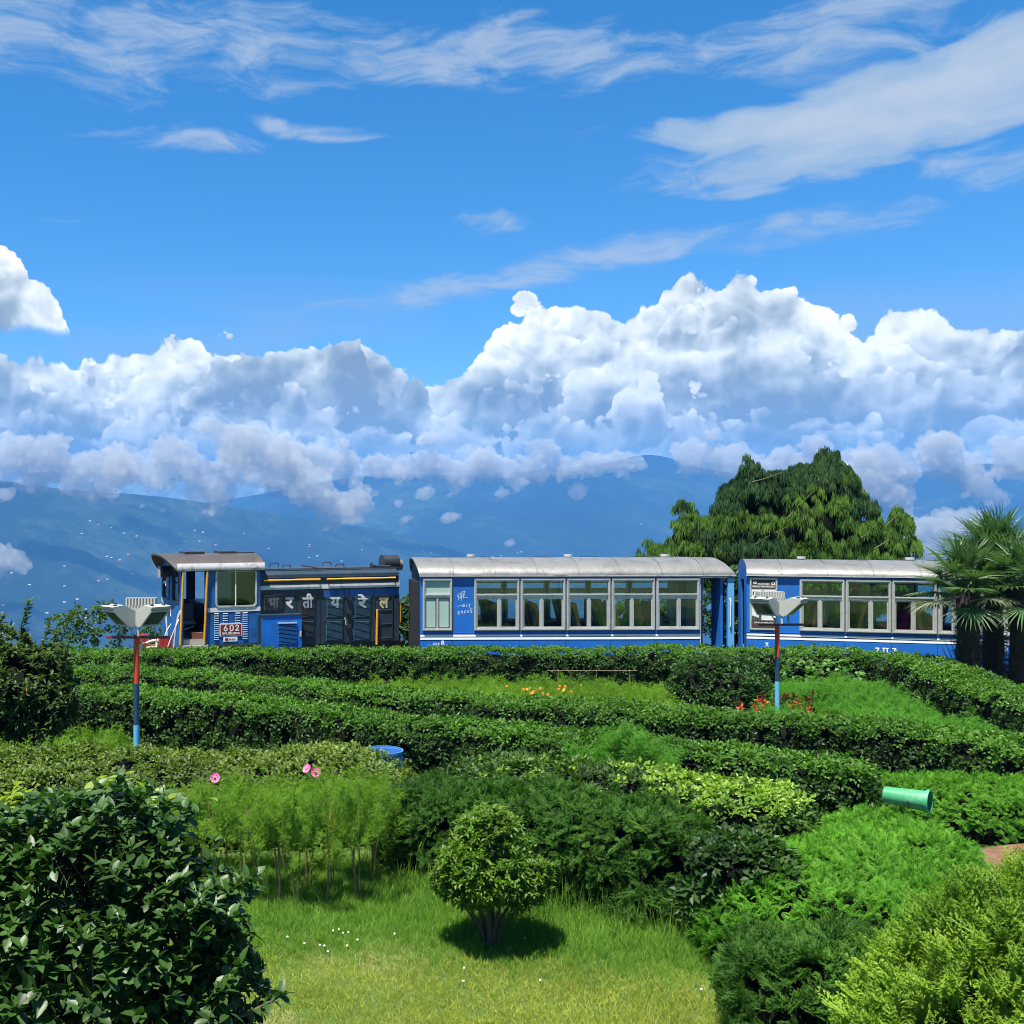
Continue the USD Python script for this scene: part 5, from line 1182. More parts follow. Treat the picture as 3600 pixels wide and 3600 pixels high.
def build_weeping_cypress():
    d = 34.0; k = d / F; rng = np.random.default_rng(71)
    c = P(2800, 1820, d); base = np.array([c[0], d, 0.0])
    root = thing("weeping_cypress", "broad weeping cypress with drooping dark green tassels, rising behind the coaches", "tree", base)
    shrink = lambda rx: 0.90 if rx > 60 else 1.0
    loc = lambda px, py, dy=0.0: np.array([(px - 2800) * k, dy, EYE - (py - CY) * k])
    lobes = [(2800, 1850, 270, 200, 1.9), (2765, 1700, 70, 58, 0.9), (2835, 1690, 70, 60, 0.9), (2590, 1745, 52, 62, 0.8), (2985, 1745, 52, 75, 0.8), (2545, 1815, 52, 80, 0.8), (3025, 1845, 42, 80, 0.8), (2900, 1700, 95, 95, 1.0), (2650, 1745, 120, 95, 1.2), (2638, 1652, 30, 62, 0.5), (2655, 1665, 22, 30, 0.4), (2725, 1700, 110, 60, 1.0), (2905, 1612, 36, 52, 0.6), (2890, 1600, 14, 34, 0.3), (2945, 1640, 26, 34, 0.4), (2860, 1632, 20, 26, 0.3), (2830, 1660, 50, 40, 0.6), (2965, 1700, 45, 70, 0.7), (3010, 1820, 60, 110, 1.2), (2560, 1790, 50, 70, 0.8), (2440, 1900, 110, 110, 1.3), (2383, 1805, 26, 55, 0.5), (2436, 1805, 18, 48, 0.4), (2275, 1945, 42, 55, 0.7), (2330, 1960, 60, 55, 0.7), (2620, 1960, 330, 130, 2.2), (2850, 2020, 350, 160, 2.3), (3110, 1910, 70, 85, 0.9), (3158, 1818, 24, 48, 0.4), (3178, 1830, 14, 30, 0.3), (3195, 1915, 25, 40, 0.4), (3170, 1860, 16, 60, 0.3), (2590, 2080, 60, 130, 0.8)]
    Q, NR = [], []
    for px, py, rx, ry, ry_depth in lobes:
        o = loc(px, py, rng.uniform(-0.3, 0.3)); r = np.array([rx * k * shrink(rx), ry_depth, ry * k * shrink(rx)]); n = int(190 * (r[0] * r[1] * r[2]) ** (2 / 3) * 4.0) + 30
        u = rng.normal(size=(n, 3)); u /= np.linalg.norm(u, axis=1, keepdims=True)
        u = u[(u[:, 1] < 0.55)]
        q = o + u * r * rng.uniform(0.82, 1.04, (len(u), 1)); Q.append(q)
    Q = np.vstack(Q); tier = np.sin(Q[:, 2] * 7.5 + 2.2 * meshkit.fbm(Q * 0.9, 3, 5) * 6)
    keep = (rng.uniform(0, 1, len(Q)) < 0.48 + 0.48 * tier) & (Q[:, 2] > 0.4); Q = Q[keep]
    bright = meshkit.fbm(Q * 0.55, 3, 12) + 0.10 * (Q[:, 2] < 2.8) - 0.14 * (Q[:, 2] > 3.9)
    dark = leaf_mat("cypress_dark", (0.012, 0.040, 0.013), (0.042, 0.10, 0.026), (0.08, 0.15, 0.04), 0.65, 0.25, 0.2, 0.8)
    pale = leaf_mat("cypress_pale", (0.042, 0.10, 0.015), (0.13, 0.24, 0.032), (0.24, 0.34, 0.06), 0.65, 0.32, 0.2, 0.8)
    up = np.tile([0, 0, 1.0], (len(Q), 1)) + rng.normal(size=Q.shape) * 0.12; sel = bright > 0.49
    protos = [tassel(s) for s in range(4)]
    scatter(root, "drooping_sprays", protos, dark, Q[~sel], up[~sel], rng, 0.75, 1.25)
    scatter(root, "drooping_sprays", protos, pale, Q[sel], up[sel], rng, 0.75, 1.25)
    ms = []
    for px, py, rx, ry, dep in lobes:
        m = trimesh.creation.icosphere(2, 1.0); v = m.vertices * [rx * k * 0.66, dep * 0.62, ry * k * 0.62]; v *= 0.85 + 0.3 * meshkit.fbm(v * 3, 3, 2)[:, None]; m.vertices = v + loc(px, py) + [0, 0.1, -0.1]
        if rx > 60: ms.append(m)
    obj("inner_foliage", cat_(ms), CORE, root, smooth=True, kind="stuff")  # near-black filling, coloured as the shade inside the crown
    bark = M("cypress_bark", (0.10, 0.075, 0.05), 0.9, vary=0.3, scale=9.0, bump=0.8)
    obj("trunk", tube([[0, 0, -0.1], [0.05, 0, 1.5], [0, 0.1, 3.4], [0.1, 0.1, 4.6]], [0.28, 0.24, 0.14, 0.05], 10), bark, root, smooth=60)
    obj("trunk", tube([loc(2450, 2400), loc(2440, 2100), loc(2400, 1860)], [0.2, 0.14, 0.04], 9), bark, root, smooth=60)
    obj("trunk", tube([loc(3140, 2400), loc(3160, 2050), loc(3172, 1840)], [0.13, 0.10, 0.03], 9), bark, root, smooth=60)
    lb = M("limb_pale", (0.055, 0.065, 0.022), 0.8, vary=0.2)
    for pts in ([(2690, 1830), (2740, 1775), (2790, 1730)], [(2520, 1940), (2580, 1915), (2640, 1880)], [(2900, 1910), (2960, 1880), (3000, 1840)], [(2990, 1925), (3040, 1895), (3070, 1880)], [(3070, 1880), (3110, 1835), (3150, 1800)], [(2660, 1870), (2700, 1850), (2720, 1800)], [(2580, 1700), (2620, 1690), (2680, 1668)], [(3110, 1985), (3150, 1960), (3205, 1950)], [(3140, 1975), (3170, 1985), (3205, 1955)]):
        obj("limb", tube([loc(a, b, -1.5 if a < 3050 else -0.3) for a, b in pts], [0.020, 0.016, 0.010], 6), lb, root, smooth=60)


def fan_frond(pet, d, n=34, L=0.62, w=0.017, seed=0, sag=0.35, arc=2.35):
    """A fan palm leaf: a stalk along d and stiff folded segments radiating from its end."""
    rng = np.random.default_rng(seed); d = np.asarray(d, float); d /= np.linalg.norm(d)
    s = np.cross(d, [0, 0, 1.0]); s /= np.linalg.norm(s) + 1e-9; u = np.cross(s, d)
    a = np.linspace(-arc, arc, n); tip = d * pet + np.array([0, 0, -0.10 * pet])
    hang = np.array([0, 0, -1.0])
    D = d[None] * np.cos(a)[:, None] + s[None] * np.sin(a)[:, None] + u[None] * (0.25 * np.abs(np.sin(a)))[:, None] + hang * sag * 0.25
    ln = L * (1 - 0.28 * np.abs(a / arc) ** 2) * rng.uniform(0.9, 1.06, n)
    lv = leaf_batch(np.tile(tip, (n, 1)) , D, rng.uniform(-0.3, 0.3, n) + 0.0, ln, w, fold=0.55, droop=0.10 + sag * 0.5, rows=2)
    st = tube([[0, 0, 0], d * pet * 0.5 + [0, 0, 0.02], tip], [0.014, 0.011, 0.008], 5)
    return merge([lv, (np.array(st.vertices), np.array(st.faces))])


def build_palms():
    mat = leaf_mat("palm_leaf", (0.026, 0.065, 0.022), (0.09, 0.17, 0.062), (0.22, 0.30, 0.15), 0.45, 0.25, 0.4, 2.2)
    pale = leaf_mat("palm_pale", (0.05, 0.07, 0.04), (0.17, 0.20, 0.12), (0.30, 0.30, 0.20), 0.5, 0.2, 0.5, 2.2)
    fib = M("palm_fibre", (0.030, 0.024, 0.018), 0.95, vary=0.5, scale=16.0, bump=1.0, bscale=60.0)
    for k, (px, d, ztop, rt, lab, nf, Lf) in enumerate(((3402, 21.2, 2.16, 0.19, "shortest fan palm, leftmost of the three, with a shaggy dark trunk", 30, 0.62), (3492, 22.0, 2.74, 0.18, "tallest fan palm, middle trunk of the three in front of the coach", 34, 0.68), (3592, 21.0, 2.24, 0.22, "fan palm with the thickest trunk, cut by the picture edge", 30, 0.66))):
        b = P(px, CY, d); root = thing("fan_palm", lab, "palm tree", (b[0], d, 0.0)); rng = np.random.default_rng(500 + k)
        zz = np.linspace(-0.05, ztop, 40); th = np.linspace(0, 2 * math.pi, 25)[:-1]
        R = rt * (1.0 + 0.10 * np.sin(zz * 2 + k)) * np.where(zz > ztop - 0.5, 1.18, 1.0)
        Zg, Tg = np.meshgrid(zz, th, indexing="ij"); n = meshkit.fbm(np.stack([np.cos(Tg) * 6, np.sin(Tg) * 6, Zg * 2.2 + k * 9], -1), 4, 3) - 0.5
        RR = R[:, None] + n * 0.11; V = np.stack([RR * np.cos(Tg), RR * np.sin(Tg), Zg], -1); V = np.concatenate([V, V[:, :1]], 1)
        t = obj("trunk", grid_mesh(V), fib, root, smooth=True)
        # ragged fibres and old leaf bases
        m = 420; a = rng.uniform(0, 6.28, m); z = rng.uniform(0.15, ztop, m); bb = np.stack([np.cos(a) * rt * 0.95, np.sin(a) * rt * 0.95, z], 1); dd = np.stack([np.cos(a), np.sin(a), rng.uniform(-0.4, 1.6, m)], 1)
        obj("trunk_fibres", leaf_batch(bb, dd, rng.uniform(-2, 2, m), rng.uniform(0.07, 0.17, m), 0.010, 0.1, 0.5), fib, t, kind="stuff")
        crown = np.array([0, 0, ztop])
        for j in range(nf):
            az = j * 2.39996 + rng.uniform(-0.2, 0.2); q = j / (nf - 1); el = math.radians(84 - 98 * q ** 1.1)
            d3 = np.array([math.cos(az) * math.cos(el), math.sin(az) * math.cos(el), math.sin(el)])
            v, f = fan_frond(rng.uniform(0.50, 0.80), d3, 32, Lf * rng.uniform(0.85, 1.1), 0.017, int(rng.integers(1e6)), 0.12 + 0.42 * q)
            obj("frond", (v + crown + [0, 0, -0.16 * q], f), pale if (q > 0.72 and j % 2) else mat, root)


# ------------------------------------------------------------------ the garden
def build_garden():
    global CORE
    CORE = M("inner_twigs", (0.004, 0.006, 0.003), 0.95, vary=0.5, scale=10.0, spec=0.1)  # near-black solids whose colour stands for the shade deep between leaves
    bark = M("bark", (0.085, 0.065, 0.048), 0.9, vary=0.35, scale=18.0, bump=0.6)
    tea = leaf_mat("tea_leaf", (0.010, 0.030, 0.006), (0.038, 0.098, 0.012), (0.09, 0.18, 0.024), 0.5, 0.28, 0.30, 0.6)
    fresh = leaf_mat("tea_leaf_new", (0.035, 0.095, 0.010), (0.085, 0.20, 0.018), (0.16, 0.30, 0.035), 0.5, 0.34, 0.30, 0.6)
    tea2 = leaf_mat("tea_leaf_pale", (0.014, 0.040, 0.007), (0.055, 0.120, 0.014), (0.14, 0.22, 0.03), 0.5, 0.30, 0.3, 0.7)
    tip = leaf_mat("tea_shoot", (0.10, 0.20, 0.02), (0.24, 0.36, 0.04), (0.42, 0.50, 0.09), 0.45, 0.35, 0.4, 1.2)
    olive = leaf_mat("olive_leaf", (0.04, 0.075, 0.010), (0.13, 0.20, 0.022), (0.28, 0.34, 0.05), 0.55, 0.3, 0.4, 0.9)
    con = leaf_mat("conifer_spray", (0.018, 0.058, 0.007), (0.055, 0.145, 0.014), (0.12, 0.25, 0.028), 0.65, 0.28, 0.2, 0.7)
    con2 = leaf_mat("conifer_bright", (0.06, 0.17, 0.014), (0.13, 0.33, 0.028), (0.22, 0.44, 0.06), 0.65, 0.35, 0.2, 0.7)
    gold = leaf_mat("golden_spray", (0.06, 0.13, 0.012), (0.24, 0.37, 0.032), (0.46, 0.56, 0.10), 0.6, 0.35, 0.25, 1.5)
    fern = leaf_mat("feather_leaf", (0.06, 0.13, 0.012), (0.16, 0.30, 0.022), (0.26, 0.38, 0.045), 0.65, 0.42, 0.2, 0.8)
    fern2 = leaf_mat("feather_green", (0.05, 0.14, 0.015), (0.10, 0.28, 0.03), (0.19, 0.38, 0.06), 0.65, 0.42, 0.2, 0.8)
    tp = [leaf_sprig(s, 15) for s in range(4)]; tpb = [leaf_sprig(s + 40, 16, 0.10, 0.066, 0.021) for s in range(4)]; wl = [whorl(s + 5, 7, 0.055, 0.013) for s in range(3)]
    sp = [spray(s) for s in range(4)]; spl = [spray(s + 30, 3, 0.24, 0.070, 0.0060, 9, 1.5, 0.05) for s in range(4)]; ft = [feather(s) for s in range(4)]; ftt = [feather(s + 9, 0.5, 60, 0.12) for s in range(3)]

    # clipped rows, from the train forwards
    hedge("tea_hedge", "dark clipped tea hedge along the train, bending forward beneath the palms", "hedge", [(-700, 23.6, .5, .84), (-100, 22.9, .5, .82), (600, 22.3, .5, .80), (1300, 22.9, .5, .80), (2000, 23.0, .5, .80), (2700, 22.9, .5, .80), (3050, 22.5, .52, .80), (3230, 21.4, .55, .82), (3340, 19.9, .55, .82), (3460, 18.4, .55, .82), (3600, 17.0, .55, .80), (3800, 15.6, .55, .8)], tp, tea, 11, 115, upper=(fresh, lambda q: 0.9 + 0 * q[:, 0]))
    hedge("tea_hedge", "tea hedge running from the left shrub to the right edge before the feathery beds", "hedge", [(-500, 20.9, .5, .80), (250, 20.1, .5, .80), (600, 19.6, .5, .80), (1000, 18.5, .5, .80), (1500, 17.2, .5, .80), (2000, 16.2, .48, .80), (2500, 15.6, .46, .80), (3000, 14.8, .46, .80), (3400, 13.9, .46, .80), (3800, 12.9, .46, .80)], tp, tea, 12, 120, upper=(fresh, lambda q: 0.9 + 0 * q[:, 0]))
    hedge("tea_hedge", "tall shadowed tea hedge behind the left lamp post, ending in yellow tips at right", "hedge", [(150, 17.3, .5, .88), (600, 16.7, .5, .88), (1000, 15.9, .48, .86), (1400, 14.9, .46, .84), (1800, 14.3, .46, .82), (2200, 13.6, .46, .80), (2600, 13.0, .46, .80), (3000, 12.5, .46, .78), (3140, 12.3, .44, .72)], tp, tea, 13, 125, upper=(fresh, lambda q: 0.9 + 0 * q[:, 0]))
    hedge("low_hedge", "low pale olive hedge across the left, ahead of the blue drum", "hedge", [(-400, 12.9, .85, .70), (0, 12.7, .85, .74), (400, 12.6, .85, .76), (900, 12.4, .80, .80), (1180, 12.45, .78, .88), (1320, 12.55, .74, .90), (1365, 12.55, .66, .80), (1420, 12.4, .6, .60), (1520, 12.3, .6, .55)], tp, olive, 14, 125, rough=0.2)
    hedge("tea_hedge", "bushy tea hedge topped with bright yellow green shoots, in the middle right", "hedge", [(1480, 12.3, .70, .78), (1900, 12.0, .70, .84), (2300, 11.4, .66, .86), (2700, 10.9, .60, .84), (2900, 10.6, .56, .82)], tp + tpb[:1], tea2, 15, 125, rough=0.2, upper=(tip, lambda q: np.clip((q[:, 0] - 2.7) * 0.9, 0.06, 0.9), tp))
    hedge("conifer_hedge", "shaggy dark conifer hedge behind the little round tree", "hedge", [(1330, 11.4, .5, .84), (1700, 10.7, .5, .88), (2000, 10.3, .5, .90), (2300, 9.9, .52, .92), (2550, 9.5, .52, .92)], sp, con, 16, 210, rough=0.20, up=0.25)
    hedge("tea_hedge", "short dark leafy hedge between the conifer hedge and the bright conifer mound", "hedge", [(2420, 9.35, .45, .90), (2620, 9.1, .48, .92), (2860, 8.9, .45, .86)], tpb, tea, 21, 150, rough=0.24)
    hedge("conifer_mound", "smooth bright green conifer mound behind the green bucket", "hedge", [(2780, 13.0, .55, .40), (3000, 12.75, .62, .50), (3300, 12.5, .68, .54), (3600, 12.35, .70, .56), (3900, 12.2, .7, .56)], sp, con2, 17, 330, rough=0.08, boxy=0.6, smin=0.6, smax=0.9, up=0.7)
    hedge("conifer_mound", "broad bright green conifer mound in front of the green bucket", "hedge", [(2830, 11.35, .50, .46), (3130, 10.9, .62, .54), (3150, 10.2, .80, .60), (3000, 9.3, .95, .64), (2900, 8.6, 1.0, .66), (2890, 8.0, .95, .66)], sp, con2, 18, 330, rough=0.11, boxy=0.6, smin=0.65, smax=1.0, up=0.6)
    hedge("conifer_hedge", "dark drooping conifer at the bottom edge, right of the lawn", "hedge", [(2820, 8.0, .50, .62), (2900, 7.4, .60, .66), (3000, 6.7, .6, .62)], sp, con, 22, 330, rough=0.2, up=0.2)

    # feathery flower beds
    rng = np.random.default_rng(31)
    def bed(name, label, poly, h0, n, mat, protos, seed, smin=0.9, smax=1.5, zfun=None):
        from shapely.geometry import Polygon, Point
        r = np.random.default_rng(seed); pts = np.array([((x - CX) / F * d, d) for x, d in poly]); g = Polygon(pts); lo, hi = pts.min(0), pts.max(0); out = []
        from shapely import contains_xy
        while len(out) < n:
            c = r.uniform(lo, hi, (n * 2, 2)); out += list(c[contains_xy(g, c[:, 0], c[:, 1])])
        c = np.array(out[:n]); z = h0 * meshkit.fbm(np.column_stack([c * 0.9, np.full(n, seed)]), 3, seed) * r.uniform(0.15, 1.0, n)
        if zfun is not None: z = z * zfun(c)
        root = thing(name, label, "flower bed", (0, 0, 0)); tag(stage.GetPrimAtPath(root), kind="stuff")
        scatter(root, "feathery_leaves", protos, mat, np.column_stack([c, z]), np.tile([0, 0, 1.0], (n, 1)) + r.normal(size=(n, 3)) * 0.35, r, smin, smax)
    bed("feathery_bed", "yellow green feathery plants along the foot of the long back hedge", [(1080, 19.0), (1350, 20.4), (1700, 20.9), (2330, 20.6), (2400, 17.2), (1900, 17.2), (1500, 18.2)], 0.42, 3200, fern, ft, 41, 0.8, 1.25)
    bed("feathery_bed", "bright green feathery plants filling the bed below the palms", [(2660, 17.6), (2740, 20.0), (2950, 20.8), (3100, 20.0), (3260, 17.6), (3480, 15.4), (3620, 14.4), (3300, 14.7), (2900, 15.7), (2700, 16.3)], 0.55, 3600, fern2, ft, 42, 0.8, 1.3, zfun=lambda c: np.where((np.abs((c[:, 0] / c[:, 1] * F + CX) - 2880) < 75) & (c[:, 1] < 18.6), 0.25, 1.0))
    bed("feathery_bed", "low feathery greenery in the shade between two tea hedges, in the middle", [(1650, 13.0), (1750, 13.6), (2300, 12.9), (2400, 12.3), (1900, 12.6)], 1.15, 1000, fern2, ft, 45, 0.8, 1.2)
    bed("weed_patch", "yellow green weeds under the left shrub", [(-300, 14.2), (420, 15.2), (460, 13.4), (-300, 13.0)], 0.65, 900, fern, ft + tp[:2], 46, 0.8, 1.2)

    # tall cosmos in front, with bare reddish stems
    stem_m = M("cosmos_stem", (0.20, 0.12, 0.05), 0.7, vary=0.4, scale=6.0); stem_g = M("green_stem", (0.10, 0.17, 0.04), 0.7, vary=0.3)
    for k, (px, d, h) in enumerate(((760, 10.6, .86), (850, 10.1, .95), (905, 10.5, .90), (985, 10.0, .98), (1050, 9.9, .96), (1085, 10.4, 1.0), (1150, 9.9, 1.0), (1175, 10.3, .92), (1265, 10.0, 1.04), (1300, 10.5, .98), (1345, 10.9, .88), (700, 10.8, .82), (620, 10.9, .76), (540, 11.0, .70), (1010, 10.8, .88), (900, 11.0, .86), (1180, 10.9, .9), (460, 11.0, .66), (800, 11.0, .80), (330, 11.0, .62), (1240, 10.6, .98), (150, 10.9, .6))):
        p = P(px, CY, d); r = np.random.default_rng(600 + k)
        side = ["thick red brown stem", "pair of pale stems", "slender leaning stem"][k % 3]
        root = thing("cosmos_plant", "tall feathery cosmos plant with bare stems, left of the little round tree", "cosmos plant", (p[0], d, 0.0), group="cosmos plants by the lawn")
        for s in range(2 + (k % 2)):
            q = r.normal(size=2) * 0.05; obj("stem", tube([[q[0] * 0.3, q[1] * 0.3, -0.02], [q[0] * 0.8, q[1] * 0.8, h * 0.45], [q[0] * 2, q[1] * 2, h * 0.9]], [0.010, 0.008, 0.004], 6), stem_m if (k + s) % 2 else stem_g, root)
        n = 38; t = r.uniform(0.0, 1, n); a = r.uniform(0, 6.28, n); rad = (0.07 + 0.22 * np.sqrt(r.uniform(0, 1, n))) * (1.05 - 0.5 * t)
        pts = np.stack([np.cos(a) * rad, np.sin(a) * rad, h * (0.44 + 0.48 * t)], 1)
        scatter(root, "thread_leaves", ft, fern, pts, np.stack([np.cos(a) * 0.5, np.sin(a) * 0.5, np.ones(n)], 1), r, 0.55, 0.9)
    pet = M("pink_petal", (0.62, 0.13, 0.33), 0.6, vary=0.15, scale=30.0); cen = M("flower_centre", (0.55, 0.30, 0.08), 0.8)
    def bloom(name, label, pos, face, r, n, mat, stem_to=None, group=None, w=0.42, centre=None, cat="flower"):
        root = thing(name, label, cat, pos, group=group); f = np.asarray(face, float); f /= np.linalg.norm(f); s = np.cross(f, [0, 0, 1.0]); s /= np.linalg.norm(s); u = np.cross(s, f)
        for j in range(n):
            a = j * 2 * math.pi / n; d = np.cos(a) * s + np.sin(a) * u + 0.18 * f; t = -np.sin(a) * s + np.cos(a) * u
            V = np.array([d * r * 0.1, d * r * 0.55 - t * r * w, d * r * 0.55 + t * r * w + f * 0.004, d * r * 1.0 - t * r * w * 0.7, d * r * 1.0 + t * r * w * 0.7 + f * 0.004, d * r * 0.6 - f * 0.006])
            obj("petal", (V, np.array([[0, 1, 5], [0, 5, 2], [1, 3, 5], [3, 4, 5], [4, 2, 5]])), mat, root)
        obj("flower_centre", _ball(f * 0.012, r * 0.22), centre or cen, root, smooth=True)
        if stem_to is not None: obj("stem", tube([f * -0.005, np.array(stem_to) * 0.5 + [0.01, 0, 0], stem_to], 0.004, 5), stem_g, root)
    for px, py, d, lab, fc in ((755, 2733, 11.0, "pale pink cosmos flower facing the viewer, alone above the feathery plants", (0.05, -1, 0.3)), (1110, 2715, 11.2, "larger pink cosmos flower, the front one of the pair", (0.15, -1, 0.35)), (1080, 2703, 11.35, "smaller magenta pink cosmos flower tucked behind its neighbour", (-0.6, -0.6, 0.6)), (510, 2631, 13.2, "single pink cosmos flower seen edge on at the foot of the left lamp post", (0.1, -0.5, 1.0))):
        p = P(px, py, d); bloom("cosmos_flower", lab, p, fc, 0.050, 8, pet, (0.02, 0.03, -(p[2] - 0.3)))

    mar, yel, red = M("marigold_petal", (0.75, 0.16, 0.02), 0.7, vary=0.2), M("marigold_yellow", (0.78, 0.42, 0.05), 0.7, vary=0.2), M("salvia_red", (0.62, 0.045, 0.012), 0.6, vary=0.3)
    r = np.random.default_rng(77)
    for k in range(22):
        px, py = (r.uniform(1840, 2020), r.uniform(2405, 2445)) if k < 15 else (r.uniform(1680, 2100), r.uniform(2395, 2450))
        d = r.uniform(18.6, 19.6); p = P(px, py, d)
        bloom("marigold_flower", "small orange or yellow marigold among the feathery plants", p, (r.normal() * 0.4, -0.8, 0.8), 0.024, 6, mar if k % 3 else yel, (0, 0.02, -max(0.1, p[2] - 0.05)), "marigolds in the feathery bed")
    for k, (px, h, d) in enumerate(((2612, .50, 17.5), (2640, .54, 17.2), (2668, .60, 17.4), (2700, .70, 17.3), (2722, .66, 17.6), (2752, .60, 17.3), (2780, .62, 17.5), (2808, .58, 17.3), (2838, .70, 17.4), (2845, .56, 17.2))):
        p = P(px, CY, d); root = thing("red_salvia", "salvia plant with red flower spikes around the right lamp post", "flower", (p[0], d, 0.0), group="red salvias by the right lamp post")
        for s in range(4):
            q = r.normal(size=2) * 0.06; z = (h + 0.10) * r.uniform(0.8, 1.05); obj("stem", tube([[0, 0, 0], [q[0], q[1], z * 0.7], [q[0] * 1.3, q[1] * 1.3, z]], 0.006, 5), stem_m, root)
            n = 16; t = r.uniform(0.45, 1.0, n); b = np.stack([q[0] * 1.25 * t, q[1] * 1.25 * t, z * t], 1); dd = rand_dirs(r, n, 0.2)
            obj("flower_spike", leaf_batch(b, dd, r.uniform(-1, 1, n), 0.075, 0.022), red, root)
        n = 26; b = np.stack([r.normal(size=n) * 0.05, r.normal(size=n) * 0.05, r.uniform(0.1, h * 0.7, n)], 1); obj("leaves", leaf_batch(b, rand_dirs(r, n, 0.1), r.uniform(-1, 1, n), 0.10, 0.025), tea2, root, kind="stuff")
    bloom("red_flower", "single red flower left of the round leafy shrub", P(2322, 2477, 17.4), (0, -1, 0.4), 0.05, 6, red, (0, 0, -0.45))

    # shrubs
    c = P(2525, CY, 18.9); leafy_bush("round_shrub", "big round dark leafed shrub behind the tea hedge, left of the right lamp post", "shrub", (c[0], 18.9, 0), [((0, 0, 0.55), (0.92, 0.8, 0.62)), ((-0.25, 0, 0.82), (0.55, 0.5, 0.42)), ((0.35, 0, 0.78), (0.5, 0.5, 0.40)), ((0.0, -0.2, 0.4), (0.85, 0.7, 0.45))], leaf_mat("shrub_leaf", (0.014, 0.038, 0.010), (0.05, 0.125, 0.020), (0.15, 0.25, 0.05), 0.5, 0.28, 0.35, 1.0), 51, 2400, 6, 0.085, 0.017, bark=bark, stems=[([[0, 0, 0], [0.1, 0, 0.6]], [0.04, 0.02])])
    c = P(2890, CY, 21.5); leafy_bush("broad_leaved_climber", "pale broad leaved creeper spread over the back hedge, right of the lamp post", "creeper", (c[0], 21.5, 0), [((0, 0, 0.35), (0.85, 0.4, 0.40)), ((-0.45, 0, 0.55), (0.35, 0.35, 0.25)), ((0.4, 0, 0.5), (0.4, 0.35, 0.25))], leaf_mat("creeper_leaf", (0.035, 0.09, 0.018), (0.10, 0.22, 0.04), (0.18, 0.33, 0.08), 0.5, 0.35, 0.4, 1.0), 52, 260, 3, 0.11, 0.045, parts=150, bark=bark)
    c = P(60, CY, 15.4); leafy_bush("leafy_shrub", "large olive leafed shrub at the left edge with shoots standing against the hills", "shrub", (c[0], 15.4, 0), [((-0.2, 0, 1.05), (0.95, 0.8, 0.80)), ((-0.35, 0.1, 1.55), (0.62, 0.6, 0.48)), ((0.3, 0.1, 1.35), (0.52, 0.5, 0.45)), ((0.45, -0.1, 0.85), (0.45, 0.5, 0.5)), ((-0.6, -0.1, 0.7), (0.7, 0.7, 0.6))], leaf_mat("left_shrub_leaf", (0.024, 0.048, 0.012), (0.085, 0.14, 0.032), (0.22, 0.28, 0.10), 0.5, 0.28, 0.35, 1.3), 53, 2600, 6, 0.105, 0.022, bark=bark, stems=[([[0, 0, 0], [0.1, 0, 0.8]], [0.04, 0.02]), ([[-0.2, 0, 0], [-0.3, 0, 0.9]], [0.04, 0.02])],
               extra=[((0.02, 0, 1.7), (0.17, 0, 2.42), 9), ((0.3, 0, 1.6), (0.47, 0, 2.06), 6), ((0.6, 0, 1.35), (0.76, 0, 1.92), 6), ((-0.3, 0, 1.9), (-0.2, 0, 2.22), 5)])
    obj("dead_leaf", leaf_batch(np.array([P(92, 2412, 14.55)]), np.array([[0.2, -0.2, -1.0]]), np.array([0.3]), 0.10, 0.022, rows=2), M("dead_leaf", (0.42, 0.17, 0.10), 0.8), label="single pinkish brown dead leaf on the left shrub", cat="leaf")
    cam_leaf = leaf_mat("camellia_leaf", (0.013, 0.036, 0.007), (0.040, 0.098, 0.016), (0.13, 0.21, 0.035), 0.44, 0.20, 0.34, 2.0)
    c = P(330, CY, 5.7)
    leafy_bush("camellia_bush", "glossy dark green camellia bush filling the bottom left corner", "shrub", (c[0], 5.7, 0), [((0, 0, 1.30), (0.86, 0.75, 0.72)), ((0.0, 0.05, 1.78), (0.55, 0.5, 0.42)), ((0.42, 0, 1.50), (0.46, 0.5, 0.40)), ((-0.55, 0, 1.45), (0.55, 0.6, 0.60)), ((0.55, -0.1, 1.10), (0.40, 0.5, 0.40)), ((0.25, -0.1, 0.75), (0.70, 0.6, 0.5)), ((-0.4, -0.2, 0.8), (0.6, 0.6, 0.6))], cam_leaf, 54, 8000, 6, 0.080, 0.0225, deep=0.30, core=False, rough=0.14, holes=0.42, bark=bark, droop=0.22, fold=0.22, inset=0.36, tw=(160, 0.22), stems=[([[0, 0, 0], [0.1, 0, 0.7], [0.3, 0, 1.3]], [0.05, 0.04, 0.02]), ([[0, 0, 0], [-0.2, 0, 0.8], [-0.35, 0, 1.4]], [0.05, 0.04, 0.02])],
               extra=[((0.62, -0.2, 1.0), (1.02, -0.3, 1.22), 5), ((0.6, -0.2, 0.9), (0.96, -0.3, 1.02), 5), ((0.55, 0, 1.55), (0.86, 0.0, 1.72), 5), ((0.1, 0, 2.0), (0.14, 0, 2.24), 4)])
    yg = leaf_mat("fresh_leaf", (0.14, 0.20, 0.03), (0.26, 0.33, 0.05), (0.36, 0.42, 0.10), 0.45, 0.4, 0.4, 2.0)
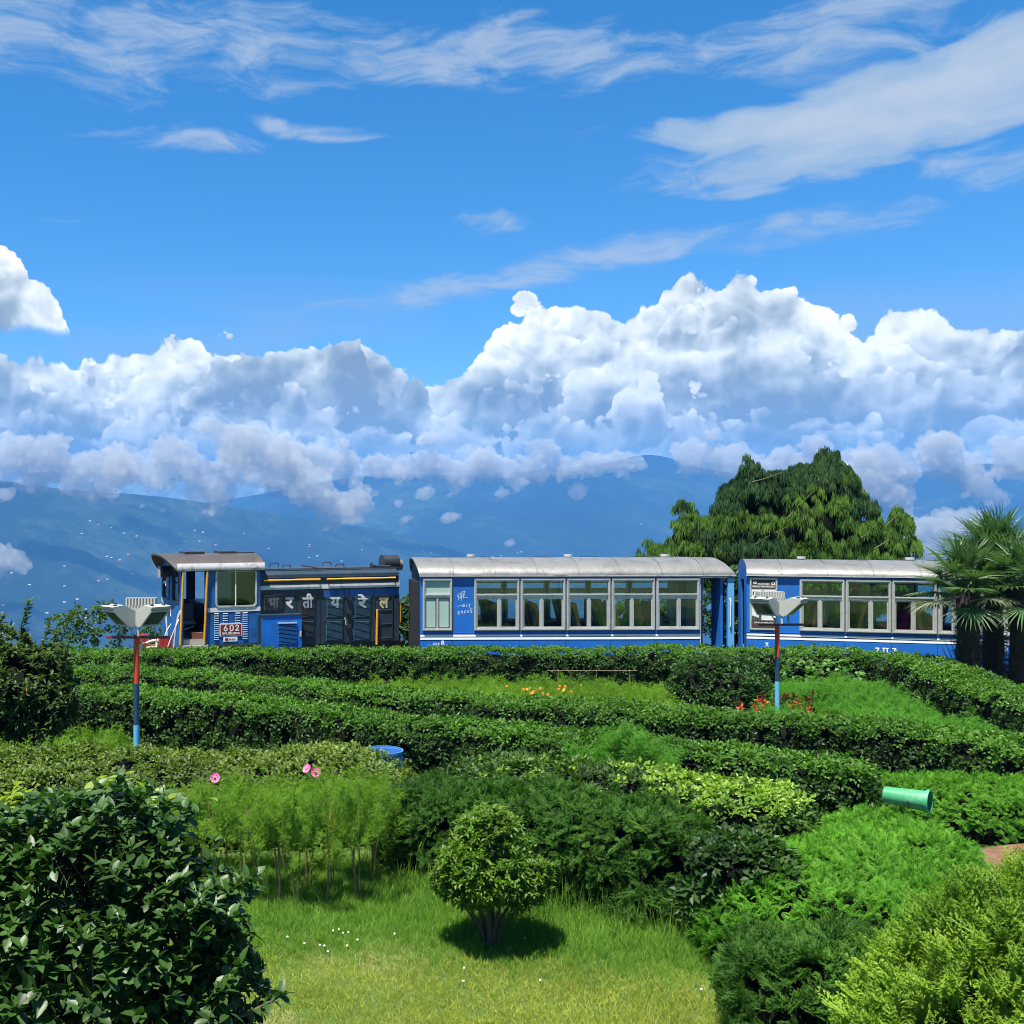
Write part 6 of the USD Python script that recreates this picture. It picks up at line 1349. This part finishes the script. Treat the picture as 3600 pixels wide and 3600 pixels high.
    for (px, py, d, n, lab) in ((395, 2765, 6.2, 16, "bright yellow green young leaves at the top of the camellia"), (45, 2810, 6.6, 22, "yellow green broad leaves at the left edge above the camellia"), (640, 2830, 6.4, 5, "lone pale green leaf sprig at the camellia's upper right")):
        p = P(px, py, d); r2 = np.random.default_rng(px); root = thing("leaf_sprig", lab, "leaf sprig", p)
        obj("stem", tube([[0, 0, -0.35], [0, 0, 0.0]], 0.006, 5), bark, root)
        for j in range(n):
            v, f = leaf_batch(r2.normal(size=(1, 3)) * [0.07, 0.05, 0.03], rand_dirs(r2, 1, 0.1), r2.uniform(-0.4, 0.4, 1), 0.09, 0.028, rows=2); obj("leaf", (v, f), yg, root, smooth=True)

    # the little round tree on the lawn
    ctr = G(1722, 3335); tl = leaf_mat("topiary_leaf", (0.030, 0.075, 0.009), (0.12, 0.22, 0.022), (0.28, 0.36, 0.05), 0.5, 0.32, 0.3, 2.2)
    stems = []
    for x1, y1, r0 in ((-0.22, 0.0, .016), (-0.12, 0.08, .02), (-0.02, -0.06, .026), (0.05, 0.1, .022), (0.10, -0.04, .022), (0.20, 0.02, .018), (-0.28, 0.1, .012), (0.27, -0.08, .012)):
        stems.append(([[x1 * 0.12, y1 * 0.12, -0.03], [x1 * 0.3, y1 * 0.4, 0.16], [x1 * 0.75, y1 * 0.8, 0.34], [x1 * 1.15, y1 * 1.1, 0.56]], [r0 * 1.1, r0 * 0.85, r0 * 0.65, r0 * 0.4]))
    leafy_bush("round_topiary_tree", "small round clipped tree with several thin stems standing on the lawn", "tree", (ctr[0], ctr[1], 0), [((0, 0, 0.70), (0.46, 0.44, 0.34)), ((-0.02, 0, 0.92), (0.32, 0.32, 0.26)), ((0.22, -0.05, 0.60), (0.30, 0.3, 0.24)), ((-0.22, 0, 0.58), (0.28, 0.3, 0.24)), ((0.02, 0, 1.02), (0.19, 0.2, 0.17))], tl, 55, 3000, 8, 0.054, 0.0120, rows=1, rough=0.12, holes=0.40, deep=0.28, core=False, stems=stems, bark=M("pale_bark", (0.055, 0.048, 0.04), 0.9, vary=0.5, scale=25.0, bump=0.7), spread=0.75, inset=0.16)
    # golden conifer bottom right
    rng = np.random.default_rng(56); c = P(3860, CY, 5.9)
    root, q, nr, r3 = blob_bush("golden_conifer", "feathery golden green conifer in the bottom right corner", "conifer", (c[0], 5.9, 0), [((0, 0, 0.62), (1.22, 0.9, 0.72)), ((0.05, 0, 0.98), (0.88, 0.7, 0.52)), ((0.12, 0, 1.22), (0.5, 0.5, 0.40)), ((-0.75, -0.15, 0.40), (0.62, 0.6, 0.5))], None, None, 56, 4600, up=0.9, rough=0.16, holes=0.34, inset=0.26)
    scatter(root, "sprays", spl, gold, q, nr + [0, 0, 0.5], r3, 0.7, 1.25)
    # bushes behind the train, seen through windows and gaps
    for k, (px, d, h, w_) in enumerate(((1468, 28.2, 1.55, .8), (1690, 29.0, 0.95, .8), (1880, 29.2, 0.9, .6), (2590, 28.6, 2.3, .9), (2300, 29.5, 1.5, 1.2), (360, 26.5, 1.55, .55), (250, 26.8, 1.35, .5), (560, 27.0, 1.3, .5))):
        p = P(px, CY, d); lab = ["leafy bush in the gap between locomotive and coach", "green bush seen through the first clear coach window", "green bush seen through the second clear coach window", "tall leafy bush in the gap between the two coaches", "wide bush behind the middle of the first coach", "thin leafy weeds standing behind the left lamp", "low weeds at the hedge end, left of the lamp", "low bush behind the locomotive's coupling"][k]
        root, q, nr, r4 = blob_bush("background_bush", lab, "bush", (p[0], d, 0), [((0, 0, h * 0.5), (w_, 0.6, h * 0.5)), ((w_ * 0.3, 0, h * 0.62), (w_ * 0.5, 0.5, h * 0.38))], None, None, 80 + k, 330 if k < 5 else 90, rough=0.3, core=k < 5, inset=0.3)
        scatter(root, "foliage", tpb, tea2, q, nr, r4, 1.1, 1.8)

    # grass
    gm = leaf_mat("grass_blade", (0.20, 0.25, 0.04), (0.36, 0.40, 0.08), (0.52, 0.50, 0.20), 0.7, 0.35, 0.15, 1.1, blotch=(0.50, 0.44, 0.22), blotch_amt=0.75)
    gl = leaf_mat("tall_grass", (0.08, 0.175, 0.022), (0.18, 0.32, 0.042), (0.32, 0.42, 0.085), 0.6, 0.4, 0.2, 1.1)
    rg = np.random.default_rng(91); n = 30000
    x, y = rg.uniform(-2.6, 4.4, n), rg.uniform(6.6, 11.2, n)
    keep = rg.uniform(0, 1, n) < np.clip(1.25 - (y - 6.6) * 0.12, 0.3, 1); x, y = x[keep], y[keep]
    z = 0 * x; fy = meshkit.fbm(np.column_stack([x * 1.3, y * 1.3, 0 * x]), 3, 8); lim = 8.75 + 0.5 * (fy - 0.5) - 0.20 * np.clip((x - 0.2), 0, 2.4)
    tall = (y + rg.normal(size=len(y)) * 0.42) > lim + 0.12
    scatter("/World", "lawn_grass", [blades(s, 12, 0.050, 0.0026, 0.045) for s in range(4)], gm, np.column_stack([x, y, z])[~tall], np.tile([0, 0, 1.0], (int((~tall).sum()), 1)), rg, 0.7, 1.25, label="short yellowish mown lawn in the foreground", cat="grass")
    scatter("/World", "tall_grass", [blades(s + 20, 11, 0.12, 0.003, 0.05, 0.35) for s in range(4)], gl, np.column_stack([x, y, z])[tall], np.tile([0, 0, 1.0], (int(tall.sum()), 1)), rg, scales=rg.uniform(0.7, 1.25, int(tall.sum())) * np.clip(0.55 + 0.55 * (y - lim)[tall], 0.4, 1.25), label="lusher green grass along the foot of the hedges", cat="grass")
    n = 260; px = rg.uniform(1350, 2650, n); yb = np.interp(px, [1350, 1700, 2300, 2650], [10.6, 10.0, 9.25, 8.7]) + rg.normal(size=n) * 0.15
    scatter("/World", "grass_stalks", [blades(s + 60, 4, 0.28, 0.0028, 0.03, 0.3) for s in range(3)], gl, np.column_stack([(px - CX) / F * yb, yb, 0 * yb]), np.tile([0, 0, 1.0], (n, 1)), rg, 0.6, 1.3, label="long seeding grass stalks against the dark hedge foot", cat="grass")
    wh = M("clover_white", (0.72, 0.72, 0.66), 0.8)
    for k in range(18):
        px, py = (rg.uniform(1010, 1420), rg.uniform(3255, 3350)) if k < 12 else (rg.uniform(1450, 2560), rg.uniform(3160, 3560))
        p = G(px, py, 0.06); root = thing("clover_flower", "white clover head dotted in the lawn", "flower", p, group="clover flowers in the lawn")
        obj("flower_head", _ball([0, 0, 0], 0.009), wh, root); obj("stem", tube([[0, 0, -0.06], [0, 0, -0.008]], 0.002, 4), stem_g, root)


# ------------------------------------------------------------------ lamp posts, drum, bucket, sticks
def lamp_post(px, d, ztop, bands, label, r, s=1.0):
    mats = MATS; p = P(px, CY, d); root = thing("floodlight_post", label, "lamp post", (p[0], d, 0.0))
    z1, z2 = bands
    for name, a, b, m in (("light_blue_band", -0.05, z2, "post_lightblue"), ("navy_band", z2, z1, "post_navy"), ("red_band", z1, ztop, "post_red")):
        obj(name, tube([[0, 0, a], [0, 0, b]], r if name != "light_blue_band" else r * 1.05, 14), mats[m], root, smooth=40)
    obj("crossbar", cat_([box(-0.40 * s, 0.44 * s, -0.03, 0.03, ztop + 0.001, ztop + 0.035)]), mats["post_bar"], root)
    def head(sx, yaw, name="floodlight"):
        # a wedge-shaped housing whose glass faces outwards and down
        w, h, dp = 0.32 * s, 0.25 * s, 0.19 * s
        pr = np.array([[0, 0], [dp * 1.35, h], [dp * 1.35 + 0.02, h + 0.03], [dp * 0.55, h + 0.05], [-0.11 * s, h * 0.78], [-0.14 * s, h * 0.35], [-0.03, 0.0]])
        m = prism_xz(pr, -w / 2, w / 2); g = box(0, 1, 0, 1, 0, 1)
        a, b = np.array([0.012, 0.02]), np.array([dp * 1.35 - 0.012, h - 0.012]); nrm = np.array([b[1] - a[1], -(b[0] - a[0])]); nrm /= np.linalg.norm(nrm)
        ring, pane = [], None
        q = lambda pt, off: pt + nrm * off
        pane = prism_xz([q(a, 0.004), q(b, 0.004), q(b, 0.010), q(a, 0.010)], -w / 2 + 0.03, w / 2 - 0.03)
        ring = [prism_xz([q(a, 0.002), q(b, 0.002), q(b, 0.02), q(a, 0.02)], y0, y1) for y0, y1 in ((-w / 2, -w / 2 + 0.028), (w / 2 - 0.028, w / 2))] + [prism_xz([q(pt, 0.002), q(pt + dd, 0.002), q(pt + dd, 0.02), q(pt, 0.02)], -w / 2 + 0.0285, w / 2 - 0.0285) for pt, dd in ((a, (b - a) * 0.08), (b - (b - a) * 0.08, (b - a) * 0.08))]
        clip = [box(dp * 0.9, dp * 0.9 + 0.05, yy - 0.012, yy + 0.012, h + 0.03, h + 0.06) for yy in (-w * 0.3, w * 0.3)]
        leg = [prism_xz([[-0.05, 0.01], [-0.02, 0.01], [-0.02, -0.12 * s], [-0.05, -0.12 * s]], yy - 0.012, yy + 0.012) for yy in (-w * 0.42, w * 0.42)]
        T = trimesh.transformations.rotation_matrix(yaw, [0, 0, 1]); T[:3, 3] = [sx, 0.0, ztop + 0.16 * s]
        for o in [m, pane, *ring, *clip, *leg]: o.apply_transform(T)
        f = obj(name, m, mats["lamp_white"], root, smooth=30)
        obj("glass", pane, mats["lamp_glass"], f); obj("glass_rim", cat_(ring), mats["lamp_white"], f); obj("clip", cat_(clip), mats["black_steel"], f); [obj("mounting_leg", q_, mats["lamp_white"], f) for q_ in leg]
    head(0.16 * s, math.radians(-42)); head(-0.16 * s, math.radians(180 + 42))
    fins = [box(-0.19 * s + k * 0.042 * s, -0.19 * s + k * 0.042 * s + 0.018, 0.22 * s, 0.42 * s, ztop + 0.42 * s, ztop + 0.52 * s) for k in range(10)] + [box(-0.20 * s, 0.23 * s, 0.23 * s, 0.41 * s, ztop + 0.28 * s, ztop + 0.4195 * s)]
    obj("rear_floodlight", cat_(fins), mats["lamp_white"], root)
    obj("rear_stem", tube([[0, 0.02, ztop + 0.03], [0.02, 0.3 * s, ztop + 0.279 * s]], 0.016, 6), mats["lamp_white"], root)
    obj("cable", tube([[-0.12 * s, 0.0, ztop + 0.20 * s], [-0.06, -0.03, ztop + 0.10], [-0.01, -0.02, ztop + 0.03]], 0.008, 5), mats["black_rubber"], root)


def build_objects():
    mats = MATS
    M("post_red", (0.52, 0.045, 0.02), 0.45, vary=0.15, scale=8.0, dirt=(0.22, 0.03, 0.02), dirt_amt=0.4, dirt_scale=6.0); M("post_navy", (0.012, 0.045, 0.10), 0.45, vary=0.2, scale=6.0); M("post_lightblue", (0.08, 0.36, 0.62), 0.5, vary=0.15, scale=10.0, dirt=(0.35, 0.5, 0.6), dirt_amt=0.5, dirt_scale=15.0)
    M("post_bar", (0.10, 0.03, 0.03), 0.6, vary=0.3, scale=7.0); M("lamp_white", (0.36, 0.37, 0.345), 0.45, vary=0.06, scale=6.0, dirt=(0.4, 0.4, 0.36), dirt_amt=0.4, dirt_scale=6.0); M("lamp_glass", (0.035, 0.055, 0.045), 0.12, vary=0.3, scale=5.0)
    lamp_post(480, 14.4, 1.99, (1.39, 0.84), "floodlight post painted red, navy and light blue, standing by the tall tea hedge at left", 0.038)
    lamp_post(2733, 17.1, 1.89, (1.40, 1.01), "floodlight post painted red, navy and light blue, standing among the red salvias", 0.036, 1.0)
    # blue drum
    p = P(1347, CY, 13.6); root = thing("plastic_drum", "open blue plastic drum half sunk among the hedges", "drum", (p[0], 13.6, -0.09))
    R = 0.245; prof = [(R * 0.90, -0.02), (R * 0.96, 0.15), (R, 0.35), (R * 1.03, 0.40), (R, 0.44), (R, 0.60), (R * 1.02, 0.66), (R * 0.97, 0.74), (R * 0.93, 0.76), (R * 0.90, 0.74), (R * 0.92, 0.55), (R * 0.85, 0.02)]
    m = trimesh.creation.revolve(np.array(prof), sections=40); obj("barrel", m, M("drum_blue", (0.05, 0.17, 0.50), 0.4, vary=0.1, scale=4.0), root, smooth=50)
    obj("rim", trimesh.creation.annulus(R * 0.97, R * 1.04, 0.03, sections=40).apply_translation([0, 0, 0.755]), M("drum_rim", (0.05, 0.17, 0.36), 0.4), root, smooth=50)
    # green bucket on its side
    p = P(3188, 2806, 11.78); root = thing("plastic_bucket", "green plastic bucket lying on its side between the bright conifer mounds", "bucket", p, -42.0)
    def rev(prof, name, mat, par):
        m = trimesh.creation.revolve(np.array(prof), sections=36); m.apply_transform(trimesh.transformations.rotation_matrix(math.pi / 2, [0, 1, 0])); return obj(name, m, mat, par, smooth=50)
    gb = M("bucket_green", (0.045, 0.25, 0.11), 0.4, vary=0.12, scale=4.0, dirt=(0.22, 0.4, 0.3), dirt_amt=0.4, dirt_scale=5.0)
    b = rev([(0.001, -0.225), (0.085, -0.225), (0.09, -0.215), (0.112, 0.215), (0.106, 0.215), (0.082, -0.21), (0.001, -0.21)], "pail", gb, root)
    rev([(0.111, 0.195), (0.125, 0.195), (0.127, 0.23), (0.109, 0.23), (0.111, 0.195)], "rim", gb, root)
    obj("handle_strap", box(0.03, 0.045, -0.118, -0.098, -0.09, 0.0), mats["black_steel"], root)
    # sticks and wire
    p0, p1 = P(1555, 2826, 10.62), P(1850, 2848, 10.30)
    root = thing("bamboo_pole", "pale bamboo pole laid across the top of the conifer hedge", "pole", p0)
    obj("cane", tube([[0, 0, 0], (p1 - p0) * 0.5 + [0, 0, 0.012], p1 - p0], 0.016, 8), M("bamboo", (0.42, 0.29, 0.18), 0.6, vary=0.25, scale=12.0), root, smooth=40)
    obj("node_ring", cat_([tube([(p1 - p0) * t + [0, 0, 0.012 * (1 - abs(2 * t - 1))], (p1 - p0) * (t + 0.02) + [0, 0, 0.012 * (1 - abs(2 * t - 1))]], 0.019, 8) for t in (0.2, 0.45, 0.7, 0.9)]), M("bamboo_node", (0.25, 0.15, 0.09), 0.7), root)
    p0, p1 = P(1925, 2358, 21.3), P(2240, 2357, 21.3); root = thing("garden_rail", "thin pale wooden rail in front of the back hedge, above the marigolds", "rail", p0)
    obj("rail_bar", tube([[0, 0, 0], p1 - p0], 0.007, 6), M("pale_wood", (0.20, 0.16, 0.10), 0.8, vary=0.3), root)
    for t in (0.12, 0.55, 0.92): obj("stake", tube([(p1 - p0) * t + [0, 0.02, 0.02], (p1 - p0) * t + [0, 0.02, -p0[2]]], 0.007, 6), MATS["pale_wood"], root)
    p = P(650, CY, 14.0)
    # people on board
    S2 = COACH2; rz = S2.rz
    def inside(x, y, z): return np.array([S2.x0 + x * S2.c - y * S2.s, S2.d0 + x * S2.s + y * S2.c, z])
    mar = M("maroon_cloth", (0.45, 0.04, 0.18), 0.85, vary=0.2); nav = M("navy_cloth", (0.02, 0.035, 0.09), 0.85, vary=0.2); pink = M("red_cloth", (0.80, 0.02, 0.09), 0.85, vary=0.25, scale=14.0); skin = M("skin", (0.24, 0.13, 0.08), 0.55, vary=0.08)
    def shawl(root, sk):
        a = np.array; obj("shawl", sk([((a([-0.17, -0.06, 0.98]), 0.06), (a([0.0, -0.14, 0.80]), 0.07)), ((a([0.17, -0.06, 0.98]), 0.06), (a([0.0, -0.14, 0.80]), 0.07)), ((a([0.0, -0.14, 0.80]), 0.07), (a([0.12, -0.26, 0.62]), 0.08))], 0.03, 4), pink, root, smooth=True)
    x1 = S2.x(3188); person(inside(x1, 0.36, 0.50), "seated passenger in a maroon top, left of the red shawl in the third clear window", mar, rz - 88, seated(0.02), "long", skin)
    x2 = S2.x(3262); person(inside(x2, 0.36, 0.45), "seated passenger wrapped in a bright red shawl beside a coach window", M("black_cloth", (0.03, 0.02, 0.025), 0.85), rz + 88, seated(0.05), "short", skin, extra=shawl)
    x3 = S2.x(3035); person(inside(x3, 0.95, 0.555), "standing passenger in navy clothes seen through the second clear window", nav, rz + 80, standing(), "short", skin)


def build_far_houses():
    mat = [M("far_white", (0.17, 0.17, 0.165), 0.8, vary=0.02), M("far_cream", (0.20, 0.18, 0.16), 0.8, vary=0.02)]; roofm = [M("far_tin", (0.22, 0.225, 0.23), 0.6, vary=0.02), M("far_rust", (0.35, 0.18, 0.13), 0.8, vary=0.02)]
    hills = [stage.GetPrimAtPath("/World/" + n) for n in ("near_hills", "far_hills")]
    from scipy.spatial import cKDTree
    V = []
    for h in hills:
        v = np.array(UsdGeom.Mesh(h).GetPointsAttr().Get()); V.append(v)
    V = np.vstack(V); V = V[V[:, 1] > 100]; pxv, pyv = CX + F * V[:, 0] / V[:, 1], CY - F * (V[:, 2] - EYE) / V[:, 1]; dist = V[:, 1]
    tree = cKDTree(np.column_stack([pxv, pyv * 3])); r = np.random.default_rng(5)
    spots = [(325, 1835), (360, 1842), (395, 1850), (300, 1880), (420, 1870), (505, 1888), (725, 1905), (708, 1868), (735, 1872), (760, 1910), (1095, 1955), (1132, 1952), (1085, 1915), (1110, 1918), (250, 2115), (275, 2100), (285, 2160), (310, 2170), (330, 2145), (345, 2190), (130, 2055), (365, 2040), (385, 2045), (390, 1955), (405, 1960), (430, 1965), (1040, 2000), (1500, 1935), (1520, 1940), (1740, 1945), (1760, 1950), (1790, 1935), (1800, 1938), (2280, 1835), (60, 2010), (210, 1990), (475, 2020), (455, 1945), (960, 1925), (610, 1890), (880, 1880), (30, 2130), (170, 2150), (225, 2060), (1230, 1975), (1265, 1930)]
    protos = {}
    for k, (px, py) in enumerate(spots):
        _, ix = tree.query([px, py * 3], 12); i = ix[np.argmin(dist[ix])]; p = V[i]; s = 1.0
        w, dp, h = r.uniform(6, 11), r.uniform(5, 7), r.uniform(3, 5)
        root = thing("far_house", "tiny pale house on the hazy hillside", "house", (p[0], p[1], p[2] - 2.0), float(r.uniform(-30, 30)), group="houses on the far hillside")
        obj("wall", box(-w / 2, w / 2, -dp / 2, dp / 2, -4, h), mat[k % 3 == 0], root)
        v = np.array([[-w / 2 - 1, -dp / 2 - 1, h + .05], [w / 2 + 1, -dp / 2 - 1, h + .05], [w / 2 + 1, dp / 2 + 1, h + .05], [-w / 2 - 1, dp / 2 + 1, h + .05], [-w / 2 - 1, 0, h + 4], [w / 2 + 1, 0, h + 4]])
        obj("roof", (v, np.array([[0, 1, 5], [0, 5, 4], [2, 3, 4], [2, 4, 5], [0, 4, 3], [1, 2, 5], [0, 3, 2], [0, 2, 1]])), roofm[k % 4 == 1], root)


def build_low_cloud():
    """Tongues and tufts of white cloud lying against the hillsides."""
    N = Nodes(); N.n["v"] = ("principled_volume", {"color": (1.0, 0.97, 0.87), "density": 0.012, "anisotropy": 0.0})
    mat = N.build("/World/Looks/mist", volume="v.volume")
    T = Nodes(); T.n["v"] = ("principled_volume", {"color": (1.0, 0.97, 0.87), "density": 0.011, "anisotropy": 0.0}); thin = T.build("/World/Looks/thin_low_cloud", volume="v.volume")
    banks = [("long white cloud tongue slanting down the hillside above the locomotive", 4300, [(850, 1560, 75), (920, 1600, 70), (985, 1640, 75), (1040, 1690, 70), (1100, 1730, 62), (1150, 1775, 58), (1200, 1790, 60), (1160, 1820, 34), (1255, 1775, 50), (1290, 1755, 28), (1300, 1785, 24), (960, 1585, 60)]),
             ("rounded cloud puff hanging beside the long cloud tongue", 4350, [(600, 1590, 60), (660, 1640, 60), (720, 1690, 60), (770, 1750, 50), (735, 1800, 32), (690, 1730, 40), (800, 1720, 32), (590, 1650, 40)]),
             ("ragged cloud foot under the cloud bank at far left", 4450, [(60, 1600, 70), (160, 1620, 75), (260, 1660, 66), (330, 1720, 44), (328, 1760, 20), (400, 1650, 70), (120, 1680, 50)]),
             ("cloud puff cut by the left edge above the valley", 4000, [(-20, 1970, 52), (35, 1955, 34), (70, 1980, 26), (-40, 2010, 50), (90, 1990, 14)]),
             ("broken cloud column behind the right end of the cypress", 4300, [(3050, 1690, 80), (3120, 1740, 70), (3090, 1640, 75), (3170, 1660, 60), (3130, 1790, 44), (3060, 1770, 45)]),
             ("cloud tongue trailing down at the far right", 4300, [(3310, 1590, 75), (3360, 1640, 58), (3410, 1690, 52), (3450, 1725, 42), (3500, 1745, 32), (3525, 1755, 18), (3400, 1640, 48), (3560, 1610, 66)]),
             ("low bright cloud bank behind the palms", 4200, [(3170, 1950, 70), (3250, 1930, 66), (3320, 1850, 55), (3400, 1830, 50), (3240, 1860, 50), (3340, 1960, 80), (3440, 1930, 70), (3130, 1990, 60)])]
    banks[7:] = [("ragged cloud fringe along the crest above the first coach", 5600, [(1330, 1640, 50), (1430, 1655, 44), (1520, 1640, 60), (1610, 1665, 48), (1700, 1635, 60), (1790, 1655, 46), (1880, 1640, 55), (1980, 1650, 45), (2080, 1630, 52), (2170, 1625, 46), (2240, 1630, 30)]),
                 ("cloud fringe along the crest behind the cypress", 5600, [(2440, 1600, 55), (2540, 1625, 60), (2640, 1650, 60), (2760, 1650, 70), (2880, 1640, 70), (2990, 1640, 65)]),
                 ("mist fringe on the crest above the locomotive's left side", 5000, [(430, 1640, 60), (520, 1660, 55), (820, 1640, 60), (1010, 1600, 60), (1110, 1620, 60), (1210, 1630, 55)])]
    tufts = [(1398, 1660, 28, 4400), (1488, 1735, 24, 4400), (1502, 1715, 14, 4400), (1400, 1770, 12, 4400), (1575, 1820, 22, 4400), (1605, 1815, 16, 4400), (1580, 1740, 10, 4400), (1765, 1735, 18, 4400), (1425, 1825, 18, 4400), (970, 1800, 20, 4400), (920, 1790, 16, 4400), (1790, 1910, 14, 5600), (2405, 1652, 14, 5600), (500, 1780, 12, 4400), (575, 1795, 9, 4400), (20, 1740, 26, 4400), (2070, 1660, 20, 5600)]
    for k, (a, b, c, d) in enumerate(tufts):
        banks.append((["small round", "thin", "torn", "faint"][k % 4] + " white cloud tuft drifting over the blue hills", d, [(a, b, c), (a + c * 0.9, b - c * 0.4, c * 0.6), (a - c * 0.8, b + c * 0.3, c * 0.5)]))
    for k, (lab, d, puffs) in enumerate(banks):
        r = np.random.default_rng(700 + k); c0 = P(puffs[0][0], puffs[0][1], d); balls = []
        for px, py, rp in puffs:
            for q in range(7 if rp > 30 else 3):
                rr = rp * (0.9 if q == 0 else r.uniform(0.28, 0.62)); o = (0, 0) if q == 0 else r.normal(size=2) * rp * 0.58
                c = P(px + o[0], py + o[1], d + (0 if q == 0 else r.uniform(-0.7, 0.5)) * rp / F * d); R = rr / F * d * 1.25
                balls.append(manifold3d.Manifold.sphere(R, 20).scale((1.15, 0.9, 0.95)).translate(tuple(map(float, c - c0))))
        unit = 1.0 / F * d
        m = manifold3d.Manifold.batch_boolean(balls, manifold3d.OpType.Add).refine_to_length((5.5 if k < 10 else 4.0) * unit).to_mesh()
        m = trimesh.Trimesh(m.vert_properties[:, :3], m.tri_verts, process=True); trimesh.smoothing.filter_taubin(m, 0.6, -0.62, 12)
        v, n = m.vertices, m.vertex_normals; w = 1.0 / unit
        g = 1.6 * np.abs(meshkit.fbm(v * w / 30.0 + k * 7, 4, 5) - 0.5) * 2 - 0.35 + 1.6 * (meshkit.fbm(v * w / 60.0 + k, 4, 9) - 0.5)
        m.vertices = v + n * (g * 30.0 * unit * (1.0 if k < 10 else 0.35))[:, None]; trimesh.smoothing.filter_taubin(m, 0.5, -0.52, 2)
        root = obj("mist", m, mat if k < 10 else thin, smooth=True)
        p = stage.GetPrimAtPath(root); UsdGeom.Xformable(p).AddTranslateOp().Set(Gf.Vec3d(*map(float, c0)))
        tag(p, lab, "mist", "cloud tufts on the hills" if k >= 10 else None, "stuff")

# ------------------------------------------------------------------ the place
build_hills()
build_air()
build_ground()
train_materials()
M("light_vent", (0.30, 0.40, 0.52), 0.5, vary=0.15); M("loco_slate", (0.022, 0.055, 0.085), 0.45, vary=0.3, scale=3.0, dirt=(0.04, 0.04, 0.04), dirt_amt=0.5); M("lens_grey", (0.20, 0.22, 0.22), 0.15, vary=0.3, scale=8.0); M("worn_dark", (0.16, 0.14, 0.11), 0.5, metal=0.3, vary=0.4, scale=9.0)
build_track()
build_loco()
COACH1, _ = build_coach(True)
COACH2, _ = build_coach(False)
build_garden()
build_weeping_cypress()
build_palms()
build_objects()
build_far_houses()
build_low_cloud()
